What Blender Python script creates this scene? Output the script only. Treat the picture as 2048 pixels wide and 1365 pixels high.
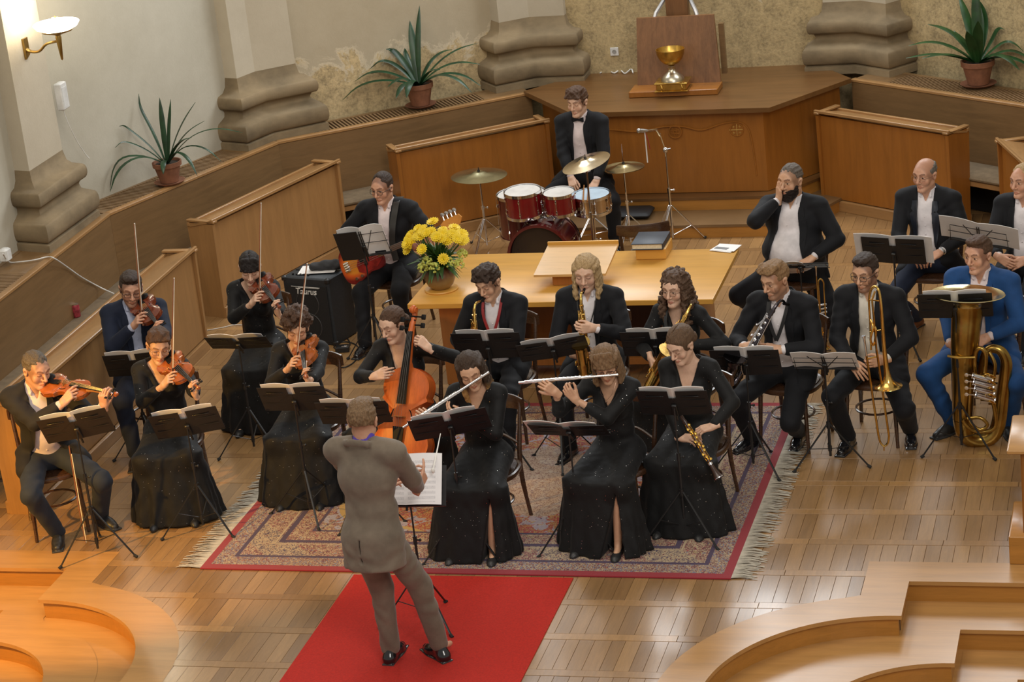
import bpy, math, random
import numpy as np
from mathutils import Vector, Matrix
PI=math.pi
sc=bpy.context.scene; COL=sc.collection
for o in list(bpy.data.objects): bpy.data.objects.remove(o)
rnd=random.Random(7)
# ---------------------------------------------------------------- camera
FPX=4836.0; CAM=np.array([4.72,0.0,7.0])
def _camM(yaw,pitch,roll):
    y,p,r=[math.radians(v) for v in (yaw,pitch,roll)]
    f=np.array([-math.sin(y)*math.cos(p),math.cos(y)*math.cos(p),-math.sin(p)])
    a=np.cross(f,[0,0,1.]); a/=np.linalg.norm(a); u=np.cross(a,f)
    c,s=math.cos(r),math.sin(r)
    return np.array([c*a+s*u,-s*a+c*u,f])
CM=_camM(16.574,19.729,-6.43)
cd=bpy.data.cameras.new('camera'); cam=bpy.data.objects.new('camera',cd); COL.objects.link(cam)
cd.sensor_width=36; cd.lens=36*FPX/2048; cd.clip_end=200
m=Matrix.Identity(4)
for i in range(3):
    m[i][0]=CM[0][i]; m[i][1]=CM[1][i]; m[i][2]=-CM[2][i]; m[i][3]=CAM[i]
cam.matrix_world=m; sc.camera=cam
def ray(x,y): return CM.T@np.array([(x-1024)/FPX,-(y-682.5)/FPX,1])
def G(x,y,z=0.0):
    d=ray(x,y); p=CAM+d*((z-CAM[2])/d[2]); return Vector(p)
def HT(b,x,y):
    """height above ground point b whose vertical is met by the sight line"""
    d=ray(x,y); t=((b[0]-CAM[0])*d[0]+(b[1]-CAM[1])*d[1])/(d[0]**2+d[1]**2)
    return float(CAM[2]+d[2]*t)
# ---------------------------------------------------------------- light, sky, exposure
sc.view_settings.view_transform='Standard'; sc.view_settings.look='None'
sc.view_settings.gamma=1; sc.view_settings.use_curve_mapping=False
sc.view_settings.exposure=0.0
w=bpy.data.worlds.new('world'); sc.world=w; w.use_nodes=True
bg=w.node_tree.nodes['Background']; bg.inputs[0].default_value=(1,.93,.84,1); bg.inputs[1].default_value=.38
def area(name,loc,tgt,size,power,color,sy=None):
    l=bpy.data.lights.new(name,'AREA'); l.energy=power; l.color=color; l.size=size
    if sy: l.shape='RECTANGLE'; l.size_y=sy
    o=bpy.data.objects.new(name,l); COL.objects.link(o); o.location=loc
    o.rotation_euler=(Vector(tgt)-Vector(loc)).to_track_quat('-Z','Y').to_euler(); return o
area('nave_window_light',(7,4,10),(0,17,0),4,640,(1,.95,.88))
area('high_vault_light',(-1,13,9.5),(0,17,0),6,330,(1,.91,.78))
area('apse_window_light_a',(0,23.2,5.6),(0,15,0),2.2,170,(.93,.97,1),2.4)
area('apse_window_light_b',(2.9,22.3,5.6),(0,14,0),1.5,130,(.93,.97,1),2.4)
area('apse_window_light_c',(-2.9,22.3,5.6),(0,14,0),1.5,110,(.93,.97,1),2.4)
def spot(name,loc,tgt,power,color,ang,rad=.06,blend=.4):
    l=bpy.data.lights.new(name,'SPOT'); l.energy=power; l.color=color; l.spot_size=math.radians(ang); l.spot_blend=blend; l.shadow_soft_size=rad
    o=bpy.data.objects.new(name,l); COL.objects.link(o); o.location=loc
    o.rotation_euler=(Vector(tgt)-Vector(loc)).to_track_quat('-Z','Y').to_euler(); return o
spot('warm_side_lamp_light',(-4.6,11.9,2.6),(-2.6,14.6,0),850,(1,.52,.09),50,.05,.5)
# ---------------------------------------------------------------- mesh helpers
class MB:
    def __init__(s): s.v=[]; s.f=[]; s.m=[]; s.mi=0
    def add(s,vs,fs):
        n=len(s.v); s.v+=[tuple(v) for v in vs]; s.f+=[tuple(i+n for i in f) for f in fs]; s.m+=[s.mi]*len(fs); return s
    def box(s,c,d,mat=None,bev=0):
        x,y,z=[a/2 for a in d]; M=mat or Matrix.Identity(3); c=Vector(c)
        if bev:
            b=min(bev,x*.9,y*.9,z*.9); vs=[];
            for sz in (-1,1):
                for lv in ((z,b),(z-b,0)) if sz<0 else ((z-b,0),(z,b)):
                    q,i=lv
                    for px,py in ((-1,-1),(1,-1),(1,1),(-1,1)):
                        if px*py>0: pts=[(px*(x-i),py*(y-i-b)),(px*(x-i-b),py*(y-i))]
                        else: pts=[(px*(x-i-b),py*(y-i)),(px*(x-i),py*(y-i-b))]
                        vs+=[(a,bb,sz*q) for a,bb in pts]
            fs=[]
            for r in range(3):
                for k in range(8): fs.append((r*8+k,r*8+(k+1)%8,(r+1)*8+(k+1)%8,(r+1)*8+k))
            fs.append(tuple(range(7,-1,-1))); fs.append(tuple(range(24,32)))
            s.add([c+M@Vector(v) for v in vs],fs)
        else:
            vs=[c+M@Vector((a*x,b*y,e*z)) for e in (-1,1) for a,b in ((-1,-1),(1,-1),(1,1),(-1,1))]
            s.add(vs,[(3,2,1,0),(4,5,6,7),(0,1,5,4),(1,2,6,5),(2,3,7,6),(3,0,4,7)])
        return s
    def prism(s,pts,z0,z1,M=None,bev=0):
        n=len(pts); f=(lambda v:M@Vector(v)) if M else Vector
        a=sum(pts[i][0]*pts[(i+1)%n][1]-pts[(i+1)%n][0]*pts[i][1] for i in range(n))
        if a<0: pts=pts[::-1]
        s.add([f((p[0],p[1],z0)) for p in pts]+[f((p[0],p[1],z1)) for p in pts],
          [tuple(range(n-1,-1,-1)),tuple(range(n,2*n))]+[(i,(i+1)%n,n+(i+1)%n,n+i) for i in range(n)]); return s
    def tube(s,P,r,n=8,cap=True,close=False,flat=None):
        P=[Vector(p) for p in P]; N=len(P); R=r if hasattr(r,'__len__') else [r]*N
        up=None; rings=[]
        for i,p in enumerate(P):
            if close: t=(P[(i+1)%N]-P[i-1])
            else: t=(P[min(i+1,N-1)]-P[max(i-1,0)])
            t=t.normalized() if t.length>1e-9 else Vector((0,0,1))
            if up is None:
                up=Vector((0,0,1)) if abs(t.z)<.9 else Vector((1,0,0))
            a=up-t*up.dot(t)
            if a.length<1e-5: a=t.orthogonal()
            a.normalize(); b=t.cross(a); up=a
            fl=flat or 1.0
            rings.append([p+(a*math.cos(2*PI*k/n)*fl+b*math.sin(2*PI*k/n))*R[i] for k in range(n)])
        vs=[v for rg in rings for v in rg]; fs=[]
        for i in range(N if close else N-1):
            j=(i+1)%N
            for k in range(n): fs.append((i*n+k,i*n+(k+1)%n,j*n+(k+1)%n,j*n+k))
        if cap and not close: fs.append(tuple(range(n-1,-1,-1))); fs.append(tuple((N-1)*n+k for k in range(n)))
        s.add(vs,fs); return s
    def lathe(s,prof,n=24,M=None,cap=True,a0=0,a1=2*PI):
        full=abs(a1-a0-2*PI)<1e-6; K=n if full else n+1; vs=[]
        for r,z in prof:
            for k in range(K):
                a=a0+(a1-a0)*k/n; v=Vector((r*math.cos(a),r*math.sin(a),z)); vs.append(M@v if M else v)
        fs=[]
        for i in range(len(prof)-1):
            for k in range(n):
                k2=(k+1)%K
                fs.append((i*K+k,i*K+k2,(i+1)*K+k2,(i+1)*K+k))
        if cap and full:
            if prof[0][0]>1e-4: fs.append(tuple(range(K-1,-1,-1)))
            if prof[-1][0]>1e-4: fs.append(tuple((len(prof)-1)*K+k for k in range(K)))
        s.add(vs,fs); return s
    def ball(s,c,r,n=10,sc_=(1,1,1)):
        M=Matrix.Translation(c)@Matrix.Diagonal((sc_[0],sc_[1],sc_[2],1))
        return s.lathe([(r*math.sin(PI*i/6)+1e-5,-r*math.cos(PI*i/6)) for i in range(7)],n,M,cap=False)
    def mesh(s,name,mats,smooth=False):
        me=bpy.data.meshes.new(name); me.from_pydata([tuple(v) for v in s.v],[],s.f)
        for m_ in (mats if isinstance(mats,(list,tuple)) else [mats]): me.materials.append(m_)
        if any(s.m): me.polygons.foreach_set('material_index',s.m)
        if smooth is True: me.polygons.foreach_set('use_smooth',[True]*len(me.polygons))
        elif smooth:
            me.polygons.foreach_set('use_smooth',[True]*len(me.polygons))
            try: me.set_sharp_from_angle(angle=math.radians(smooth))
            except Exception: pass
        me.update(); return me
    def build(s,name,mats,parent=None,smooth=40,loc=None):
        o=bpy.data.objects.new(name,s.mesh(name,mats,smooth)); COL.objects.link(o)
        if parent: o.parent=parent
        if loc is not None: o.location=loc
        return o
def tag(o,label=None,cat=None,group=None,kind=None):
    if label: o['label']=label
    if cat: o['category']=cat
    if group: o['group']=group
    if kind: o['kind']=kind
    return o
def thing(name,label,cat,loc=(0,0,0),rz=0,group=None,M=None):
    o=bpy.data.objects.new(name,None); o.empty_display_size=.1; COL.objects.link(o)
    if M is not None: o.matrix_world=M
    else: o.location=loc; o.rotation_euler=(0,0,rz)
    return tag(o,label,cat,group)
def copy_thing(r,M=None,loc=None,rz=None,label=None,group=None):
    def cp(o,par):
        c=o.copy(); COL.objects.link(c)
        if par: c.parent=par
        for ch in KIDS.get(o.name,[]): cp(ch,c)
        return c
    c=cp(r,None)
    if M is not None: c.matrix_world=M
    if loc is not None: c.location=loc
    if rz is not None: c.rotation_euler=(0,0,rz)
    if label: c['label']=label
    if group: c['group']=group
    return c
KIDS={}
def remember(o):
    """store the child tree once so copies need no scene scan"""
    ch=[x for x in bpy.data.objects if x.parent==o]; KIDS[o.name]=ch
    for c in ch:
        KIDS[c.name]=[x for x in bpy.data.objects if x.parent==c]
    return o
def arc(c,r,a0,a1,n,M=None):
    out=[]
    for i in range(n+1):
        a=a0+(a1-a0)*i/n; v=Vector((c[0]+r*math.cos(a),c[1]+r*math.sin(a),c[2] if len(c)>2 else 0)); out.append(M@v if M else v)
    return out
def spline(P,n=6):
    P=[Vector(p) for p in P]; out=[]
    for i in range(len(P)-1):
        p0=P[max(i-1,0)];p1=P[i];p2=P[i+1];p3=P[min(i+2,len(P)-1)]
        for k in range(n):
            t=k/n; out.append(.5*((2*p1)+(p2-p0)*t+(2*p0-5*p1+4*p2-p3)*t*t+(3*p1-p0-3*p2+p3)*t**3))
    out.append(P[-1]); return out
# ---------------------------------------------------------------- material helpers
class NT:
    def __init__(s,name):
        s.m=bpy.data.materials.new(name); s.m.use_nodes=True; s.t=s.m.node_tree; s.n=s.t.nodes; s.b=s.n['Principled BSDF']
    def link(s,a,b): s.t.links.new(a,b)
    def put(s,inp,v):
        if v is None: return
        if hasattr(v,'is_linked') or hasattr(v,'links'): s.link(v,inp)
        else: inp.default_value=v
    def math(s,op,a,b=0.0,c=None,clamp=False):
        n=s.n.new('ShaderNodeMath'); n.operation=op; n.use_clamp=clamp; s.put(n.inputs[0],a); s.put(n.inputs[1],b)
        if c is not None: s.put(n.inputs[2],c)
        return n.outputs[0]
    def coord(s,which='Object'): 
        n=s.n.new('ShaderNodeTexCoord'); return n.outputs[which]
    def mapping(s,v,scale=(1,1,1),loc=(0,0,0),rot=(0,0,0)):
        n=s.n.new('ShaderNodeMapping'); s.link(v,n.inputs[0]); n.inputs['Scale'].default_value=scale; s.put(n.inputs['Location'],loc); n.inputs['Rotation'].default_value=rot; return n.outputs[0]
    def noise(s,v,scale=5,detail=4,rough=.55,dist=0,out='Fac'):
        n=s.n.new('ShaderNodeTexNoise'); s.link(v,n.inputs['Vector']); n.inputs['Scale'].default_value=scale; n.inputs['Detail'].default_value=detail; n.inputs['Roughness'].default_value=rough; n.inputs['Distortion'].default_value=dist; return n.outputs[out]
    def voro(s,v,scale=5,feature='F1',out='Distance',rand=1):
        n=s.n.new('ShaderNodeTexVoronoi'); n.feature=feature; s.link(v,n.inputs['Vector']); n.inputs['Scale'].default_value=scale; n.inputs['Randomness'].default_value=rand; return n.outputs[out]
    def ramp(s,f,stops,const=False):
        n=s.n.new('ShaderNodeValToRGB'); s.link(f,n.inputs[0]); e=n.color_ramp.elements
        while len(e)<len(stops): e.new(1)
        for i,(p,c) in enumerate(stops): e[i].position=p; e[i].color=(c[0],c[1],c[2],1) if hasattr(c,'__len__') else (c,c,c,1)
        if const: n.color_ramp.interpolation='CONSTANT'
        return n.outputs[0]
    def mix(s,f,a,b,mode='MIX'):
        n=s.n.new('ShaderNodeMix'); n.data_type='RGBA'; n.blend_type=mode
        s.put(n.inputs[0],f)
        for i,v in ((6,a),(7,b)): s.put(n.inputs[i],v if not isinstance(v,tuple) or len(v)==4 else (*v,1))
        return n.outputs[2]
    def attr(s,name,out='Color'):
        n=s.n.new('ShaderNodeAttribute'); n.attribute_name=name; return n.outputs[out]
    def xyz(s,v):
        n=s.n.new('ShaderNodeSeparateXYZ'); s.link(v,n.inputs[0]); return n.outputs
    def bump(s,h,strength=.3,dist=.01):
        n=s.n.new('ShaderNodeBump'); n.inputs['Strength'].default_value=strength; n.inputs['Distance'].default_value=dist; s.link(h,n.inputs['Height']); s.link(n.outputs[0],s.b.inputs['Normal'])
    def out(s,col=None,rough=None,metal=None,**k):
        if isinstance(col,tuple): col=(*col[:3],1)
        s.put(s.b.inputs['Base Color'],col); s.put(s.b.inputs['Roughness'],rough); s.put(s.b.inputs['Metallic'],metal)
        for a,v in k.items(): s.put(s.b.inputs[a.replace('_',' ')],v)
        return s.m
MC={}
def mat(name,col,rough=.5,metal=0,var=.12,scale=8,grain=(1,1,1),bump=.0,bd=.003,coat=0,sheen=0,dist=0,rvar=0,spec=.5):
    if name in MC: return MC[name]
    t=NT(name); c=t.mapping(t.coord(),grain); f=t.noise(c,scale,5,.6,dist)
    a=tuple(max(0,x*(1-var*1.6)) for x in col); b=tuple(min(1,x*(1+var*1.3)) for x in col)
    colr=t.ramp(f,[(.3,a),(.7,b)])
    if bump: t.bump(f,bump,bd)
    t.b.inputs['Coat Weight'].default_value=coat; t.b.inputs['Coat Roughness'].default_value=.12
    if sheen: t.b.inputs['Sheen Weight'].default_value=sheen; t.b.inputs['Sheen Roughness'].default_value=.5
    t.b.inputs['Specular IOR Level'].default_value=spec
    r=rough if not rvar else t.math('MULTIPLY_ADD',f,rvar*2,rough-rvar)
    MC[name]=t.out(colr,r,metal); return MC[name]
def wood(name,col,rough=.35,grain=(1,1,14),scale=3,var=.16,coat=.15,bump=.05):
    """long-grained wood; grain is stretched where the factor is small"""
    if name in MC: return MC[name]
    t=NT(name); c=t.coord(); v=t.mapping(c,grain)
    f1=t.noise(v,scale,4,.6,.6); f2=t.noise(v,scale*7,3,.7); f3=t.noise(t.mapping(c,(1,1,1)),1.3,2)
    f=t.math('ADD',t.math('MULTIPLY',f1,.5),t.math('ADD',t.math('MULTIPLY',f2,.25),t.math('MULTIPLY',f3,.25)))
    a=tuple(x*(1-var*1.8) for x in col); b=tuple(min(1,x*(1+var*1.6)) for x in col)
    colr=t.ramp(f,[(.33,a),(.5,col),(.68,b)])
    if bump: t.bump(f2,bump,.002)
    t.b.inputs['Coat Weight'].default_value=coat; t.b.inputs['Coat Roughness'].default_value=.2
    MC[name]=t.out(colr,t.math('MULTIPLY_ADD',f2,.15,rough-.07),0); return MC[name]
# ================================================================ materials for the room
OAK=wood('oak_panel_cool_lit',(.35,.185,.068),.38,(6,6,.55),2.2,.10)  # left pew oak, paler: the cool light there is put into the colour
OAKH=wood('oak_rail',(.36,.195,.075),.34,(.6,.6,5),4,.12)
OAKD=wood('oak_bench',(.20,.115,.048),.42,(.7,.7,7),2.5,.14)
OAKP=wood('oak_pulpit_warm_lit',(.31,.115,.018),.36,(7,7,.5),2.0,.12)  # pulpit oak; on pews the same wood with warmer light in the colour
OAKT=wood('pulpit_top_oak',(.155,.072,.022),.34,(.7,9,3),1.6,.16)
OAKS=wood('oak_step',(.45,.235,.075),.33,(.6,7,3),1.6,.12,coat=.15)
OAKR=wood('oak_riser',(.43,.19,.035),.3,(.7,3,9),1.8,.12,coat=.3)
TABLE=wood('honey_table_wood',(.64,.33,.06),.38,(.5,7,3),1.8,.08,coat=.15)
TABLEL=wood('table_leg_wood',(.40,.15,.035),.3,(7,7,.5),2,.1,coat=.2)
DARK=mat('recess_shade',(.012,.010,.009),.9)  # near-black colour standing in for shade inside recesses
def plank_mat(name,base,attr_based):
    t=NT(name); c=t.coord()
    oi=t.n.new('ShaderNodeObjectInfo')
    if attr_based:
        tint=t.math('ADD',t.attr('tint','Fac'),0.0); loc=t.mapping(c,(7,.55,1))
    else:
        tint=oi.outputs['Random']
        cb=t.n.new('ShaderNodeCombineXYZ'); t.link(t.math('MULTIPLY',oi.outputs['Random'],97),cb.inputs[0]); t.link(t.math('MULTIPLY',oi.outputs['Random'],41),cb.inputs[1])
        loc=t.mapping(c,(7,.55,1),cb.outputs[0])
    f1=t.noise(loc,4.5,4,.65,.8); f2=t.noise(loc,24,3,.7)
    f=t.math('ADD',t.math('MULTIPLY',f1,.6),t.math('MULTIPLY',f2,.4))
    a=tuple(x*.80 for x in base); b=tuple(min(1,x*1.18) for x in base)
    g=t.ramp(f,[(.32,a),(.68,b)])
    tn=t.ramp(tint,[(0,(.74,.71,.70)),(.3,(.93,.91,.89)),(.7,(1.04,1.02,1.0)),(1,(1.18,1.16,1.1))])
    colr=t.mix(1.0,g,tn,'MULTIPLY')
    t.bump(f2,.06,.001)
    t.b.inputs['Coat Weight'].default_value=.35; t.b.inputs['Coat Roughness'].default_value=.16
    return t.out(colr,t.math('MULTIPLY_ADD',f2,.12,.24),0)
PLANK=plank_mat('parquet_plank',(.32,.185,.078),False)
PLANKS=plank_mat('parquet_far',(.32,.185,.078),True)
STRIP=plank_mat('parquet_strip',(.36,.205,.082),False)
def plaster(name,c1,c2,peel,th):
    t=NT(name); c=t.coord(); z=t.xyz(c)[2]
    n1=t.noise(c,.8,4,.6); n2=t.noise(c,9,5,.7); n3=t.noise(c,2.6,8,.72,.4); n4=t.noise(c,34,4,.7)
    base=t.ramp(t.math('ADD',t.math('MULTIPLY',n1,.75),t.math('MULTIPLY',n2,.25)),[(.35,c1),(.65,c2)])
    # flaked zone: rises from the ledge, ragged border
    h=t.math('SUBTRACT',t.math('MULTIPLY_ADD',n3,1.7,th),z)
    mask=t.math('MULTIPLY',h,6.0,clamp=True)
    pc=t.ramp(t.math('ADD',t.math('MULTIPLY',n2,.5),t.math('MULTIPLY',n4,.5)),[(.38,tuple(x*.62 for x in peel)),(.5,peel),(.62,tuple(min(1,x*1.25) for x in peel))])
    colr=t.mix(mask,base,pc)
    ed=t.math('MULTIPLY',t.math('MULTIPLY',mask,t.math('SUBTRACT',1.0,mask)),1.6)
    colr=t.mix(ed,colr,(.78,.70,.55))
    hh=t.math('ADD',t.math('MULTIPLY',mask,-.4),t.math('MULTIPLY',t.math('MULTIPLY',n2,mask),.9))
    t.bump(t.math('ADD',hh,t.math('MULTIPLY',n4,.15)),.5,.02)
    return t.out(colr,.9,0)
PLW=plaster('plaster_pale',(.46,.43,.345),(.55,.52,.43),(.48,.39,.24),-.4)
PLM=plaster('plaster_aged',(.42,.35,.24),(.50,.43,.31),(.52,.40,.22),.85)
PLB=plaster('plaster_back',(.42,.34,.22),(.47,.39,.26),(.46,.355,.19),1.35)
SHAFT=plaster('pilaster_plaster',(.46,.40,.30),(.54,.48,.37),(.5,.43,.3),-2)
STONE=mat('sandstone',(.235,.175,.10),.88,0,.24,2.2,(1,1,1.6),.5,.012)
# ================================================================ setting
def tint_attr(me,vals):
    a=me.attributes.new('tint','FLOAT','FACE'); a.data.foreach_set('value',vals)
WALLP=[(-5.05,12.0),(-5.05,19.3),(-4.1,21.75),(-1.9,23.5),(1.9,23.5),(4.1,21.75),(5.05,19.3),(5.05,16)]
wn=['wall_left','wall_left_angled','wall_left_rear','wall_back','wall_right_rear','wall_right_angled','wall_right']
wm=[PLW,PLW,PLM,PLB,PLB,PLM,PLW]
ZW=4.2
for i in range(7):
    a=Vector((*WALLP[i],0)); b=Vector((*WALLP[i+1],0)); d=(b-a).normalized(); n=Vector((-d.y,d.x,0))
    L=(b-a).length; q=MB(); M3=Matrix((d,n,Vector((0,0,1)))).transposed()
    q.box((a+b)/2+n*.2+Vector((0,0,ZW/2)),(L+.25,.4,ZW),M3)
    tag(q.build(wn[i],wm[i],smooth=False),kind='structure')
# floor outline with the two stepped wells at the front
def arcpts(cx,cy,r,a0,a1,n=20): return [(cx+r*math.cos(math.radians(a0+(a1-a0)*i/n)),cy+r*math.sin(math.radians(a0+(a1-a0)*i/n))) for i in range(n+1)]
def well(x0,y0,x1,y1,r,s):
    """front edge: along y0 from the side, down x0 to y1, then arc to the aisle, s=+1 right"""
    P=[(5.3,y0),(x0,y0)]+arcpts(x0,y1-r,r,90,180,24)+[(x0-r,10.6)]
    return [(s*x,y) for x,y in P]
W1=dict(x0=2.96,y0=14.20,x1=0,y1=13.71,r=1.10); W2=dict(x0=3.31,y0=13.83,x1=0,y1=13.38,r=.80); W3=dict(x0=3.68,y0=13.47,x1=0,y1=13.03,r=.5)
fr=well(s=1,**W1); fl=well(s=-1,**W1)
g1=[(5.3,14.26),(2.90,14.26)]+arcpts(2.96,12.61,1.16,90,180,20)+[(1.80,10.6)]
outline=[(-5.1,14.26)]+[(-x,y) for x,y in g1[1:]]+g1[::-1][:-1]+[(5.1,14.26),(5.1,19.3),(4.15,21.8),(1.9,23.5),(-1.9,23.5),(-4.15,21.8),(-5.1,19.3)]
q=MB(); q.prism(outline,-.14,-.012); floor=tag(q.build('floor',mat('floor_base',(.10,.06,.03),.6),smooth=False),kind='structure')
for lv,(Wa,z,nm) in enumerate(((W1,0,'floor_step'),(W2,-.15,'floor_step'),(W3,-.30,'floor_step'))):
    for s in (1,-1):
        e=well(s=s,**Wa); n=len(e)
        q=MB()
        # nosing board along the edge (inlaid band), and riser below
        def off(P,d):
            out=[]
            for i,p in enumerate(P):
                a=Vector(P[max(i-1,0)]); b=Vector(P[min(i+1,len(P)-1)]); p=Vector(p)
                ta=(p-a).normalized() if (p-a).length>1e-6 else None; tb=(b-p).normalized() if (b-p).length>1e-6 else None
                ta=ta or tb; tb=tb or ta
                na=Vector((ta.y,-ta.x))*s; nb=Vector((tb.y,-tb.x))*s
                m_=(na+nb); m_=m_/max(m_.dot(na),.3); out.append(p+m_*d)
            return out
        inn=off(e,.27); outw=off(e,-.018)
        if lv: inn=off(e,.34)
        inn=inn[:3]+[inn[2] if (abs(p_.x)>abs(inn[2].x)) else p_ for p_ in inn[3:]]
        for seg,(i0,i1) in enumerate(((0,1),(1,2),(2,n-1))):
            q=MB(); A=e[i0:i1+1]; B=inn[i0:i1+1]; O=outw[i0:i1+1]; k=len(A)
            vs=[(*p,z) for p in O]+[(*p,z) for p in B]+[(*p,z-.028) for p in O]+[(*p,z-.028) for p in B]
            fs=[]
            for j in range(k-1): fs+=[(j,j+1,k+j+1,k+j),(2*k+j,2*k+j+1,j+1,j),(3*k+j,3*k+j+1,2*k+j+1,2*k+j)]
            fs+=[(0,k,3*k,2*k),(k-1,2*k+k-1,3*k+k-1,2*k-1)]
            q.add(vs,fs); o=q.build('nosing_board',OAKS,floor,smooth=False); o.location.z=.0015
        e=off(e,.006); q=MB(); vs=[(*p,z-.0268) for p in e]+[(*p,z-.156) for p in e]
        vs+=[(*p,z-.028) for p in off(e,.03)]+[(*p,z-.152) for p in off(e,.03)]
        q.add(vs,[(i,i+1,n+i+1,n+i) for i in range(n-1)]+[(2*n+i+1,2*n+i,3*n+i,3*n+i+1) for i in range(n-1)])
        q.build('riser_board',OAKR,floor,smooth=False)
for s in (1,-1):
    # lower landings, each one a slab below the one above
    for (Wa,Wb,z) in ((W1,W2,-.152),(W2,W3,-.302),(W3,None,-.452)):
        e=off(well(s=s,**Wa),.03); g=off(well(s=s,**Wb),-.01) if Wb else [(s*5.3,10.6)]*len(e); n=len(e); q=MB()
        q.add([(*p,z) for p in e]+[(*p,z) for p in g],[(i,i+1,n+i+1,n+i) if s>0 else (n+i,n+i+1,i+1,i) for i in range(n-1)]); tag(q.build('floor',OAKS,smooth=False),kind='structure')
# parquet: rows of short boards running away from the camera between long strips
def inside(x,y,poly):
    c=False; j=len(poly)-1
    for i in range(len(poly)):
        xi,yi=poly[i]; xj,yj=poly[j]
        if (yi>y)!=(yj>y) and x<(xj-xi)*(y-yi)/(yj-yi)+xi: c=not c
        j=i
    return c
keep=well(s=1,**W1); 
def blocked(x,y):
    ax=abs(x)
    if y<14.40 and ax>2.76: return True
    if y<13.92 and ax>1.7:
        dx=ax-2.96; dy=y-12.61
        if ax>2.76 or (dx*dx+dy*dy<1.26**2): return True
    if ax>1.70 and y<12.62: return True
    return False
pl=[];bl=[]
y0=15.23-.48*8
rows=[y0+.483*i for i in range(24)]
meshes={}
def plank_mesh(wd,ln,m_):
    k=(round(wd,3),round(ln,3),m_.name)
    if k not in meshes:
        q=MB(); a,b,t=wd/2-.0009,ln/2-.0009,.012
        q.add([(-a,-b,-t),(a,-b,-t),(a,b,-t),(-a,b,-t),(-a,-b,-.001),(a,-b,-.001),(a,b,-.001),(-a,b,-.001),(-a+.001,-b+.001,0),(a-.001,-b+.001,0),(a-.001,b-.001,0),(-a+.001,b-.001,0)],
          [(0,1,5,4),(1,2,6,5),(2,3,7,6),(3,0,4,7),(4,5,9,8),(5,6,10,9),(6,7,11,10),(7,4,8,11),(8,9,10,11)])
        meshes[k]=q.mesh('plank',m_)
    return meshes[k]
far=MB(); ftint=[]; cnt=0; scnt=0
wl=lambda y:-4.55 if y<19.2 else -4.55+(y-19.2)*.40
for r,yr in enumerate(rows):
    if yr>22.3: break
    x=wl(yr)+rnd.random()*.1
    while x<-wl(yr):
        wd=rnd.choice((.088,.1,.1,.112)); ln=.40; yc=yr+.04+.2; xc=x+wd/2
        lo,hi=yc-ln/2,yc+ln/2
        while lo<hi and (blocked(xc,lo+.01)): lo+=.02
        if hi-lo>.06:
            xl=xc
            d=CM@(np.array([xc,yc,0])-CAM); u=1024+FPX*d[0]/d[2]; v=682.5-FPX*d[1]/d[2]
            vis=-40<u<2090 and -10<v<1400
            under=(-1.9<xc<1.75 and 14.3<yc<17.0) or (-.72<xc<.68 and yc<14.2)
            if vis and not under and cnt<300 and yr<16.4:
                o=bpy.data.objects.new('plank',plank_mesh(wd,round(hi-lo,2),PLANK)); COL.objects.link(o); o.parent=floor; o.location=(xc,(lo+hi)/2,-rnd.random()*.0008); cnt+=1
            else:
                a=wd/2-.0011; b=(hi-lo)/2-.001; yy=(lo+hi)/2; n0=len(far.f)
                far.add([(xc-a,yy-b,-.012),(xc+a,yy-b,-.012),(xc+a,yy+b,-.012),(xc-a,yy+b,-.012),(xc-a,yy-b,0),(xc+a,yy-b,0),(xc+a,yy+b,0),(xc-a,yy+b,0)],[(0,1,5,4),(1,2,6,5),(2,3,7,6),(3,0,4,7),(4,5,6,7)])
                ftint+=[rnd.random()]*5
        x+=wd
    # the long strip in front of each row
    x=wl(yr)+rnd.random()*.5
    while x<-wl(yr):
        L=rnd.choice((.9,1.2,1.5)); xe=min(x+L,-wl(yr))
        xa=x
        while xa<xe and blocked(xa+.01,yr): xa+=.03
        xb=xe
        while xb>xa and blocked(xb-.01,yr): xb-=.03
        if xb-xa>.08:
            q=MB(); q.box((0,0,-.006),(xb-xa-.003,.078,.012),bev=.001)
            q.build('border_strip',STRIP,floor,smooth=False,loc=((xa+xb)/2,yr,0))
        x=xe
o=far.build('parquet_boards',PLANKS,floor,smooth=False); tint_attr(o.data,ftint); o['kind']='stuff'
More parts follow.
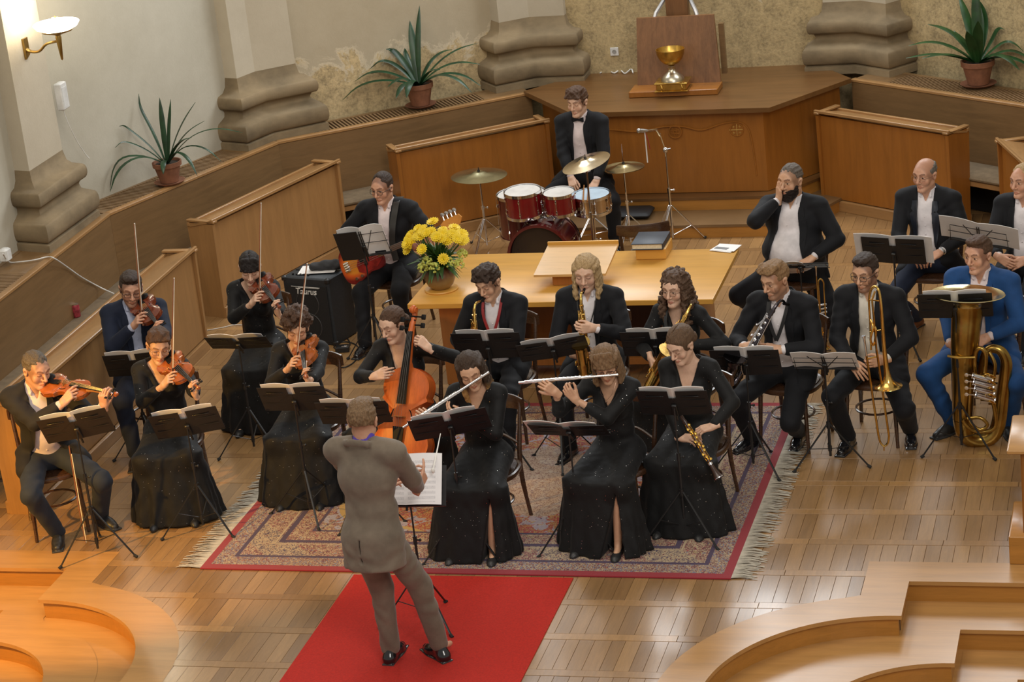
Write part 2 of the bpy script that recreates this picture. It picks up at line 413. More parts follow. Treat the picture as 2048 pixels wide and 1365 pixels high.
# ---------------------------------------------------------------- ledge with bench along the apse
LED=[(-4.60,12.0),(-4.64,19.2),(-3.80,21.42),(-1.62,22.95)]
ZL=1.10
def seg(P,Q): 
    P=Vector((*P,0));Q=Vector((*Q,0)); d=(Q-P).normalized(); n=Vector((-d.y,d.x,0)); return P,Q,d,n,(Q-P).length
SLAT=wood('grille_slat',(.24,.145,.07),.5,(3,3,3),4,.12)
CUSH=mat('bench_seat_fabric',(.20,.145,.085),.85,0,.12,14,(1,1,1),.2)
def ledge_run(A,B,side,gr,nm,sx):
    """sx mirrors the run; n points to the wall"""
    A=(A[0]*sx,A[1]); B=(B[0]*sx,B[1])
    P,Q,d,n,L=seg(A,B)
    if sx<0: n=-n
    M3=Matrix((d,n,Vector((0,0,1)))).transposed(); 
    if M3.determinant()<0: d=-d; P,Q=Q,P; M3=Matrix((d,n,Vector((0,0,1)))).transposed()
    mid=(P+Q)/2; Z=Vector((0,0,1))
    T=thing('bench',nm,'bench',(mid.x,mid.y,0),math.atan2(d.y,d.x))
    loc=lambda a,b,z:Vector((a,b,z))
    q=MB(); q.box((0,-.0,.72),(L-.004,.03,.72),bev=.003); q.build('back_panel',OAKD,T)
    q=MB(); q.box((0,.012,ZL-.015),(L+.0,.07,.032),bev=.006); q.build('front_rail',OAKH,T)
    q=MB(); q.box((0,.40,ZL-.02),(L,.05,.03)); q.build('rear_rail',OAKD,T)
    q=MB(); q.box((0,.2,ZL-.13),(L,.38,.02)); q.build('duct',DARK,T)
    segs=sorted(gr); x=-L/2
    for a,b in segs:
        if a>x+.01: q=MB(); q.box(((x+a)/2,.215,ZL-.022),(a-x,.34,.028),bev=.002); q.build('top_board',OAKD,T)
        k=int((b-a)/.038)
        sm=MB().box((0,0,0),(.017,.335,.022)).mesh('slat',SLAT)
        for i in range(k):
            o=bpy.data.objects.new('slat',sm); COL.objects.link(o); o.parent=T; o.location=(a+(i+.5)*(b-a)/k,.215,ZL-.02)
        x=b
    if x<L/2-.01: q=MB(); q.box(((x+L/2)/2,.215,ZL-.022),(L/2-x,.34,.028),bev=.002); q.build('top_board',OAKD,T)
    q=MB(); q.box((0,-.2,.445),(L-.01,.40,.05),bev=.018); q.build('seat_cushion',CUSH,T)
    q=MB(); q.box((0,-.19,.395),(L-.01,.38,.05),bev=.004); q.build('seat_board',OAKH,T)
    q=MB(); q.box((0,-.02,.19),(L-.01,.03,.36)); q.build('under_seat_shade_panel',DARK,T)  # dark sheet painting the shaded space beneath the seat
    for xx in (-L/2+.05,0,L/2-.05):
        q=MB(); q.box((xx,-.18,.185),(.04,.34,.37)); q.build('seat_support',OAKD,T)
    return T
ledge_run(LED[0],LED[1],-1,[(-1.0,1.95)],'long oak bench with grille ledge along the left wall, loose cable lying over it',1)
ledge_run(LED[1],LED[2],-1,[(-1.1,.78)],'oak bench with grille ledge below the spiky plant beside the wall lamp',1)
ledge_run(LED[2],LED[3],-1,[(-.93,.86)],'oak bench with grille ledge below the bushy plant left of the drummer',1)
ledge_run(LED[2],LED[3],-1,[(-.95,.75)],'oak bench with grille ledge below the plant at the right corner',-1)
ledge_run(LED[1],LED[2],-1,[(-.8,.8)],'oak bench end with slatted ledge at the right edge behind the seated brass players',-1)
# ---------------------------------------------------------------- pilasters with moulded stone bases
def offs(P,d):
    out=[]; n=len(P)
    for i,p in enumerate(P):
        p=Vector(p); ta=(p-Vector(P[i-1])).normalized() if i else None; tb=(Vector(P[i+1])-p).normalized() if i<n-1 else None
        ta=ta or tb; tb=tb or ta
        na=Vector((ta.y,-ta.x)); nb=Vector((tb.y,-tb.x)); m_=na+nb; m_=m_/max(m_.dot(na),.4); out.append(p+m_*d)
    return out
def sweep(P,prof):
    q=MB(); R=[offs(P,d) for d,_ in prof]; n=len(P)
    vs=[(*R[i][k],prof[i][1]) for i in range(len(prof)) for k in range(n)]
    q.add(vs,[(i*n+k,i*n+k+1,(i+1)*n+k+1,(i+1)*n+k) for i in range(len(prof)-1) for k in range(n-1)]); return q
def torus_prof(d0,z0,r,h,n=8): return [(d0+r*math.sin(PI*i/n)**.8,z0+h*(1-math.cos(PI*i/n))/2) for i in range(n+1)]
def pilaster(P,s,nm,zb=ZL,hs=1.0):
    """P: plan of the plinth face, counted so that the outside lies right of the path"""
    base=[(0,zb-.02),(0,zb+.055),(-.02,zb+.065)]+torus_prof(-.03,zb+.07,.045,.18)+[(-.035,zb+.255),(-.06,zb+.265),(-.105,zb+.29),(-.115,zb+.33),(-.10,zb+.365),(-.08,zb+.372)]+torus_prof(-.08,zb+.372,.042,.135)+[(-.09,zb+.51),(-.13,zb+.52),(-.175,zb+.57),(-.195,zb+.67)]
    if s<0: P=[(-x,y) for x,y in P][::-1]
    o=sweep(P,base).build('trim_%d'%nm,STONE,smooth=50); tag(o,kind='structure')
    sub=sweep(P,[(-.193,zb+.60),(-.20,ZW)]).build('shaft',SHAFT,o,smooth=30)
pilaster([(-4.36,21.23),(-3.98,21.10),(-3.84,21.48),(-3.40,21.83),(-3.68,22.17)][::-1][::-1],1,1)
pilaster([(-5.1,18.19),(-4.70,18.09),(-4.68,19.12),(-5.1,19.3)],1,2)
pilaster([(-2.30,23.33),(-1.98,22.95),(-1.62,23.22),(-1.12,23.22),(-1.12,23.6)],1,3)
pilaster([(-2.30,23.33),(-1.98,22.95),(-1.62,23.22),(-1.12,23.22),(-1.12,23.6)],-1,4)
# ---------------------------------------------------------------- pulpit platform with two steps
T=thing('pulpit_platform','wide oak platform with dark trapezoid top and carved front behind the drummer','platform',(0,22.9,0))
def loc(P): return [(x,y-22.9) for x,y in P]
topP=[(-1.68,22.90),(-.97,21.97),(.97,21.90),(1.62,22.88),(1.2,23.5),(-1.2,23.5)]
q=MB(); q.prism(loc(topP),1.075,1.12); q.build('platform_top',OAKT,T,smooth=False)
faceP=[(-1.50,22.90),(-.88,22.07),(.88,22.03),(1.50,22.88),(1.2,23.45),(-1.2,23.45)]
F=loc(faceP)
for i in range(5):
    if i==4: break
    a=Vector((*F[i],0)) ; b=Vector((*F[i+1],0)); d=(b-a).normalized(); n=Vector((-d.y,d.x,0)); L=(b-a).length
    q=MB(); q.box((a+b)/2+n*.02+Vector((0,0,.67)),(L,.04,.81),Matrix((d,n,Vector((0,0,1)))).transposed())
    q.build('face_panel',OAKP,T,smooth=False)
q=MB(); q.prism([(x*.96,y*.96+.02) for x,y in F],.02,.3); q.build('recessed_base',DARK,T,smooth=False)
for z,g in ((.26,.14),(.13,.60)):
    P=loc([(-1.50-g*.55,22.90),(-.88-g*.55,22.05-g),(.88+g*.55,22.03-g),(1.50+g*.6,22.88),(1.2,23.4),(-1.2,23.4)])
    q=MB(); q.prism(P,z-.13,z-.025); q.build('step_riser',OAKR,T,smooth=False)
    q=MB(); q.prism([(x*1.008,y-.012 if y<-.3 else y) for x,y in P],z-.025,z); q.build('step_tread',OAKT if z>.2 else OAKD,T,smooth=False)
# carved relief: ribbon with two roundels
GILT=mat('gilt_inlay',(.75,.5,.16),.4,.6)
fy=22.030-22.9
q=MB(); q.tube(spline([(-.62,fy,.93),(-.35,fy,.90),(-.1,fy,.935),(.1,fy,.93),(.28,fy,.89),(.5,fy,.95),(.66,fy,.95),(.74,fy,.86),(.77,fy,.6),(.78,fy,.42)],5),.008,6); q.build('carved_ribbon',OAKP,T)
for cx_,k in ((.02,0),(.62,1)):
    q=MB(); q.tube([(cx_+.062*math.cos(a*PI/10),fy,.88+.062*math.sin(a*PI/10)) for a in range(20)],.006,6,close=True)
    if k:
        q.mi=1; q.tube([(cx_-.075,fy,.88),(cx_+.06,fy,.88)],.005,6); q.tube([(cx_,fy,.82),(cx_,fy,.94)],.004,6)
        for a in (.03,-.03):
            for b in (.03,-.03): q.tube([(cx_+a-.012,fy,.88+b),(cx_+a+.012,fy,.88+b)],.003,5); q.tube([(cx_+a,fy,.88+b-.012),(cx_+a,fy,.88+b+.012)],.003,5)
    else:
        for a in (.5,2.1,3.4,5.1): q.tube([(cx_+.04*math.cos(a),fy,.88+.04*math.sin(a)),(cx_+.04*math.cos(a+2.4),fy,.88+.04*math.sin(a+2.4))],.004,5)
    q.build('carved_roundel',[OAKP,GILT],T)
# lectern board with chalice on its foot, cross post behind
Lp=G(1350,188,1.12)
T=thing('lectern_board','tall slanted oak lectern board standing on the pulpit platform','lectern',(Lp.x,Lp.y,1.12))
q=MB(); ang=.10
sl=Matrix.Rotation(0,3,'X')
q.add([(-.40,.16,.06),(.43,.16,.06),(.385,.30,.70),(-.385,.30,.70),(-.40,.20,.06),(.43,.20,.06),(.385,.34,.70),(-.385,.34,.70)],[(0,1,2,3),(5,4,7,6),(0,4,5,1),(1,5,6,2),(2,6,7,3),(3,7,4,0)])
q.build('board',wood('lectern_oak',(.20,.09,.034),.4,(8,8,.5),1.8,.22),T,smooth=False)
q=MB(); q.box((0,.05,.03),(.88,.30,.06),bev=.006); q.build('foot_plank',OAKP,T)
q=MB(); q.box((.44,.36,.35),(.05,.06,.5)); q.build('back_brace',OAKD,T)
q=MB(); q.box((-.0,.47,.6),(.22,.1,2.6),bev=.004); q.build('cross_post',wood('cross_wood',(.19,.085,.03),.45,(6,6,.6),2,.2),T)
for s in (-1,1):
    q=MB(); q.tube([(s*.12,.48,.85),(s*.2,.36,.73),(s*.22,.34,.66)],.02,6); q.build('metal_bracket',mat('bracket_steel',(.55,.56,.58),.35,.6),T)
GOLD=mat('aged_gold',(.60,.38,.09),.34,1,.18,14,(1,1,1),.05); SILV=mat('tarnished_silver',(.60,.54,.42),.3,1,.15,10)
Cp=G(1347,178,1.18)
T=thing('chalice','golden goblet with silvered knop on square footed base before the lectern board','goblet',(Cp.x,Cp.y,1.18))
q=MB(); q.lathe([(.012,.235),(.035,.245),(.075,.262),(.112,.30),(.134,.35),(.142,.40),(.138,.40),(.126,.35),(.10,.305),(.06,.28),(.001,.275)],32); q.build('bowl',GOLD,T)
q=MB(); q.lathe([(.115,.085),(.112,.11),(.09,.14),(.06,.165),(.04,.18),(.034,.20),(.04,.21),(.04,.22),(.034,.225),(.034,.235),(.02,.24)],28); q.build('knop',SILV,T)
q=MB(); q.box((0,0,.045),(.30,.22,.08),bev=.012); q.box((0,0,.082),(.33,.25,.012),bev=.003); q.box((0,0,.006),(.33,.25,.012),bev=.003)
for s in (-1,1):
    for x in (-.1,.1): q.tube([(x,s*.112,.012),(x+.012,s*.12,.04),(x,s*.112,.075)],.009,6)
q.build('foot',GOLD,T)
# ---------------------------------------------------------------- pews (desk fronts)
def pew(A,B,nm,hz=.90,mir=1,W=None):
    W=W or OAK
    """A near end, B far end along the panel face; book shelf on the wall side"""
    A=Vector((A[0],A[1],0)); B=Vector((B[0],B[1],0)); d=(B-A).normalized(); L=(B-A).length
    T=thing('pew',nm,'pew',A,math.atan2(d.y,d.x)); s=mir   # local x along, wall side = +y*s
    q=MB(); q.box((L/2,.015*s,hz/2+.05),(L-.02,.03,hz-.12),bev=.002); q.build('front_panel',W,T)
    q=MB(); q.box((L/2,.12*s,.05),(L-.01,.30,.10),bev=.003); q.build('plinth_board',OAKH,T)
    for x in (.015,L-.015):
        q=MB(); q.add([(x-.018,-.015*s,0),(x+.018,-.015*s,0),(x+.018,.24*s,0),(x-.018,.24*s,0),(x-.018,-.03*s,hz),(x+.018,-.03*s,hz),(x+.018,.27*s,hz),(x-.018,.27*s,hz)],
              [(3,2,1,0),(4,5,6,7),(0,1,5,4),(1,2,6,5),(2,3,7,6),(3,0,4,7)] if s>0 else [(0,1,2,3),(7,6,5,4),(4,5,1,0),(5,6,2,1),(6,7,3,2),(7,4,0,3)]); q.build('end_board',W,T,smooth=False)
    sl=Matrix.Rotation(-.22*s,3,'X')
    q=MB(); q.box((L/2,.11*s,hz+.0),(L+.02,.27,.022),sl,bev=.003); q.build('book_shelf',OAKH,T)
    q=MB(); q.box((L/2,-.028*s,hz+.035),(L+.03,.028,.03),bev=.004); q.build('shelf_lip',OAKH,T)
    q=MB(); q.box((L/2,.25*s,hz-.012),(L+.03,.03,.035),bev=.004); q.build('shelf_edge',OAKH,T)
    for x in (.02,L-.02):
        q=MB(); q.box((x,.11*s,hz+.02),(.06,.32,.02),bev=.003); q.build('end_cap',OAKH,T)
    return T
pew((-3.62,15.10),(-3.62,18.62),'long oak pew front with slanted shelf behind the two violin men at left',mir=1)
pew((-3.76,19.40),(-3.16,21.25),'oak pew front with slanted shelf behind the violinist with black fringe',mir=1)
pew((-2.62,21.45),(-1.32,22.36),'oak pew front between the bass guitarist and the drummer',mir=1,hz=.93,W=OAKP)  # same oak as the left pews, warmer light painted in by the material
pew((2.68,21.42),(1.36,22.30),'oak pew front behind the bald man with glasses',mir=-1,hz=.93,W=OAKP)
pew((3.76,19.45),(3.14,21.22),'narrow pew end with flat top rail at the right edge above the last man',mir=-1,W=OAKP)
T=thing('pew','oak pew end post with pale cap at the right edge below the tuba','pew',(3.80,14.75,0))
q=MB(); q.box((0,0,.39),(.22,.5,.78),bev=.01); q.build('end_board',OAKP,T)
q=MB(); q.box((-.02,0,.79),(.34,.6,.03),bev=.006); q.build('end_cap',OAKS,T)
q=MB(); q.box((-.05,-.02,.10),(.30,.56,.20),bev=.006); q.build('plinth_board',OAKR,T)
T=thing('pew','oak pew end with pale sloping cap at the right edge beside the tuba bell','pew',(3.98,15.9,0))
q=MB(); q.box((0,0,.42),(.3,.5,.84),bev=.01); q.build('end_board',OAKP,T)
q=MB(); q.box((-.02,0,.85),(.4,.6,.03),bev=.006); q.build('end_cap',OAKS,T)
# ================================================================ sculpting fields (smooth unions meshed by surface nets)
class Field:
    def __init__(s,lo,hi,h):
        s.lo=np.array(lo,float); s.h=h; s.n=np.maximum(4,np.ceil((np.array(hi)-s.lo)/h).astype(int)+1)
        s.d=np.full(s.n,.5,np.float32)
        s.ax=[(s.lo[i]+h*np.arange(s.n[i])).astype(np.float32) for i in range(3)]
    def box(s,lo,hi,m):
        a=np.clip(np.floor((np.array(lo)-m-s.lo)/s.h).astype(int),0,s.n); b=np.clip(np.ceil((np.array(hi)+m-s.lo)/s.h).astype(int)+1,0,s.n)
        return a,b
    def at(s,a,b): return s.ax[0][a[0]:b[0],None,None],s.ax[1][None,a[1]:b[1],None],s.ax[2][None,None,a[2]:b[2]]
    def put(s,fn,lo,hi,k,sub=False):
        a,b=s.box(lo,hi,k+2.5*s.h)
        if (b<=a).any(): return s
        X,Y,Z=s.at(a,b); v=fn(X,Y,Z); sl=tuple(slice(a[i],b[i]) for i in range(3)); d=s.d[sl]
        if sub:
            v=-v; h=np.clip(.5-.5*(d-v)/k,0,1); s.d[sl]=d*(1-h)+v*h+k*h*(1-h)
        else:
            h=np.clip(.5+.5*(d-v)/k,0,1); s.d[sl]=d*(1-h)+v*h-k*h*(1-h)
        return s
    def ell(s,c,r,R=None,k=.02,sub=False):
        c=np.array(c,float); r=np.array(r,float); M=np.eye(3) if R is None else np.array(R)
        e=np.sqrt(((M*r[None,:])**2).sum(1))
        def fn(X,Y,Z):
            x,y,z=X-c[0],Y-c[1],Z-c[2]
            q=[(x*M[0,i]+y*M[1,i]+z*M[2,i])/r[i] for i in range(3)]
            k0=np.sqrt(q[0]**2+q[1]**2+q[2]**2)+1e-6; k1=np.sqrt((q[0]/r[0])**2+(q[1]/r[1])**2+(q[2]/r[2])**2)+1e-6
            return k0*(k0-1)/k1
        return s.put(fn,c-e,c+e,k,sub)
    def cap(s,a,b,ra,rb,k=.02,w=None,wd=None,sub=False):
        """tapered capsule; w stretches the section along direction wd"""
        a=np.array(a,float); b=np.array(b,float); ab=b-a; L2=max(ab@ab,1e-9); m=max(ra,rb)*(w or 1)
        if w: 
            wd=np.array(wd,float); wd=wd-ab*(wd@ab)/L2; wd/=np.linalg.norm(wd)+1e-9
        def fn(X,Y,Z):
            x,y,z=X-a[0],Y-a[1],Z-a[2]
            t=np.clip((x*ab[0]+y*ab[1]+z*ab[2])/L2,0,1); x=x-ab[0]*t; y=y-ab[1]*t; z=z-ab[2]*t
            if w:
                q=(x*wd[0]+y*wd[1]+z*wd[2]); f=q*(1-1/w); x=x-f*wd[0]; y=y-f*wd[1]; z=z-f*wd[2]
            return np.sqrt(x*x+y*y+z*z)-(ra+(rb-ra)*t)
        return s.put(fn,np.minimum(a,b)-m,np.maximum(a,b)+m,k,sub)
    def full(s,fn): 
        X,Y,Z=s.at((0,0,0),s.n); s.d=fn(s.d,X,Y,Z).astype(np.float32); return s
    def net(s):
        d=s.d; d[0]=d[-1]=np.abs(d[0])+.01; d[:,0]=np.abs(d[:,0])+.01; d[:,-1]=np.abs(d[:,-1])+.01; d[:,:,0]=np.abs(d[:,:,0])+.01; d[:,:,-1]=np.abs(d[:,:,-1])+.01; d[0]=np.abs(d[0]); d[-1]=np.abs(d[-1])
        g=(d<0); c=np.zeros(np.array(d.shape)-1,np.uint8)
        offs_=[(i,j,k) for i in (0,1) for j in (0,1) for k in (0,1)]
        N=np.array(c.shape)
        for i,j,k in offs_: c+=g[i:i+N[0],j:j+N[1],k:k+N[2]]
        idx=np.argwhere((c>0)&(c<8)); 
        if len(idx)==0: return np.zeros((0,3)),np.zeros((0,4),int)
        vals=np.stack([d[idx[:,0]+i,idx[:,1]+j,idx[:,2]+k] for i,j,k in offs_],1); O=np.array(offs_,float)
        P=np.zeros((len(idx),3)); W=np.zeros(len(idx))
        for a in range(8):
            for b in range(a+1,8):
                if np.abs(O[a]-O[b]).sum()!=1: continue
                va,vb=vals[:,a],vals[:,b]; x=(va<0)!=(vb<0); t=np.where(x,va/np.where(x,va-vb,1),0)
                P+=x[:,None]*(O[a]+(O[b]-O[a])*t[:,None]); W+=x
        P=P/W[:,None]+idx
        V=s.lo+P*s.h; M=np.full(c.shape,-1,np.int64); M[idx[:,0],idx[:,1],idx[:,2]]=np.arange(len(idx))
        F=[]
        for ax in range(3):
            u,v=[(1,2),(2,0),(0,1)][ax]
            g0=np.take(g,range(0,g.shape[ax]-1),ax); g1=np.take(g,range(1,g.shape[ax]),ax)
            e=np.argwhere(g0!=g1); e=e[(e[:,u]>0)&(e[:,v]>0)&(e[:,u]<N[u])&(e[:,v]<N[v])]
            sg=g0[e[:,0],e[:,1],e[:,2]]
            def cc(du,dv): q=e.copy(); q[:,u]-=du; q[:,v]-=dv; return M[q[:,0],q[:,1],q[:,2]]
            Q=np.stack([cc(1,1),cc(0,1),cc(0,0),cc(1,0)],1); Q[~sg]=Q[~sg][:,::-1]; F.append(Q)
        return V,np.concatenate(F)
def smoothv(V,F,it=1,a=.5):
    """a little relaxation of the netted surface"""
    for _ in range(it):
        S=np.zeros_like(V); C=np.zeros(len(V))
        for i in range(4):
            p,q=F[:,i],F[:,(i+1)%4]
            for k in range(3): S[:,k]+=np.bincount(p,V[q,k],len(V))+np.bincount(q,V[p,k],len(V))
            C+=np.bincount(p,minlength=len(V))+np.bincount(q,minlength=len(V))
        V=V*(1-a)+a*S/np.maximum(C,1)[:,None]
    return V
def np_mesh(name,V,F,mats,midx=None,col=None,smooth=True):
    me=bpy.data.meshes.new(name); F=np.asarray(F,np.int32); me.vertices.add(len(V)); me.vertices.foreach_set('co',np.asarray(V,np.float32).ravel())
    me.loops.add(F.size); me.loops.foreach_set('vertex_index',F.ravel()); me.polygons.add(len(F))
    me.polygons.foreach_set('loop_start',np.arange(0,F.size,4,dtype=np.int32)); me.polygons.foreach_set('loop_total',np.full(len(F),4,np.int32))
    for m_ in (mats if isinstance(mats,(list,tuple)) else [mats]): me.materials.append(m_)
    if midx is not None: me.polygons.foreach_set('material_index',np.asarray(midx,np.int32))
    me.update(calc_edges=True); me.polygons.foreach_set('use_smooth',np.full(len(F),bool(smooth)))
    if col is not None:
        a=me.attributes.new('Col','FLOAT_COLOR','POINT'); a.data.foreach_set('color',np.concatenate([col,np.ones((len(col),1))],1).astype(np.float32).ravel())
    return me
def np_obj(name,me,parent=None):
    o=bpy.data.objects.new(name,me); COL.objects.link(o)
    if parent: o.parent=parent
    return o
# ---------------------------------------------------------------- materials of people
def skin_mat(name,c):
    if name in MC: return MC[name]
    t=NT(name); a=t.attr('Col'); n=t.noise(t.coord(),60,3); base=t.ramp(n,[(.3,tuple(x*.94 for x in c)),(.7,tuple(min(1,x*1.05) for x in c))])
    t.b.inputs['Subsurface Weight'].default_value=.12; t.b.inputs['Subsurface Radius'].default_value=(.012,.005,.003); t.b.inputs['Subsurface Scale'].default_value=1
    MC[name]=t.out(t.mix(1.0,base,a,'MULTIPLY'),.48); return MC[name]
def hair_mat(name,c,c2=None,curl=0,tip=None):
    if name in MC: return MC[name]
    t=NT(name); co=t.coord(); v=t.mapping(co,(170,170,22) if not curl else (110,110,110)); n=t.noise(v,1.0,4,.7,.8 if curl else .6)
    c2=c2 or tuple(min(1,x*1.7+.004) for x in c)
    f=t.ramp(n,[(.3,tuple(x*.55 for x in c)),(.52,c),(.72,c2)])
    if tip:
        z=t.xyz(co)[2]; f=t.mix(t.math('MULTIPLY',t.math('SUBTRACT',tip[1],z),14,clamp=True),f,tip[0])
    t.bump(n,.8,.008); t.b.inputs['Specular IOR Level'].default_value=.35; MC[name]=t.out(f,.55); return MC[name]
def cloth(name,c,rough=.8,sheen=.04,bump=.15,sc_=420,spark=0):
    if name in MC: return MC[name]
    t=NT(name); co=t.coord(); n=t.noise(co,7,4,.6); n2=t.noise(co,sc_,2,.5)
    col=t.ramp(n,[(.3,tuple(x*.8 for x in c)),(.7,tuple(min(1,x*1.2) for x in c))])
    if spark:
        vd=t.voro(co,42); vn=t.noise(co,5,2); msk=t.math('MULTIPLY',t.math('LESS_THAN',vd,.075),t.math('GREATER_THAN',t.voro(co,42,out='Color') if False else vn,.47))
        col=t.mix(msk,col,(.9,.88,.82)); t.put(t.b.inputs['Metallic'],msk); rg=t.math('MULTIPLY_ADD',msk,.22-rough,rough)
    else: rg=rough
    t.bump(t.math('ADD',t.math('MULTIPLY',n,1.0),t.math('MULTIPLY',n2,.1)),bump,.012)
    t.b.inputs['Sheen Weight'].default_value=sheen; t.b.inputs['Sheen Roughness'].default_value=.45
    t.b.inputs['Specular IOR Level'].default_value=.3
    MC[name]=t.out(col,rg); return MC[name]
BLK=cloth('black_suit_cloth',(.0075,.008,.0105)); BLK2=cloth('charcoal_suit_cloth',(.016,.015,.016)); NAVY=cloth('navy_suit_cloth',(.009,.014,.032)); BLUE=cloth('royal_blue_suit_cloth',(.012,.060,.19)); GREY=cloth('taupe_suit_cloth',(.17,.135,.10),.85,.2,.25)
DENIM=cloth('slate_trouser_cloth',(.022,.028,.042)); WHITE=cloth('white_shirt_cloth',(.74,.70,.72),.75,.1,.12); CREAM=cloth('cream_shirt_cloth',(.66,.62,.54),.75,.1,.12); PALEB=cloth('pale_blue_shirt_cloth',(.48,.52,.68),.75,.1); PINKW=cloth('pinkish_shirt_cloth',(.72,.62,.62),.75,.1); VIOL=cloth('violet_shirt_cloth',(.13,.08,.50),.7,.1)
DRESS=cloth('sequinned_black_dress',(.006,.006,.0065),.7,.05,.3,420,1)
SATIN=mat('satin_lapel',(.016,.02,.03),.35,0,.1)
SHOE=mat('polished_black_leather',(.010,.010,.012),.14,0,.1,20,coat=.6); SHOEM=mat('matte_black_leather',(.02,.02,.021),.45,0,.1,20); SHOEB=mat('brown_leather',(.16,.045,.015),.3,0,.2,10,coat=.3); SOLE=mat('shoe_sole',(.03,.03,.03),.7)
# ---------------------------------------------------------------- body
def nz(v): v=np.array(v,float); return v/(np.linalg.norm(v)+1e-9)
def ik(S,W,l1,l2,pole):
    S=np.array(S,float); W=np.array(W,float); d=W-S; L=np.linalg.norm(d)
    if L>(l1+l2)*.985: W=S+d/L*(l1+l2)*.985; d=W-S; L=np.linalg.norm(d)
    if L<abs(l1-l2)+.02: L=abs(l1-l2)+.02
    u=d/np.linalg.norm(d); a=(l1*l1-l2*l2+L*L)/(2*L); h=math.sqrt(max(l1*l1-a*a,0)); p=np.array(pole,float); p=p-u*(p@u); p=nz(p)
    return S+u*a+p*h,W
def noise3(X,Y,Z,f,seed=0):
    a=seed*1.7
    return (np.sin(f*X+1.9*np.sin(f*.6*Y+a)+a)*np.sin(f*Y*.9+1.7*np.sin(f*.7*Z+a*2))+np.sin(f*Z*1.1+1.6*np.sin(f*.8*X+a*3)))*.5
def head_mesh(p,neck_l,sex,seed):
    """head in its own frame: ear level origin, face towards +y"""
    lo=np.array([-.125,-.14,-.17]); hi=np.array([.125,.15,.15]); nl=np.array(neck_l); lo=np.minimum(lo,nl-.09); hi=np.maximum(hi,nl+.09)
    F=Field(lo,hi,.0037); jw=p.get('jaw',1.0 if sex=='m' else .88); R=random.Random(seed)
    F.ell((0,-.014,.036),(.074,.094,.084),k=.01); F.ell((0,.022,-.028),(.060*jw,.066,.084),k=.03); F.ell((0,.05,.03),(.062,.044,.052),k=.02)
    for s in (-1,1):
        F.cap((s*.050*jw,-.002,-.055),(s*.016,.066,-.100),.018,.015,k=.02)
        F.ell((s*.040,.060,-.028),(.024,.022,.026),k=.02)
        F.cap((s*.014,.090,.030),(s*.046,.072,.030),.009,.008,k=.014)
        F.ell((s*.074,-.010,-.004),(.010,.020,.032),k=.004); F.ell((s*.082,-.016,.012),(.006,.014,.016),k=.006)
        F.ell((s*.081,-.004,-.004),(.005,.009,.014),k=.004,sub=True)
    F.ell((0,.078,-.098),(.020,.015,.016),k=.02)
    for s in (-1,1): F.ell((s*.031,.104,.008),(.020,.018,.013),k=.012,sub=True)
    for s in (-1,1): F.ell((s*.031,.076,.006),(.0165,.0145,.0125),k=.004)
    nl_=p.get('nose',1.0)
    F.cap((0,.090,.018),(0,.090+.024*nl_,-.026),.0075,.0115,k=.010)
    for s in (-1,1): F.ell((s*.012,.098,-.031),(.009,.011,.008),k=.006)
    for s in (-1,1):
        F.cap((0,.0915,-.0585),(s*.021,.079,-.0665),.0062,.0040,k=.006); F.cap((0,.0895,-.0715),(s*.017,.080,-.0685),.0068,.0040,k=.006)
        F.cap((0,.103,-.0648),(s*.024,.091,-.0675),.0022,.0018,k=.003,sub=True)
    r=.055 if sex=='m' else .045; r*=p.get('neck',1)
    F.cap((0,-.022,-.06),nl,r,r*1.10,k=.03); F.ell((0,.02,-.10),(.03,.03,.03),k=.03)
    V,Q=F.net(); V=smoothv(V,Q,1,.35)
    C=np.ones((len(V),3)); x,y,z=V[:,0],V[:,1],V[:,2]; ax=np.abs(x)
    def paint(mask,c): 
        m_=np.clip(mask,0,1)[:,None]; C[:]=C*(1-m_)+np.array(c)*m_
    lipc=p.get('lip',(.86,.60,.58) if sex=='m' else (.80,.42,.42))
    paint(((ax/.0205)**2+((z+.0655)/.0098)**2<1)*(y>.075)*.75,lipc)
    paint(np.clip(1.25-((ax-.042)/.022)**2-((z+.03)/.02)**2,0,1)*(y>.04)*.35,(1.0,.72,.66))
    paint(np.clip(1.1-(ax/.016)**2-((z+.027)/.016)**2,0,1)*(y>.09)*.3,(1.0,.75,.7))
    bc=p.get('brow',(.25,.17,.12)); bz=.028+.006*np.clip(1-((ax-.034)/.02)**2,-1,1)
    paint((np.abs(z-bz-.002)<.0058)*(ax>.011)*(ax<.050)*(y>.05)*.8,bc)
    sl=.006-.0045*np.cos(np.clip((ax-.031)/.016,-1,1)*PI/2)
    eo=p.get('eyes','down')
    if eo=='open':
        m_=(((ax-.031)/.0145)**2+((z-.006)/.0062)**2<1)*(y>.07); paint(m_*1.,(1.15,1.35,1.5)); paint((((ax-.031)/.0062)**2+((z-.006)/.0062)**2<1)*(y>.07)*1.,(.13,.12,.12))
        paint((np.abs(z-.0125)<.0022)*(np.abs(ax-.031)<.015)*(y>.07)*1.,(.2,.15,.13))
    else:
        paint((np.abs(z-sl)<.0026)*(np.abs(ax-.031)<.0155)*(y>.065)*.95,(.16,.11,.10))
        paint((np.abs(z-.010)<.006)*(np.abs(ax-.031)<.016)*(y>.065)*.25,(.85,.6,.55))
    st=p.get('stubble',0)
    if st: paint(st*np.clip((-.045-z+ (ax>.05)*.04)/.012,0,1)*(y>-.02+.0)*(((ax/.03)**2+((z+.0645)/.013)**2)>1)*(z>-.125),(.42,.36,.34))
    hl=p.get('hl',.06)
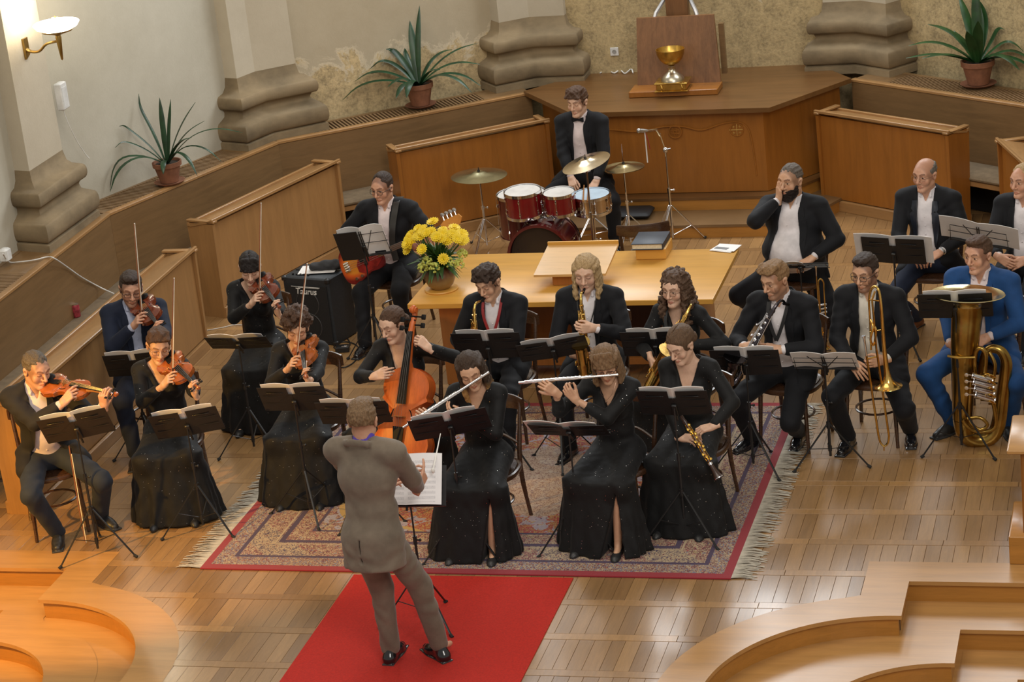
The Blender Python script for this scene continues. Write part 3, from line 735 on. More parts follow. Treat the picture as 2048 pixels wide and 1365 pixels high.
    if p.get('scalp'):
        e=((x/.088)**2+((y-.13)/.108)**2+((z+.04)/(hl+.043))**2); mk=np.clip((e-.86)/.26,0,1)*np.clip((z+.052+np.clip(y+.02,0,1)*.5)/.05,0,1)*(ax<.0775+.0*z); paint(mk*.85,p['scalp'])
    if sex=='w' or True: paint(np.clip((-.13-z)/.03,0,1)*.0,(1,1,1))
    return V,Q,C
def hand_mesh(W,Fd,N,right,curl=(40,45,25),thumb=.5,sc_=1.0,spread=5,curls=None):
    Fd=nz(Fd); N=np.array(N,float); N=nz(N-Fd*(N@Fd)); T=np.cross(Fd,N) if right else np.cross(N,Fd)
    h=.0034; F=Field((-.075,-.045,-.11),(.085,.205,.045),h)
    xs=(.029,.0095,-.0095,-.0275); yk=(.088,.092,.087,.079); L=((.042,.026,.021),(.047,.030,.022),(.043,.028,.021),(.034,.021,.019))
    for i in range(4): F.cap((xs[i]*.62,.004,0),(xs[i],yk[i],0),.0140,.0112,k=.010)
    F.cap((0,-.035,0),(0,.01,0),.023,.024,k=.012,w=1.22,wd=(1,0,0))
    F.ell((.022,.035,-.010),(.016,.028,.014),k=.01); F.ell((-.022,.035,-.008),(.011,.028,.012),k=.01)
    for i in range(4):
        c=curls[i] if curls else curl; a=0; p=np.array([xs[i],yk[i],0.]); sp=math.radians((1.5-i)*spread)
        for j in range(3):
            a+=math.radians(c[j]); dirn=np.array([math.sin(sp)*math.cos(a),math.cos(sp)*math.cos(a),-math.sin(a)]); q=p+dirn*L[i][j]
            r0,r1=(.0092,.0086,.0078,.0068)[j],(.0092,.0086,.0078,.0068)[j+1]
            if i==3: r0*=.88; r1*=.88
            F.cap(p,q,r0,r1,k=.0035); p=q
    t=thumb; p0=np.array([.020,.018,-.008]); p1=np.array([.044-.010*t,.050,-.014-.02*t]); p2=np.array([.062-.03*t,.078,-.018-.034*t]); p3=np.array([.068-.048*t,.102-.004*t,-.022-.040*t])
    F.cap(p0,p1,.015,.0125,k=.01); F.cap(p1,p2,.0118,.0100,k=.004); F.cap(p2,p3,.0100,.0082,k=.004)
    V,Q=F.net(); V=smoothv(V,Q,1,.3)*sc_; M=np.stack([T,Fd,-N],0)
    if np.linalg.det(M)<0: Q=Q[:,::-1]
    return V@M+np.array(W),Q
def folds(X,Y,Z,seed,f=52):
    g=.5+.5*np.sin(9*X+11*Y+7*Z+seed); return g*np.sin(f*(Z*.75+X*.45-Y*.3)+2.4*np.sin(13*X+10*Y+seed)+1.5*np.sin(17*Z+seed*2))
def merge(parts):
    V=[];F=[];C=[];n=0
    for p in parts:
        V.append(p[0]); F.append(p[1]+n); C.append(p[2] if len(p)>2 else np.ones((len(p[0]),3))); n+=len(p[0])
    return np.concatenate(V),np.concatenate(F),np.concatenate(C)
def hair_field(style,p,seed):
    lo=np.array([-.15,-.17,-.16]); hi=np.array([.15,.16,.19])
    if style in('long','curly_long','wavy','tied'): lo=np.array([-.17,-.20,-.36]); hi=np.array([.17,.17,.19])
    F=Field(lo,hi,.0048); v=p.get('vol',.008)
    F.ell((0,-.018,.040),(.075+v,.094+v,.086+v),k=.008)
    if style=='short' and v>.003:
        F.ell((0,.012,.104),(.060,.072,.028),k=.02); F.ell((.02,.045,.104),(.036,.034,.022),k=.012)
    if style=='afro': 
        for i in range(60):
            R=random.Random(seed*100+i); a=R.uniform(0,2*PI); b=R.uniform(-.15,1.35); q=(math.cos(a)*math.cos(b)*.088,-.02+math.sin(a)*math.cos(b)*.105,.045+math.sin(b)*.10)
            F.ell(q,(.027,.027,.025),k=.006)
    if style in('mop','quiff'):
        F.ell((0,.01,.105),(.070,.075,.036),k=.02); 
        for i in range(9):
            x=-.062+.0155*i; F.cap((x*.9,.03,.118),(x,.086-.3*abs(x)*abs(x)*10*.1,.070 if style=='mop' else .092),.019,.011,k=.008)
    fy=p.get('hl',.060)   # hairline height at the brow
    if style!='helmet':
        F.ell((0,.130,-.040),(.086,.105,fy+.045),k=.006,sub=True)
        if style in('short','buzz','mop','quiff','balding','afro','rim','updo'):
            F.put(lambda X,Y,Z:np.maximum(Z+.028+np.clip(Y+.02,-1,.05)*.55-.0*X,-1)+0*X*Y,(-.2,-.2,-.3),(.2,.02,-.03),.01,sub=True) if style!='updo' else F.put(lambda X,Y,Z:np.maximum(Z+.040+np.clip(Y+.03,-1,.06)*.6+0*X,-1),(-.2,-.2,-.3),(.2,.05,-.02),.01,sub=True)
            for s in (-1,1):
                F.ell((s*.083,.008,-.012),(.02,.030,.040),k=.004,sub=True)
    if style in('short','buzz','quiff','balding') and not p.get('w'):
        for s in (-1,1): F.ell((s*.068,.088,.062),(.030,.050,.030),k=.012,sub=True)
    if style=='rim': F.ell((0,.03,.115),(.078,.125,.085),k=.02,sub=True)
    if style=='balding': F.ell((0,.12,.105),(.055,.075,.07),k=.03,sub=True)
    if style in('long','wavy','curly_long'):
        L=p.get('len',.20)
        for s in (-1,1):
            for i in range(6):
                y=.035-.025*i; x0=.074*math.sqrt(max(0,1-((y+.018)/.112)**2)); x=s*(x0+.004)
                pts=[(x,y,.06),(x*1.08,y-.004,-.03),(x*1.16,y+(.012 if i<3 else -.004),-.09-L*.25),(x*(1.1+.1*(i%2)),y+(.022 if i<2 else .0),-.02-L)]
                for a,b in zip(pts,pts[1:]): F.cap(a,b,.017,.016,k=.012)
        for i in range(5): F.cap((-.05+.025*i,-.10,.02),(-.06+.03*i,-.105,-.02-L),.022,.018,k=.014)
    if style=='curly_long':
        for i in range(150):
            R=random.Random(seed*300+i); a=R.uniform(-PI*1.22,PI*.22); z=R.uniform(-.24,.13); rr=.088+.035*max(0,min(1,(.05-z)/.15)); 
            if z>.04: rr=.088*math.sqrt(max(0,1-((z-.04)/.1)**2))
            F.ell((math.cos(a)*rr,-.02+math.sin(a)*rr*1.05,z),(.019,.019,.021),k=.005)
    if style=='fringe' or p.get('fringe'):
        for i in range(9):
            x=-.060+.015*i; F.cap((x*.8,.045,.112),(x*1.05,.094-5.2*x*x,.038+.004*(i%2)),.0155,.0105,k=.006)
    if style in('updo','fringe') : F.ell((0,.02,.150),(.0035,.12,.03),k=.004,sub=True)
    if style in('updo','tied','fringe'):
        F.ell((0,-.112,-.022),(.044,.038,.042),k=.018)
    if style=='tied': F.cap((0,-.12,.0),(.03,-.12,-.22),.022,.012,k=.012)
    amp,fr=p.get('amp',.0034 if style in('short','quiff') else .0026),p.get('freq',135)
    if amp: F.full(lambda d,X,Y,Z:d+amp*noise3(X,Y,Z,fr,seed)+amp*.6*noise3(X,Y,Z,fr*1.9,seed+3))
    V,Q=F.net(); return V,Q
class Pose: pass
def solve(sp):
    P=Pose(); w=sp['sex']=='w'; s=sp.get('s',.93 if w else 1.0)*1.065; P.s=s; P.w=w; stand=sp.get('stand',False)
    hz=.90*s if stand else sp.get('seat',.485)+.095*s
    P.hip=np.array([0,0,hz]); ln=math.radians(sp.get('lean',4)); sd=math.radians(sp.get('side',0)); tw=math.radians(sp.get('twist',0))
    u=nz([math.sin(sd),math.sin(ln),math.cos(ln)]); r=nz(np.array([math.cos(tw),math.sin(tw),0])-u*(u@np.array([math.cos(tw),math.sin(tw),0]))); f=np.cross(u,r)
    P.T=np.stack([r,f,u],1); P.u,P.r,P.f=u,r,f
    at=lambda a,b,c:P.hip+r*a*s+f*b*s+u*c*s
    P.at=at; P.nb=at(0,-.005,.525); sw=.165 if w else .182; sw*=sp.get('sw',1)
    sh=sp.get('shrug',(0,0))
    P.sh={1:at(sw,0,.482+sh[0]),-1:at(-sw,0,.482+sh[1])}
    hp=sp.get('hp',(0,0,0)) # yaw (+ = to own right), pitch down, roll
    y,pp,ro=[math.radians(v) for v in hp]
    Ry=np.array([[math.cos(y),math.sin(y),0],[-math.sin(y),math.cos(y),0],[0,0,1]]); Rp=np.array([[1,0,0],[0,math.cos(pp),math.sin(pp)],[0,-math.sin(pp),math.cos(pp)]]); Rr=np.array([[math.cos(ro),0,math.sin(ro)],[0,1,0],[-math.sin(ro),0,math.cos(ro)]])
    P.H=Ry@Rp@Rr; P.hs=s**.5*sp.get('hs',1.0)*1.06
    pivot=P.nb+u*.075*s+f*.012; P.hc=pivot+P.H@np.array([0,.018,.085])*P.hs
    h=math.radians(sp['heading']); P.rz=h+PI; c,sn=math.cos(P.rz),math.sin(P.rz)
    if 'root' in sp: P.root=Vector((*sp['root'],0))
    else:
        Wd=G(sp['px'][0],sp['px'][1],P.hc[2]); P.root=Vector((Wd.x-(c*P.hc[0]-sn*P.hc[1]),Wd.y-(sn*P.hc[0]+c*P.hc[1]),0))
    P.M=Matrix.Translation(P.root)@Matrix.Rotation(P.rz,4,'Z'); P.Mi=P.M.inverted()
    P.loc=lambda v:np.array(P.Mi@Vector(v)); P.wld=lambda v:P.M@Vector([float(a) for a in v])
    # legs
    P.hj={k:P.hip+np.array([k*.085*s,0,0]) for k in (1,-1)}; P.ank={};P.knee={}
    ft=sp.get('feet')
    for k in (1,-1):
        if ft: a=P.loc(G(*ft[0 if k>0 else 1],.0)) if not isinstance(ft,dict) else np.array(ft[k]); a[2]=.085
        elif stand: a=np.array([k*.11,0,.085])
        else: a=np.array([k*.13*s,.46*s,.085])
        kn,a2=ik(P.hj[k],a,.44*s,.41*s,(k*.25*sp.get('spreadk',1),1,.55) if not stand else (k*.05,1,0)); P.knee[k]=kn; P.ank[k]=a2
    # arms
    P.el={};P.wr={}
    for k in (1,-1):
        A=sp.get('R' if k>0 else 'L')
        if A is None: A=dict(w=P.knee[k]*.35+P.hj[k]*.65+np.array([-k*.02,.0,.115*s]),f=nz(P.knee[k]-P.hj[k]+np.array([-k*.2,0,-.05])),n=(0,0,-1),pole=(k*.6,-.5,-.4),c=(25,30,20),t=.3)
        if callable(A): A=A(P)
        if k>0: sp['_R']=A
        else: sp['_L']=A
        e,wv=ik(P.sh[k],A['w'],.285*s,.25*s,A.get('pole',(k*.7,-.3,-1))); P.el[k]=e; P.wr[k]=wv
    return P
def torso(F,P,g,sp,k=.045,low=True):
    s=P.s; T=P.T; b=sp.get('bulk',1.0)
    A=P.at
    if P.w:
        F.ell(A(0,-.01,.0),(.170*s*b+g,.125*s*b+g,.12*s+g),T,k); F.ell(A(0,.0,.17),(.125*s*b+g,.098*s*b+g,.15*s),T,k); F.ell(A(0,.0,.34),(.142*s*b+g,.100*s*b+g,.15*s),T,k)
        for q in (-1,1): F.ell(A(q*.068,.078,.335),(.056*s+g*.7,.05*s+g*.7,.055*s+g*.7),T,.03)
    else:
        F.ell(A(0,-.01,.0),(.165*s*b+g,.130*s*b+g,.12*s+g),T,k); bl=sp.get('belly',0)
        F.ell(A(0,.01+bl*.5,.16),(.150*s*b+g+bl*.5,.115*s*b+g+bl,.16*s+bl*.3),T,k); F.ell(A(0,.0,.36),(.172*s*b+g,.120*s*b+g,.17*s),T,k)
    sr=.058*s+g
    F.cap(P.sh[1]*.9+P.sh[-1]*.1,P.sh[-1]*.9+P.sh[1]*.1,sr,sr,k); 
    for q in (-1,1): F.cap(P.sh[q]+P.u*(.012 if P.w else .024),P.nb+P.u*.035*s,(.042 if P.w else .046)*s+g,.040*s+g,k)
def arms(F,P,g,r,to=.96,k=.03,fl=1):
    for q in (-1,1):
        W=P.el[q]+(P.wr[q]-P.el[q])*to
        F.cap(P.sh[q],P.el[q],r[0]*P.s+g,r[1]*P.s+g,k); F.cap(P.el[q],W,r[1]*P.s+g,r[2]*P.s+g,.012)
def bounds(P,m=.2,legs=True):
    L=[P.hip,P.nb,P.sh[1],P.sh[-1],P.el[1],P.el[-1],P.wr[1],P.wr[-1]]
    if legs: L+=[P.knee[1],P.knee[-1],P.ank[1],P.ank[-1]]
    L=np.array(L); return L.min(0)-m,L.max(0)+m
SHOES={}
def shoe_mesh(kind,m_):
    if kind in SHOES: return SHOES[kind]
    F=Field((-.07,-.11,-.01),(.07,.24,.13),.0055)
    if kind=='pump':
        F.cap((0,-.045,.035),(0,.13,.022),.027,.024,.02,1.2,(1,0,0)); F.cap((0,.1,.02),(0,.155,.016),.026,.014,.02,1.2,(1,0,0)); F.ell((0,-.0,.085),(.03,.07,.045),k=.01,sub=True)
    else:
        F.cap((0,-.05,.035),(0,.12,.032),.036,.034,.02,1.12,(1,0,0)); F.cap((0,.10,.028),(0,.165,.024),.038,.028,.02,1.1,(1,0,0)); F.cap((0,-.035,.05),(0,-.02,.10),.038,.036,.03); F.cap((0,0,.08),(0,.08,.05),.032,.03,.03)
        F.box; F.put(lambda X,Y,Z:np.maximum(np.maximum(np.abs(X)-(.040+.010*np.exp(-((Y-.09)/.06)**2)),Z-.014),np.maximum(-.086-Y,Y-.200))+0*Z,(-.06,-.09,-.01),(.06,.2,.02),.006)
    F.full(lambda d,X,Y,Z:np.maximum(d,-Z+0*X*Y)); V,Q=F.net(); V=smoothv(V,Q,1,.4)
    if kind!='pump':
        c=V[Q].mean(1); mi=(c[:,2]<.013).astype(int)
    else: mi=None
    SHOES[kind]=np_mesh('shoe',V,Q,[m_,SOLE],mi); return SHOES[kind]
GLF=mat('spectacle_frame',(.015,.013,.013),.3); GLM=mat('metal_spectacle_frame',(.35,.22,.16),.3,.9)
def build_person(sp):
    P=solve(sp); s=P.s; w=P.w; seed=sp['seed']; hd=sp.get('head',{})
    tone=sp.get('skin','fair'); SK=skin_mat('skin_'+tone,{'fair':(.62,.36,.225),'pale':(.68,.43,.30),'tan':(.56,.31,.18),'ruddy':(.60,.325,.21)}[tone])
    # one continuous body under the clothes; face and hands carry the detail
    parts=[]; nl=P.H.T@(P.nb+P.u*.0-P.hc)/P.hs
    V,Q,C=head_mesh(hd,nl,sp['sex'],seed); parts.append(((V*P.hs)@P.H.T+P.hc,Q,C))
    lo,hi=bounds(P,.16); lo[2]=-.005; F=Field(lo,hi,.0125 if w else .0145); torso(F,P,-.022,sp); arms(F,P,0,(.042,.034,.022) if w else (.046,.040,.026),1.02)
    F.cap(P.nb-P.u*.03,P.nb+P.u*.05,.056*s,.05*s,.03)
    for k in (1,-1): F.cap(P.hj[k],P.knee[k],.072*s,.050*s,.03); F.cap(P.knee[k],P.ank[k],.048*s,.030*s,.015); F.cap(P.ank[k]-np.array([0,0,.03]),P.ank[k]+nz((P.knee[k]-P.hj[k])*np.array([1,1,0])+np.array([0,.001,0]))*.10-np.array([0,0,.05]),.028,.02,.02)
    V,Q=F.net(); V=smoothv(V,Q,1,.4); parts.append((V,Q))
    for k in (1,-1):
        A=sp['_R'] if k>0 else sp['_L']
        parts.append(hand_mesh(P.wr[k],A['f'],A['n'],k>0,A.get('c',(35,40,25)),A.get('t',.5),(1.04 if not w else .95),A.get('sp',5),A.get('cs')))
    V,Q,C=merge(parts); root=np_obj('person',np_mesh('body',V,Q,SK,None,C)); root.matrix_world=P.M; tag(root,sp['label'],'person',sp.get('group'))
    # hair
    if sp.get('hair'):
        st,hm=sp['hair']; V,Q=hair_field(st,hd,seed); np_obj('hair',np_mesh('hair',(V*P.hs)@P.H.T+P.hc,Q,hm),root)
    if hd.get('beard'):
        F=Field((-.10,-.03,-.17),(.10,.13,-.01),.0045); F.ell((0,.024,-.052),(.073,.078,.086),k=.01); F.ell((0,.055,-.112),(.042,.038,.035),k=.02)
        F.put(lambda X,Y,Z:-(Z+.035+.5*np.clip(np.abs(X)-.035,0,1)*-1)+0*Y*X,(-.2,-.2,-.045),(.2,.2,.1),.004,sub=True) if False else None
        F.ell((0,.09,-.012),(.052,.09,.046),k=.006,sub=True); F.ell((0,.11,-.065),(.020,.05,.008),k=.004,sub=True); F.ell((0,-.05,-.02),(.12,.06,.14),k=.01,sub=True)
        F.full(lambda d,X,Y,Z:np.maximum(d+.0025*noise3(X,Y,Z,260,2),Z-(-.036+.0*X)-np.clip(np.abs(X)-.045,0,1)*1.5)); V,Q=F.net(); np_obj('beard',np_mesh('beard',(V*P.hs)@P.H.T+P.hc,Q,hair_mat('dark_beard',(.018,.011,.009))),root)
    if hd.get('moustache'): pass
    if hd.get('glasses'):
        q=MB(); gm=hd['glasses']; HM=lambda v:(P.H@(np.array(v)*P.hs))+P.hc; rr=.0022 if gm is GLF else .0014
        for k in (1,-1):
            cx=k*.032; q.tube([HM((cx+.0245*math.copysign(abs(math.cos(a))**.7,math.cos(a)),.103-.25*abs(cx+.026*math.cos(a))**1.0*.3-.0,.002+.0165*math.copysign(abs(math.sin(a))**.7,math.sin(a)))) for a in [i*PI/8 for i in range(16)]],rr,5,close=True)
            q.tube([HM((k*.059,.096,.006)),HM((k*.079,.055,.008)),HM((k*.081,-.01,.006))],rr,5)
        q.tube([HM((-.008,.104,.0)),HM((0,.107,.003)),HM((.008,.104,.0))],rr,5); q.build('glasses',gm,root)
    of=sp.get('outfit'); lo,hi=bounds(P,.19,False)
    if w:
        lo,hi=bounds(P,.17); lo[2]=.0; F=Field(np.minimum(lo,[-.42,-.3,0.]),np.maximum(hi,[.42,.2,0]),.0105); torso(F,P,.006,sp)
        kn=(P.knee[1]+P.knee[-1])/2; an=(P.ank[1]+P.ank[-1])/2; hw=abs(P.knee[1][0]-P.knee[-1][0])/2+.08
        for k in (1,-1): F.cap(P.hj[k],P.knee[k],.098*s,.084*s,.05)
        F.cap(P.hip-np.array([0,0,.01]),kn-np.array([0,0,.02]),.09*s,.07*s,.05,1.9,P.r)
        kz=kn[2]; fl=sp.get('flare',1.0); ctr=an+np.array([sp.get('trail',0),-.02,0]); ph=seed*1.3
        def sk(X,Y,Z):
            t=np.clip((kz-Z)/kz,0,1); cx=kn[0]+(ctr[0]-kn[0])*t; cy=kn[1]-.035+(ctr[1]-kn[1]+.01)*t
            a=(hw+.02)+(.075*fl+.01)*t; b=.105+(.085*fl)*t; x=(X-cx)/a; y=(Y-cy)/b; th=np.arctan2(y,x); fold=1+(.012+.045*t)*np.sin(9*th+ph+2*np.sin(2*th+ph))+.03*t*np.sin(17*th+2*ph)
            q=np.sqrt(x*x+y*y)/fold; return np.maximum((q-1)*np.minimum(a,b),Z-kz-.03)
        F.put(sk,(-.45,kn[1]-.35,0),(.45,kn[1]+.35,kz+.06),.05)
        F.full(lambda d,X,Y,Z:d+.0026*noise3(X,Y,Z*.6,62,seed)*np.clip((P.nb[2]-Z)*4,0,1))
        T,hip=P.T,P.hip; zt=.525*s; vd=sp.get('vneck',.21)*s
        def vn(d,X,Y,Z):
            x=X-hip[0];y=Y-hip[1];z=Z-hip[2]; a=x*T[0,0]+y*T[1,0]+z*T[2,0]; b=x*T[0,1]+y*T[1,1]+z*T[2,1]; c=x*T[0,2]+y*T[1,2]+z*T[2,2]
            wv=np.clip((c-(zt-vd))/vd,0,1.2)*.082*s; cut=np.maximum(np.abs(a)-wv,-(c-(zt-vd)-.0)); cut=np.maximum(cut,-b-.01)
            nk=np.sqrt(a*a+(b-.01)**2)-.072*s; nk=np.maximum(nk,-(c-zt+.02)); cut=np.minimum(cut,nk)
            return np.maximum(d,-cut)
        F.full(vn)
        F.cap(P.sh[1],P.el[1],.054*s,.050*s,.025); F.cap(P.sh[-1],P.el[-1],.054*s,.050*s,.025)
        for k in (1,-1): W=P.el[k]+(P.wr[k]-P.el[k])*sp.get('slv',.90); F.cap(P.el[k],W,.052*s,.042*s,.012); 
        F.full(lambda d,X,Y,Z:np.maximum(d+.002*noise3(X,Y,Z,75,seed+7)*(Z>P.hip[2]),-(Z-.012)+0*X+0*Y))
        if sp.get('slit'):
            kk,wd=sp['slit']; A0,K0=P.ank[kk],P.knee[kk]
            F.put(lambda X,Y,Z:np.maximum(np.abs(X-(A0[0]+(K0[0]-A0[0])*np.clip(Z/K0[2],0,1)))-wd*np.clip(1-(Z/ (K0[2]*.95)),0,1),-(Y-(A0[1]-.06)))+0*Z,(A0[0]-.2,A0[1]-.1,0),(A0[0]+.2,A0[1]+.5,K0[2]*.95),.008,sub=True)
        V,Q=F.net(); V=smoothv(V,Q,1,.4); np_obj('dress',np_mesh('dress',V,Q,sp.get('dress',DRESS)),root)
        for k in (1,-1):
            o=np_obj('shoe',shoe_mesh('pump',SHOEM),root); dr=nz((P.knee[k]-P.hj[k])*np.array([1,1,0])+np.array([0,.001,0])); o.location=(P.ank[k][0],P.ank[k][1],0); o.rotation_euler=(0,0,math.atan2(dr[1],dr[0])-PI/2)
        if hd.get('necklace'): 
            q=MB(); c=P.nb; q.tube([P.at(-.055,.03,.53),P.at(-.045,.085,.47),P.at(0,.105,.425),P.at(.045,.085,.47),P.at(.055,.03,.53)],.0012,5); q.ball(tuple(P.at(0,.108,.415)),.007,8); q.build('necklace',GLM,root)
    else:
        jk,sh_,tr=of[0],of[1],of[2]; b=sp.get('bulk',1)
        # shirt with collar and cuffs
        F=Field(lo,hi,.010); torso(F,P,-.006,sp); 
        for k in (1,-1): 
            dv=P.wr[k]-P.el[k]; F.cap(P.el[k]+dv*.72,P.el[k]+dv*.90,.037,.035,.005)
        nb=P.nb; hc=P.hc+P.H@np.array([0,-.02,-.09])*P.hs; ax=nz(hc-nb)
        F.cap(nb-ax*.01,nb+ax*sp.get('colh',.062)*s,.068*s*hd.get('neck',1),.060*s*hd.get('neck',1),.012)
        for k in (1,-1): F.cap(nb+ax*.045+P.f*.045+P.r*k*.028,nb+ax*.0+P.f*.080+P.r*k*.045,.010,.007,.006,2.0,P.r*k+P.u*.5)
        F.full(lambda d,X,Y,Z:d+.0012*noise3(X,Y,Z,85,seed+5))
        T,hip=P.T,P.hip; zt=.525*s
        def cutn(d,X,Y,Z):
            x=X-hip[0];y=Y-hip[1];z=Z-hip[2]; a=x*T[0,0]+y*T[1,0]+z*T[2,0]; bb=x*T[0,1]+y*T[1,1]+z*T[2,1]; c=x*T[0,2]+y*T[1,2]+z*T[2,2]
            if sp.get('tie')!='bow': d=np.maximum(d,-np.maximum(np.maximum(np.abs(a)-np.clip((c-zt+.045)*.42,0,1),-(c-zt+.045)),.03-bb))
            return d
        F.full(cutn)
        ct=nb+ax*(sp.get('colh',.062)+.004)*s; F.full(lambda d,X,Y,Z:np.where((np.abs(X-ct[0])<.1)&(np.abs(Y-ct[1])<.12),np.maximum(d,((X-ct[0])*ax[0]+(Y-ct[1])*ax[1]+(Z-ct[2])*ax[2])),d))
        V,Q=F.net(); V=smoothv(V,Q,1,.3); np_obj('shirt',np_mesh('shirt',V,Q,sh_),root)
        # jacket
        F=Field(lo,hi,.0098); torso(F,P,.012,sp,.05)
        hem=sp.get('hem',-.10 if not sp.get('stand') else -.17)
        if sp.get('stand'): F.cap(P.hip,P.hip-P.u*.16,.155*s,.160*s,.05,1.18,P.r)
        else: 
            for k in (1,-1): F.cap(P.hj[k]+P.r*k*.045+P.u*.03,P.hj[k]*.62+P.knee[k]*.38+P.r*k*.045+P.u*.012,.088*s*b**.5,.074*s,.045)
        F.full(lambda d,X,Y,Z:d+.0012*noise3(X,Y,Z,48,seed)+.0032*folds(X,Y,Z,seed))
        op=sp.get('open',(.062,.028,.05,.13)) # half widths of the opening: neck, chest, button, hem
        zs=[-.3*s,.0*s,.13*s,.30*s,.47*s,.60*s]; ws=[op[3]*1.5,op[3],op[2],op[1]+.004,op[0],op[0]+.01]
        lw=sp.get('lapel',.052)
        def cut(d,X,Y,Z):
            x=X-hip[0];y=Y-hip[1];z=Z-hip[2]; a=x*T[0,0]+y*T[1,0]+z*T[2,0]; bb=x*T[0,1]+y*T[1,1]+z*T[2,1]; c=x*T[0,2]+y*T[1,2]+z*T[2,2]
            wv=np.interp(c,zs,ws); aa=np.abs(a); 
            if False:
                lap=np.clip((lw*(1-.5*np.clip((.30*s-c)/.2,0,1))-(aa-wv))/.012,0,1)*np.clip((c-.12*s)/.03,0,1)*np.clip((.50*s-c)/.03,0,1)*(bb>0); notch=np.exp(-((c-.425*s)/.007)**2)*(aa-wv>.018)
                d=d-.011*lap*(1-.9*notch)+.006*np.exp(-((aa-wv-lw)/.007)**2)*(bb>0)*np.clip((c-.12*s)/.03,0,1)
            f=np.maximum(aa-wv,-bb+.0); nk=np.sqrt(a*a+((bb-.018)/1.15)**2)-.069*s; nk=np.maximum(nk,-(c-.50*s)); f=np.minimum(f,nk)
            d=np.maximum(d,-f)
            if sp.get('stand'): d=np.maximum(d,-(c-hem*s)); d=np.maximum(d,-np.maximum(np.abs(a)-.004,np.maximum(bb+.05,c-.03)))
            else: d=np.maximum(d,-(Z-(P.hip[2]-.10)))
            return d
        F.full(cut)
        cz,cb=(.030,-.026) if sp.get('stand') else (0,0)
        cp=[P.at(v[0],v[1]+(cb if v[1]<0 else 0),v[2]+cz) for v in ((.078,.058,.490),(.092,.0,.528),(.076,-.062,.552),(.040,-.086,.562),(0,-.092,.565),(-.040,-.086,.562),(-.076,-.062,.552),(-.092,.0,.528),(-.078,.058,.490))]
        for c0,c1 in zip(cp,cp[1:]): F.cap(c0,c1,.0105,.0105,.006,2.2,P.u)
        for k in (1,-1): F.ell(P.sh[k]+P.u*.030-P.r*k*.018,(.080*s,.062*s,.036),P.T,.02)
        lapf=[]
        def surf(a_,c_):
            for t_ in np.arange(.36,.0,-.004):
                q_=P.hip+P.T@np.array([a_,t_,c_]); ii=((q_-F.lo)/F.h+.5).astype(int)
                if (ii>=0).all() and (ii<F.n).all() and F.d[ii[0],ii[1],ii[2]]<.001: return t_
            return None
        if not sp.get('stand'):
            q=MB()
            for k in (-1,1):
                rows=[]
                for c_ in np.linspace(.14*s,.50*s,19):
                    w0=float(np.interp(c_,zs,ws)); u_=c_/s; L_=float(np.interp(u_,[.14,.20,.30,.405,.4051,.43,.4301,.50],[.010,.028,.048,.062,.036,.036,.052,.040]))
                    rr=[]
                    for j in range(5):
                        a_=k*(w0+.001+L_*j/4); t_=surf(k*(w0+.006+L_*.96*j/4),c_); rr.append((a_,t_,c_))
                    if all(x_[1] is not None for x_ in rr): rows.append(rr)
                if len(rows)<5: continue
                T2=np.array([[x_[1] for x_ in r_] for r_ in rows])
                for _ in range(3): T2[1:-1]=(T2[:-2]+T2[1:-1]*2+T2[2:])/4
                T2=np.maximum.accumulate(T2[:,::-1],axis=1)[:,::-1]*.6+T2*.4
                vs=[P.hip+P.T@np.array([rows[i][j][0],T2[i,j]+.009+(.003 if j==4 else 0),rows[i][j][2]]) for i in range(len(rows)) for j in range(5)]
                vs+=[P.hip+P.T@np.array([rows[i][j][0],T2[i,j]-.004,rows[i][j][2]]) for i in range(len(rows)) for j in range(5)]; n_=len(rows)*5
                for i in range(len(rows)-1):
                    for j in range(4): lapf.append((i*5+j,i*5+j+1,i*5+j+6,i*5+j+5))
                    lapf.append((i*5+4,n_+i*5+4,n_+i*5+9,i*5+9)); lapf.append((i*5,i*5+5,n_+i*5+5,n_+i*5))
                if k>0: lapf=[f_[::-1] for f_ in lapf]
                q.add(vs,lapf); lapf=[]
            if q.v: q.build('lapels',SATIN if sp.get('satin') else jk,root,smooth=50)
        arms(F,P,0,(.066*b**.5,.057*b**.5,.045),.76,.022); F.full(lambda d,X,Y,Z:d+.0030*folds(X,Y,Z,seed+9,75)*(np.hypot(X-P.hip[0],Y-P.hip[1])>.15))
        V,Q=F.net(); V=smoothv(V,Q,1,.3)
        mats=[jk]; mi=None
        if False:
            L=(V[Q].mean(1)-hip)@T; wv=np.interp(L[:,2],zs,ws); aa=np.abs(L[:,0]); mi=((aa-wv<lw*.95)&(L[:,2]>.12*s)&(L[:,2]<.52*s)&(L[:,1]>.02)).astype(int); mats=[jk,SATIN]
        np_obj('jacket',np_mesh('jacket',V,Q,mats,mi),root)
        q=MB()
        for zz in sp.get('btn',(.10,.17,.24,.31,.38)): 
            F2=None; y=.112*b+sp.get('belly',0)*(1 if zz<.25 else .4); 
            q.ball(tuple(P.at(0,y,zz)),.006,6)
        if not sp.get('stand'): q.build('shirt_buttons',sh_,root)
        # trousers
        lo2,hi2=bounds(P,.14); lo2[2]=0; hi2[2]=P.hip[2]+.16
        F=Field(lo2,hi2,.0108); F.ell(P.hip-np.array([0,.01,0]),(.172*s*b,.135*s*b,.115*s),k=.04)
        for k in (1,-1):
            F.cap(P.hj[k],P.knee[k],.094*s*b**.5,.072*s*b**.5,.035); F.cap(P.knee[k],P.ank[k]-np.array([0,0,.0]),.070*s*b**.3,.056*s,.02)
        F.full(lambda d,X,Y,Z:np.maximum(d+.0014*noise3(X,Y,Z,44,seed+2)+.0045*folds(X,Y,Z,seed+4,60),-(Z-.062))); V,Q=F.net(); V=smoothv(V,Q,1,.35); np_obj('trousers',np_mesh('trousers',V,Q,tr),root)
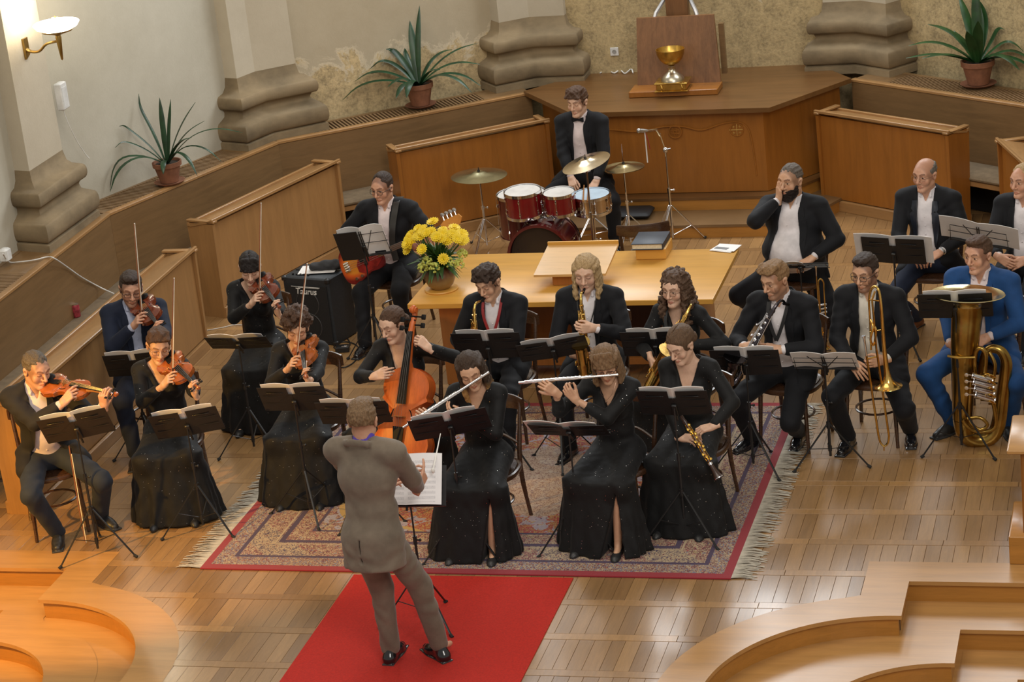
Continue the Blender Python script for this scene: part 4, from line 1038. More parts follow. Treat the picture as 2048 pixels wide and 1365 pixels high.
        for k in (1,-1):
            sm=of[3] if len(of)>3 else SHOE; o=np_obj('shoe',shoe_mesh('shoe_'+sm.name,sm),root); fa=sp.get('foot_dir',{}).get(k)
            dr=nz(P.loc(tuple(P.root)) - P.loc(tuple(P.root)) + (P.knee[k]-P.hj[k])*np.array([1,1,0])+np.array([0,.02,0])) if fa is None else nz([math.sin(math.radians(fa)),math.cos(math.radians(fa)),0])
            o.location=(P.ank[k][0],P.ank[k][1],0); o.rotation_euler=(0,0,math.atan2(dr[1],dr[0])-PI/2)
        if sp.get('tie')=='bow':
            q=MB(); c=P.nb+P.f*.085+P.u*.012; M3=Matrix([list(P.r),list(P.f),list(P.u)]).transposed()
            for k in (1,-1): q.add([Vector(c)+M3@Vector(v) for v in ((k*.006,.0,-.008),(k*.052,-.004,-.024),(k*.055,.002,.024),(k*.006,.004,.008),(k*.006,.014,-.008),(k*.05,.014,-.024),(k*.053,.018,.024),(k*.006,.016,.008))],[(0,1,2,3),(7,6,5,4),(0,4,5,1),(1,5,6,2),(2,6,7,3),(3,7,4,0)])
            q.box(Vector(c)+M3@Vector((0,.008,0)),(.018,.018,.02),M3,bev=.004); q.build('bow_tie',BLK,root)
        if hd.get('watch'):
            k=-1; a=P.wr[k]-nz(P.wr[k]-P.el[k])*.02; q=MB(); M3=Vector(nz(P.wr[k]-P.el[k])).to_track_quat('Z','Y').to_matrix().to_4x4(); M3.translation=Vector(a); q.lathe([(.034,-.01),(.037,0),(.034,.01)],16,M3,cap=False); q.build('wristwatch',mat('watch_steel',(.5,.5,.5),.25,1),root)
    return root,P
# ================================================================ instruments and furniture builders
def UY(px,py,Y):
    d=ray(px,py); return Vector(CAM+d*((Y-CAM[1])/d[1]))
def UX(px,py,X):
    d=ray(px,py); return Vector(CAM+d*((X-CAM[0])/d[0]))
def frame(o,x,y,z):
    m_=Matrix.Identity(4)
    for i in range(3): m_[i][0]=x[i]; m_[i][1]=y[i]; m_[i][2]=z[i]; m_[i][3]=o[i]
    return m_
BRASS=mat('lacquered_brass',(.78,.50,.14),.18,1,.12,20,(1,1,1),.02); TUBAB=mat('aged_brass',(.42,.27,.07),.27,1,.25,7,(1,1,1),.03); SILVER=mat('silver_plate',(.80,.79,.80),.16,1,.06,20); NICK=mat('black_nickel',(.10,.09,.10),.18,1,.3,30); CHROME=mat('chrome',(.75,.75,.77),.12,1,.04,20)
EBON=mat('ebony',(.010,.009,.009),.5,0,.1,20,spec=.15); VARN=wood('violin_varnish',(.33,.085,.015),.2,(1,8,8),5,.3,.6,.02); VARNR=wood('violin_dark_varnish',(.18,.032,.010),.2,(1,8,8),5,.35,.6,.02); CELLOV=wood('cello_varnish',(.50,.105,.014),.42,(1,7,7),4,.2,.0,.02); PIN=mat('maple_neck',(.40,.17,.05),.3,0,.15,12)
BOWW=mat('bow_stick',(.30,.11,.045),.45,0,.12,20); HAIRW=mat('bow_hair',(.85,.80,.68),.5); STRING=mat('string_steel',(.30,.29,.27),.35,.8)
BLKM=mat('black_enamel',(.014,.014,.015),.4,0,.1,20); BLKP=mat('stand_desk_black',(.012,.011,.012),.5,0,.1,20); RUB=mat('rubber',(.015,.015,.015),.8); PAPER=mat('music_paper',(.82,.80,.78),.7,0,.03,10)
def vio_outline(n=14):
    """half outline (x along, half width) of a violin body of length 1"""
    up=[(0.0,0.0)]
    pts=[(0,.0),(.004,.10),(.03,.19),(.09,.262),(.17,.292),(.25,.285),(.315,.255),(.345,.262),(.36,.262),(.375,.238),(.42,.178),(.50,.152),(.58,.168),(.635,.215),(.66,.25),(.675,.268),(.695,.272),(.72,.258),(.76,.262),(.81,.262)]
    # lower bout first (x=0 is the end button), widths as fraction of body length
    lower=[(0,0),(.004,.11),(.03,.20),(.085,.265),(.165,.293),(.245,.283),(.305,.250),(.325,.252),(.345,.258)]
    waist=[(.362,.238),(.40,.185),(.47,.155),(.53,.155),(.60,.175),(.635,.21)]
    upper=[(.650,.238),(.668,.232),(.69,.222),(.74,.236),(.80,.240),(.87,.222),(.935,.172),(.975,.105),(.995,.04),(1.0,0)]
    sp=lambda L:[(p.x,p.y) for p in spline([Vector((a,b,0)) for a,b in L],3)]
    return sp(lower)+sp(waist)+sp(upper)
def viol(name,label,cat,M,S,body,t=.088,pin=False,group=None,chin=True,wy=1.0):
    """S: body length; x along the strings from the end button, z = up out of the top"""
    T=thing(name,label,cat,M=M); H=[(a_,b_*wy) for a_,b_ in vio_outline()]; out=[(x*S,y*S) for x,y in H]+[(x*S,-y*S) for x,y in H[::-1][1:-1]]
    n=len(out); th=t*S; cx=.47*S
    def plate(q,z,arch,sgn,edge):
        rings=[]; fr=[(1.0,0),(.965,.02),(.90,.16),(.78,.48),(.58,.80),(.34,.95),(.12,1.0)]
        vs=[]
        for f,a in fr: vs+=[(cx+(x-cx)*f,y*f,z+sgn*(arch*a)) for x,y in out]
        vs.append((cx,0,z+sgn*arch)); fs=[]
        for r in range(len(fr)-1):
            for i in range(n):
                j=(i+1)%n; a,b,c,d=r*n+i,r*n+j,(r+1)*n+j,(r+1)*n+i; fs.append((a,b,c,d) if sgn<0 else (d,c,b,a))
        for i in range(n): 
            j=(i+1)%n; m_=(len(fr)-1)*n; fs.append((m_+i,m_+j,len(vs)-1) if sgn<0 else (m_+j,m_+i,len(vs)-1))
        q.add(vs,fs); 
        e=edge; vs=[(x,y,z) for x,y in out]+[(x,y,z-sgn*e) for x,y in out]; q.add(vs,[(i,(i+1)%n,n+(i+1)%n,n+i) if sgn>0 else (n+i,n+(i+1)%n,(i+1)%n,i) for i in range(n)])
    q=MB(); plate(q,th/2,.045*S,1,.012*S); plate(q,-th/2,.042*S,-1,.012*S); q.build('body',body,T,smooth=50)
    q=MB(); ins=[(cx+(x-cx)*.97,y*.965) for x,y in out]; q.add([(x,y,-th/2) for x,y in ins]+[(x,y,th/2) for x,y in ins],[(i,(i+1)%n,n+(i+1)%n,n+i) for i in range(n)]); q.build('ribs',body,T)
    zt=th/2+.042*S
    q=MB(); q.add([(S*.60,-.052*S*1.1,zt+.03*S),(S*.60,.052*S*1.1,zt+.03*S),(S*1.37,.034*S,zt+.012*S),(S*1.37,-.034*S,zt+.012*S),(S*.60,-.05*S,zt+.018*S),(S*.60,.05*S,zt+.018*S),(S*1.37,.03*S,zt-.004*S),(S*1.37,-.03*S,zt-.004*S)],[(0,3,2,1),(4,5,6,7),(0,1,5,4),(1,2,6,5),(2,3,7,6),(3,0,4,7)]); q.build('fingerboard',EBON,T,smooth=False)
    q=MB(); q.tube([(S*.97,0,th*.30),(S*1.05,0,zt-.03*S),(S*1.2,0,zt-.028*S),(S*1.38,0,zt-.03*S)],[.05*S,.040*S,.036*S,.034*S],10); q.build('neck',PIN if not pin else body,T)
    q=MB(); q.tube(spline([(S*1.36,0,zt-.02*S),(S*1.45,0,zt-.035*S),(S*1.55,0,zt-.06*S),(S*1.60,0,zt-.045*S),(S*1.625,0,zt-.015*S),(S*1.60,0,zt+.005*S),(S*1.575,0,zt-.015*S)],4),[.035*S]*5+[.030*S]*6+[.026*S]*14,8)
    q.lathe([(.030*S,-.038*S),(.034*S,0),(.030*S,.038*S)],14,Matrix.Translation((S*1.597,0,zt-.022*S))@Matrix.Rotation(PI/2,4,'X')); scr=q.build('scroll',body,T)
    for i,(x,s) in enumerate(((1.40,1),(1.44,-1),(1.49,1),(1.53,-1))):
        q=MB(); q.tube([(S*x,s*-.03*S,zt-.03*S),(S*x,s*.10*S,zt-.03*S)],.010*S,6); q.box((S*x,s*.125*S,zt-.03*S),(.055*S,.05*S,.02*S),bev=.006*S); q.build('peg',EBON,scr)
    q=MB(); q.add([(S*.10,-.045*S,zt+.012*S),(S*.10,.045*S,zt+.012*S),(S*.36,.065*S,zt+.035*S),(S*.36,-.065*S,zt+.035*S),(S*.10,-.04*S,zt-.01*S),(S*.10,.04*S,zt-.01*S),(S*.36,.06*S,zt+.018*S),(S*.36,-.06*S,zt+.018*S)],[(0,3,2,1),(4,5,6,7),(0,1,5,4),(1,2,6,5),(2,3,7,6),(3,0,4,7)])
    q.tube([(0,0,th*.2),(S*.02,0,zt),(S*.1,0,zt+.003*S)],.010*S,6); q.build('tailpiece',EBON,T)
    q=MB(); q.add([(S*.455,-.062*S,zt-.01*S),(S*.455,.062*S,zt-.01*S),(S*.462,.055*S,zt+.072*S),(S*.462,0,zt+.088*S),(S*.462,-.055*S,zt+.072*S),(S*.472,-.062*S,zt-.01*S),(S*.472,.062*S,zt-.01*S),(S*.47,.055*S,zt+.072*S),(S*.47,0,zt+.088*S),(S*.47,-.055*S,zt+.072*S)],[(0,1,2,3,4),(9,8,7,6,5),(0,5,6,1),(1,6,7,2),(2,7,8,3),(3,8,9,4),(4,9,5,0)]); q.build('bridge',PIN,T,smooth=False)
    q=MB()
    for i in range(4):
        y=(-1.5+i); q.tube([(S*.34,y*.024*S,zt+.036*S),(S*.466,y*.032*S,zt+.084*S),(S*1.37,y*.014*S,zt+.016*S)],.0007*max(1,S*2),4)
    q.build('strings',STRING,T)
    for s in (-1,1):
        q=MB(); q.tube(spline([(S*.385,s*.135*S,zt-.018*S),(S*.40,s*.118*S,zt-.008*S),(S*.46,s*.128*S,zt-.010*S),(S*.53,s*.105*S,zt-.004*S),(S*.545,s*.088*S,zt-.001*S)],3),.006*S,5); q.build('sound_hole',EBON,T)
    if chin:
        q=MB(); q.ball((S*.07,.13*S,zt-.005*S),.11*S,12,(.95,.8,.28)); q.build('chin_rest',EBON,T)
    if pin:
        q=MB(); q.tube([(0.02,0,0),(-.02,0,0)],.016,8); q.tube([(0,0,0),(-pin,0,0)],.005,6); q.build('endpin',STRING,T)
    return T
def bow(label,a,b,group=None,frog=(0,1,0)):
    """stick from the frog end a to the tip b (world)"""
    a=Vector(a);b=Vector(b);z=(b-a).normalized(); y=Vector(frog); y=(y-z*y.dot(z)).normalized(); x=y.cross(z); L=(b-a).length
    T=thing('bow',label,'bow',M=frame(a,x,y,z),group=group)
    q=MB(); q.tube([(0,0,0),(0,-.004,L*.3),(0,-.010,L*.6),(0,-.004,L*.9),(0,0,L)],[.0046,.0044,.0040,.0034,.003],7); q.build('stick',BOWW,T)
    q=MB(); q.tube([(0,.016,.05),(0,.013,L-.004)],.0013,5,flat=2.6); q.build('bow_hair',HAIRW,T)
    q=MB(); q.box((0,.010,.045),(.010,.018,.045),bev=.002); q.build('frog',EBON,T); q=MB(); q.box((0,.007,L-.004),(.007,.018,.010),bev=.002); q.build('tip',HAIRW,T); return T
def sax(label,M,metal,keys,sc_=1.0,short=False):
    T=thing('bass_clarinet' if short else 'saxophone',label,'clarinet' if short else 'saxophone',M=M@Matrix.Scale(sc_,4))
    q=MB(); q.tube([(0,-.012,.001),(0,.02,0),(0,.075,-.002)],[.005,.0105,.0115],10); q.build('mouthpiece',EBON,T)
    q=MB(); q.tube(spline([(0,.06,-.001),(0,.10,.012),(0,.14,.006),(0,.162,-.03),(0,.17,-.075)],4),[.0085]*6+[.010]*5+[.012]*6,12); q.tube([(0,.17,-.062),(0,.17,-.082)],.017,12); q.build('neck_pipe',metal,T)
    q=MB(); q.tube([(0,.17,-.075),(0,.17,-.56)],[.0135,.029],16,cap=False); btb=q.build('body_tube',metal,T)
    q=MB(); q.tube(spline([(0,.17,-.55),(0,.178,-.60),(0,.21,-.64),(0,.255,-.635),(0,.285,-.59),(0,.292,-.545)],4),[.029+.0006*i for i in range(21)],16,cap=False); q.tube([(0,.17,-.545),(0,.17,-.56)],.032,16); q.tube([(0,.29,-.56),(0,.292,-.545)],.043,16); q.build('bow_bend',metal,T)
    q=MB(); kk=.35 if short else 1; P=spline([(0,.292,-.55),(0,.298,-.55+.09*kk),(0,.308,-.55+.17*kk),(0,.33,-.55+.235*kk)],4); N=len(P); R=[.041+.012*(i/(N-1)) for i in range(N)]; 
    z_=-.55+.235*kk; P+= [Vector((0,.336,z_+.013)),Vector((0,.340,z_+.021)),Vector((0,.342,z_+.025))]; R+=[.058,.066,.074]; 
    P2=[P[-1]+Vector((0,0,.001)),P[-3],P[N-2],P[2]]; q.tube(P,R,20,cap=False); q.tube(P2[:],[.0735,.055,.049,.038],20,cap=True); q.build('bell',metal,T)
    q=MB()
    for x in (.024,-.022,.015): q.tube([(x,.185,-.10),(x*1.3,.195,-.54)],.0028,6)
    q.tube([(.03,.16,-.12),(.042,.165,-.5)],.0025,6)
    for i in range(6): z=-.13-.075*i; q.tube([(-.024,.185,z),(.026,.185,z)],.003,5)
    for s_ in (1,-1): q.tube([(s_*.03,.17,-.53),(s_*.035,.24,-.50),(s_*.03,.285,-.46)],.004,6)
    q.build('key_rods',keys,T)
    for i in range(11):
        z=-.12-.043*i; r=.009+.0009*i; y=.17+.0135+.0155*(i/10)+.008; x=.004*(-1)**i
        q=MB(); q.lathe([(r,0),(r,.005),(r*.6,.008),(.001,.008)],12,Matrix.Translation((x,y,z))@Matrix.Rotation(-PI/2,4,'X')); q.build('pad_cup',keys,btb)
    for i,(x,y,z,r) in enumerate(((.036,.20,-.20,.012),(.038,.19,-.28,.013),(-.034,.2,-.35,.014),(.05,.25,-.52,.018),(.055,.29,-.47,.02),(-.055,.29,-.44,.02))):
        q=MB(); q.lathe([(r,0),(r,.005),(.001,.007)],12,Matrix.Translation((x,y,z))@Matrix.Rotation(math.copysign(PI/2,x),4,'Y')); q.tube([(x,y,z),(x*.6,.18,z+.06)],.003,5); q.build('side_key',keys,btb)
    return T
def flute(label,a,b,up=(0,0,1)):
    a=Vector(a);b=Vector(b);x=(b-a).normalized(); L=(b-a).length; z=Vector(up); z=(z-x*z.dot(x)).normalized(); y=z.cross(x)
    T=thing('flute',label,'flute',M=frame(a,x,y,z)); n=L/.67
    q=MB(); q.tube([(0,0,0),(L,0,0)],.0098,12); 
    for c in (.0,.21,.235,.55,.565): q.tube([(c*n,0,0),(c*n+.012,0,0)],.0115,12)
    q.build('tube',SILVER,T); q=MB(); q.box((.17*n*.35,0,.0105),(.026,.016,.006),bev=.002); q.build('lip_plate',SILVER,T)
    q=MB(); q.tube([(.25*n,.008,.010),(.63*n,.008,.010)],.002,5); q.tube([(.25*n,-.009,.008),(.63*n,-.009,.008)],.002,5); q.build('key_rods',SILVER,T)
    for i in range(13):
        q=MB(); q.lathe([(.0085,0),(.0085,.003),(.001,.004)],10,Matrix.Translation(((.26+.027*i)*n,0,.0105))); q.build('key',SILVER,T)
    return T
def clarinet(label,a,b,keym,wd,sc_=1):
    a=Vector(a);b=Vector(b);x=(b-a).normalized(); L=(b-a).length; z=Vector((0,-.6,1)); z=(z-x*z.dot(x)).normalized(); y=z.cross(x)
    T=thing('clarinet',label,'clarinet',M=frame(a,x,y,z))
    q=MB(); q.tube([(0,0,0),(.02,0,0),(.08,0,0)],[.004,.010,.013],10); q.build('mouthpiece',EBON,T)
    q=MB(); q.tube([(.07,0,0),(L-.09,0,0)],[.013,.0145],12); 
    for c in (.12,.13,.34,.36): q.tube([(c*L/.62,0,0),(c*L/.62+.012,0,0)],.0165,12)
    q.build('body_tube',wd,T); q=MB(); q.tube([(L-.10,0,0),(L-.07,0,0),(L-.04,0,0),(L-.015,0,0),(L,0,0)],[.0155,.017,.022,.031,.038],18); q.tube([(L-.002,0,0),(L+.001,0,0)],.036,18); q.build('bell',wd,T)
    q=MB(); q.tube([(L-.12,0,0),(L-.105,0,0)],.0185,14); q.build('metal_ring',SILVER,T); q=MB(); q.tube([(L-.004,0,0),(L+.001,0,0)],.0395,18,cap=False); q.build('metal_ring',SILVER,T)
    q=MB(); 
    for yy in (.014,-.013,.004): q.tube([(.14,yy,.013),(L-.14,yy*1.2,.014)],.0022,5)
    q.build('key_rods',keym,T)
    for i in range(12):
        xx=.15+(L-.29)*i/11; yy=(.012,-.012,0,.018)[i%4]; q=MB(); q.lathe([(.0095,0),(.0095,.004),(.001,.006)],10,Matrix.Translation((xx,yy,.015))); q.tube([(xx,yy,.018),(xx+.02,-yy,.014)],.0022,4); q.build('key',keym,T)
    return T
# ---------------------------------------------------------------- bentwood chair
CHW=wood('bentwood_dark',(.060,.026,.012),.28,(1,1,6),6,.3,.4); CHL=wood('bentwood_brown',(.16,.06,.022),.3,(1,1,6),6,.3,.4)
def make_chair(label,w_,seatm=None):
    T=thing('bentwood_chair',label,'chair')
    n=28; sh=[(.205*math.copysign(abs(math.cos(a))**.75,math.cos(a)),.20*math.copysign(abs(math.sin(a))**.75,math.sin(a))) for a in [2*PI*i/n for i in range(n)]]
    q=MB(); q.prism([(x*.93,y*.93) for x,y in sh],.445,.458); q.build('seat',seatm or w_,T)
    q=MB(); q.tube([(x,y,.438) for x,y in sh],.017,8,close=True,flat=1.2); q.build('seat_frame',w_,T)
    for s in (-1,1):
        q=MB(); q.tube(spline([(s*.165,.165,.43),(s*.172,.178,.25),(s*.182,.195,0)],3),[.017]*3+[.015]*2+[.013]*2,8); q.build('leg',w_,T)
        q=MB(); q.tube(spline([(s*.19,-.235,0),(s*.172,-.195,.25),(s*.170,-.182,.45),(s*.182,-.215,.66),(s*.188,-.262,.83)],3),[.014]*3+[.017]*6+[.014]*4,8); q.build('leg',w_,T)
    q=MB(); q.tube([(.150*math.cos(a),.150*math.sin(a),.22) for a in [2*PI*i/22 for i in range(22)]],.009,6,close=True); q.build('stretcher_ring',w_,T)
    q=MB(); q.tube(spline([(-.205,-.245,.80),(-.13,-.30,.835),(0,-.325,.845),(.13,-.30,.835),(.205,-.245,.80)],4),.034,8,flat=.42) if False else None
    P=spline([(-.21,-.245,0),(-.12,-.305,0),(0,-.325,0),(.12,-.305,0),(.21,-.245,0)],4); vs=[];fs=[]
    for i,p in enumerate(P):
        hgt=.040+.012*math.sin(PI*i/(len(P)-1)); nrm=Vector((p.x*.9,-.25,0)).normalized()*.011
        for dx,dz in ((-1,-1),(1,-1),(1,.6),(.5,1),(-.5,1),(-1,.6)): vs.append((p.x+nrm.x*dx,p.y+nrm.y*dx,.815+dz*hgt))
    for i in range(len(P)-1): fs+=[(i*6+k,i*6+(k+1)%6,(i+1)*6+(k+1)%6,(i+1)*6+k) for k in range(6)]
    fs+=[tuple(range(5,-1,-1)),tuple(len(vs)-6+k for k in range(6))]; q=MB(); q.add(vs,fs); q.build('back_rail',w_,T)
    q=MB(); q.tube(spline([(-.170,-.19,.56),(0,-.262,.60),(.170,-.19,.56)],5),.010,6); q.build('lower_back_rail',w_,T)
    return T
# ---------------------------------------------------------------- music stand
def make_stand(label,base,desk_h,wd=.47,hd=.24,tilt=30,yaw=0,kind='solid',legyaw=30,group='black folding music stands',legr=.30,hub=None,open_=1.0,roll=0):
    T=thing('music_stand',label,'music stand',base,0,group); hub=hub or .36
    zt=desk_h-.03
    q=MB(); q.tube([(0,0,.05),(0,0,zt*.62)],.0095,8); q.build('lower_tube',BLKM,T)
    q=MB(); q.tube([(0,0,zt*.58),(0,0,zt)],.0062,8); q.build('upper_tube',BLKM,T)
    q=MB(); q.tube([(0,0,zt*.60),(0,0,zt*.66)],.014,8); q.tube([(0,0,zt*.63),(.03,0,zt*.63)],.006,6); q.ball((.034,0,zt*.63),.010,8); q.build('height_knob',BLKM,T)
    q=MB(); q.tube([(0,0,hub-.03),(0,0,hub+.02)],.017,8); q.build('leg_hub',BLKM,T); q=MB(); q.tube([(0,0,.09),(0,0,.13)],.014,8); q.build('strut_collar',BLKM,T)
    for i in range(3):
        a=math.radians(legyaw+120*i); c,s=math.cos(a),math.sin(a)
        q=MB(); q.tube([(c*.014,s*.014,hub),(c*legr,s*legr,.012)],.0085,6,flat=.6); lg=q.build('leg',BLKM,T)
        q=MB(); q.tube([(c*(legr-.012),s*(legr-.012),.02),(c*(legr+.012),s*(legr+.012),.008)],.012,7); q.build('leg_tip',RUB,lg)
        f=.52; q=MB(); q.tube([(c*.012,s*.012,.11),(c*(.014+(legr-.014)*f),s*(.014+(legr-.014)*f),hub*(1-f)+.012*f)],.005,5,flat=.6); q.build('strut',BLKM,lg)
    t=math.radians(tilt); Rz=Matrix.Rotation(math.radians(yaw),4,'Z')@Matrix.Rotation(math.radians(roll),4,'Y')@Matrix.Rotation(t,4,'X')
    M=Matrix.Translation((0,0,desk_h))@Rz   # local: x across, z up the desk, +y faces the player
    Dm=lambda q,n,m_,par=T:(lambda o:(setattr(o,'matrix_parent_inverse',Matrix.Identity(4)),setattr(o,'matrix_local',M),o)[-1])(q.build(n,m_,par))
    w2,h2=wd/2,hd/2
    q=MB()
    if kind=='solid':
        for k in (-1,1):
            o_=[(k*.001,0,-h2),(k*w2,.012,-h2),(k*w2,.012,h2*.94),(k*.026,0,h2),(k*.026,0,h2*.42),(k*.001,0,h2*.42)]; o_=o_ if k>0 else o_[::-1]; q.add(o_+[(a_,b_-.003,c_) for a_,b_,c_ in o_],[(0,1,2,3,4,5),(11,10,9,8,7,6)]+[(i_,6+i_,6+(i_+1)%6,(i_+1)%6) for i_ in range(6)])
        Dm(q,'desk',BLKP); q=MB()
        for k in (-1,1):
            for z in (-.35,.25): q.box((k*w2*.5,.001,z*h2),(w2*.82,.003,.006))
            q.box((k*w2*.5,-.001,h2*.55),(w2*.5,.004,.010),bev=.002); 
            for x in (.3,.6): 
                q.lathe([(.005,0),(.004,.004),(.001,.005)],8,Matrix.Translation((k*w2*x,-.0,h2*.55))@Matrix.Rotation(PI/2,4,'X'))
        Dm(q,'desk_ribs',BLKM)
    else:
        r=.0034
        q.tube([(-w2,0,-h2),(-w2*.96,0,h2*.78),(w2*.96,0,h2*.78),(w2,0,-h2)],r,5); q.tube([(-w2*1.05,0,h2*.1),(w2*1.05,0,h2*.1)],r,5); q.tube([(-w2*1.05,0,-h2*.8),(w2*1.05,0,-h2*.8)],r,5)
        q.tube([(-.015,0,-h2*.5),(-w2*.5,0,h2*1.02)],r,5); q.tube([(.015,0,-h2*.5),(w2*.5,0,h2*1.02)],r,5)
        for x in (-.008,.008): q.tube([(x,0,-h2),(x,0,h2*1.02)],r*1.3,5)
        Dm(q,'wire_desk',BLKM)
    q=MB(); q.box((0,.022,-h2+.002),(wd*.98,.035,.004)); q.box((0,.039,-h2+.010),(wd*.98,.003,.018)); Dm(q,'lip',BLKM)
    q=MB(); q.box((0,-.012,-h2*.45),(.035,.022,.11),bev=.004); q.tube([(0,-.014,-h2*.5),(0,-.02,-h2-.03)],.008,6); Dm(q,'bracket',BLKM)
    return T,Matrix.Translation(base)@M,h2
def sheet(label,M,h2,w=.21,h=.297,off=0,spread=2,lift=0,tiltz=0,curl=.012,group='sheet music on the black stands',notes=False):
    """open sheet music standing on the lip, facing the player"""
    T=thing('sheet_music',label,'sheet music',M=M@Matrix.Translation((off,.006,-h2+.004+lift))@Matrix.Rotation(math.radians(tiltz),4,'Y'),group=group)
    for k in ((-1,1) if spread==2 else (0,)):
        n=6; vs=[];fs=[]
        for j in range(2):
            for i in range(n+1):
                u=i/n; x=(k*w*u) if k else (u-.5)*w; y=.004+curl*math.sin(PI*u)+(.012*u if k else 0)
                for y2 in (0,.0035): vs.append((x,y+y2,j*h-( .004*u*u)))
        for i in range(n):
            a=2*i; b=2*(n+1)+2*i; fs+=[(a,a+2,b+2,b),(a+1,b+1,b+3,a+3),(a,a+1,a+3,a+2),(b,b+2,b+3,b+1)]
        e=2*n; fs+=[(0,2*(n+1),2*(n+1)+1,1),(e,e+1,2*(n+1)+e+1,2*(n+1)+e)]
        q=MB(); q.add(vs,fs)
        if k<0: q.f=[f[::-1] for f in q.f]
        q.build('page',NOTES if notes else PAPER,T,smooth=50)
    return T
def notes_mat():
    t=NT('printed_music'); c=t.coord(); x,y,z=t.xyz(c)[0:3]
    st=t.math('MODULO',t.math('MULTIPLY',z,1/.033),1.0); ln=t.math('LESS_THAN',t.math('MODULO',t.math('MULTIPLY',st,9.0),1.0),.28); on=t.math('LESS_THAN',st,.55)
    v=t.voro(t.mapping(c,(1,0,1)),150); nt=t.math('MULTIPLY',t.math('LESS_THAN',v,.22),on); inx=t.math('LESS_THAN',t.math('ABSOLUTE',t.math('SUBTRACT',t.math('ABSOLUTE',x),.105)),.092); inz=t.math('LESS_THAN',t.math('ABSOLUTE',t.math('SUBTRACT',z,.148)),.135)
    f=t.math('MULTIPLY',t.math('MULTIPLY',t.math('MAXIMUM',t.math('MULTIPLY',ln,on),nt),inx),inz)
    return t.out(t.mix(t.math('MULTIPLY',f,.6),(.82,.81,.82),(.10,.10,.14)),.7)
NOTES=notes_mat()
# ================================================================ the orchestra
HBRN=hair_mat('brown_hair',(.085,.042,.022)); HDK=hair_mat('dark_brown_hair',(.042,.024,.016)); HGR=hair_mat('grey_brown_hair',(.12,.095,.07)); HBLK=hair_mat('black_hair',(.017,.012,.011)); HSALT=hair_mat('salt_grey_hair',(.16,.14,.12)); HSAND=hair_mat('sandy_hair',(.27,.155,.07)); HBLD=hair_mat('blond_hair',(.46,.30,.14),(.74,.56,.33)); HCURL=hair_mat('curly_brown_hair',(.07,.035,.02),(.16,.085,.05),1); HCURL2=hair_mat('curly_light_brown_hair',(.10,.055,.032),(.22,.13,.08),1); HLB=hair_mat('light_brown_hair',(.20,.115,.055)); HOMB=hair_mat('ombre_hair',(.05,.028,.016),None,0,((.45,.24,.08),1.16)); HBACK=hair_mat('reddish_grey_hair',(.20,.12,.06))
def px_(P,x,y,fwd): 
    Y=(P.wld(P.nb)).y-fwd; return P.loc(UY(x,y,Y))
def wd_(P,v):
    """world direction to local"""
    return np.array(P.Mi.to_3x3()@Vector(v))
def vio(P,ang,drop=.12,sc_=1.0,tilt=28,off=(-.065,.045,.575)):
    a=math.radians(ang); D=nz(wd_(P,(math.sin(a),-math.cos(a),-drop))); Z=np.array([0,0,1.]); Z=nz(Z-D*(Z@D)); Tr=np.cross(D,Z); t=math.radians(tilt)
    Z2=Z*math.cos(t)+Tr*math.sin(t); Tr2=np.cross(D,Z2); O=P.at(*off)
    return O,D,Z2,Tr2
def vhands(ang,drop=.12,tilt=28,up=.0):
    def L(P):
        O,D,Z,T=vio(P,ang,drop,1,tilt); return dict(w=O+D*.505-Z*.074+T*.040,f=Z*.9-T*.05+D*.15,n=-T*.9-Z*.25,pole=(-.3,.1,-1),cs=[(30,55,30),(42,60,30),(50,62,35),(55,60,35)],t=.25)
    def R(P):
        O,D,Z,T=vio(P,ang,drop,1,tilt); return dict(w=O+D*.235+Z*.035+T*.135+np.array([0,0,-.045]),f=-T*.50+Z*.42+D*.45,n=-T*.5-Z*.75,pole=(.8,-.1,-.85),cs=[(22,35,25),(38,55,35),(50,65,40),(60,70,40)],t=.6)
    return L,R
def do_violin(P,ang,label,m_,drop=.12,tilt=28,S=.385):
    O,D,Z,T=vio(P,ang,drop,1,tilt); R3=P.M.to_3x3(); M=frame(P.wld(O),R3@Vector(D),R3@Vector(-T),R3@Vector(Z)); return viol('violin',label,'violin',M,S,m_)
def saxhands(dx=0,tz=0):
    def fr(P):
        m_=P.hc+P.H@np.array([0,.100,-.066])*P.hs; 
        f=nz(P.H[:,1]*np.array([1,1,0])); r=np.cross(f,np.array([0,0,1])); z=nz(np.array([0,0,1.])+r*dx+f*tz); f=nz(f-z*(f@z)); r=np.cross(f,z); return m_,r,f,z
    def L(P): m_,r,f,z=fr(P); return dict(w=m_+f*.20-z*.24-r*.085,f=f*.35+r*.75+z*.1,n=r*.5-f*.75,pole=(-.9,-.2,-.8),cs=[(45,45,30)]*4,t=.4)
    def R(P): m_,r,f,z=fr(P); return dict(w=m_+f*.17-z*.46+r*.09,f=f*.45-r*.7+z*.1,n=-r*.5-f*.7,pole=(.9,-.2,-.8),cs=[(45,45,30)]*4,t=.4)
    def M(P): 
        m_,r,f,z=fr(P); R3=P.M.to_3x3(); return frame(P.wld(m_),R3@Vector(r),R3@Vector(f),R3@Vector(z))
    return L,R,M
def A(P,x,y,fwd,f,n,pole=None,**k):
    d=dict(w=px_(P,x,y,fwd),f=wd_(P,f),n=wd_(P,n),**k)
    if pole is not None: d['pole']=pole
    return d
BY={}
def person(key,**sp):
    sp['hp']=(-(sp.pop('hw',0)-sp['heading']),sp.pop('pitch',15),sp.pop('roll',0)); sp['seed']=hash(key)%97 if isinstance(key,int) else 5
    r,P=build_person(sp); BY[key]=P; return P
V1,V1R=vhands(80,.10,20)
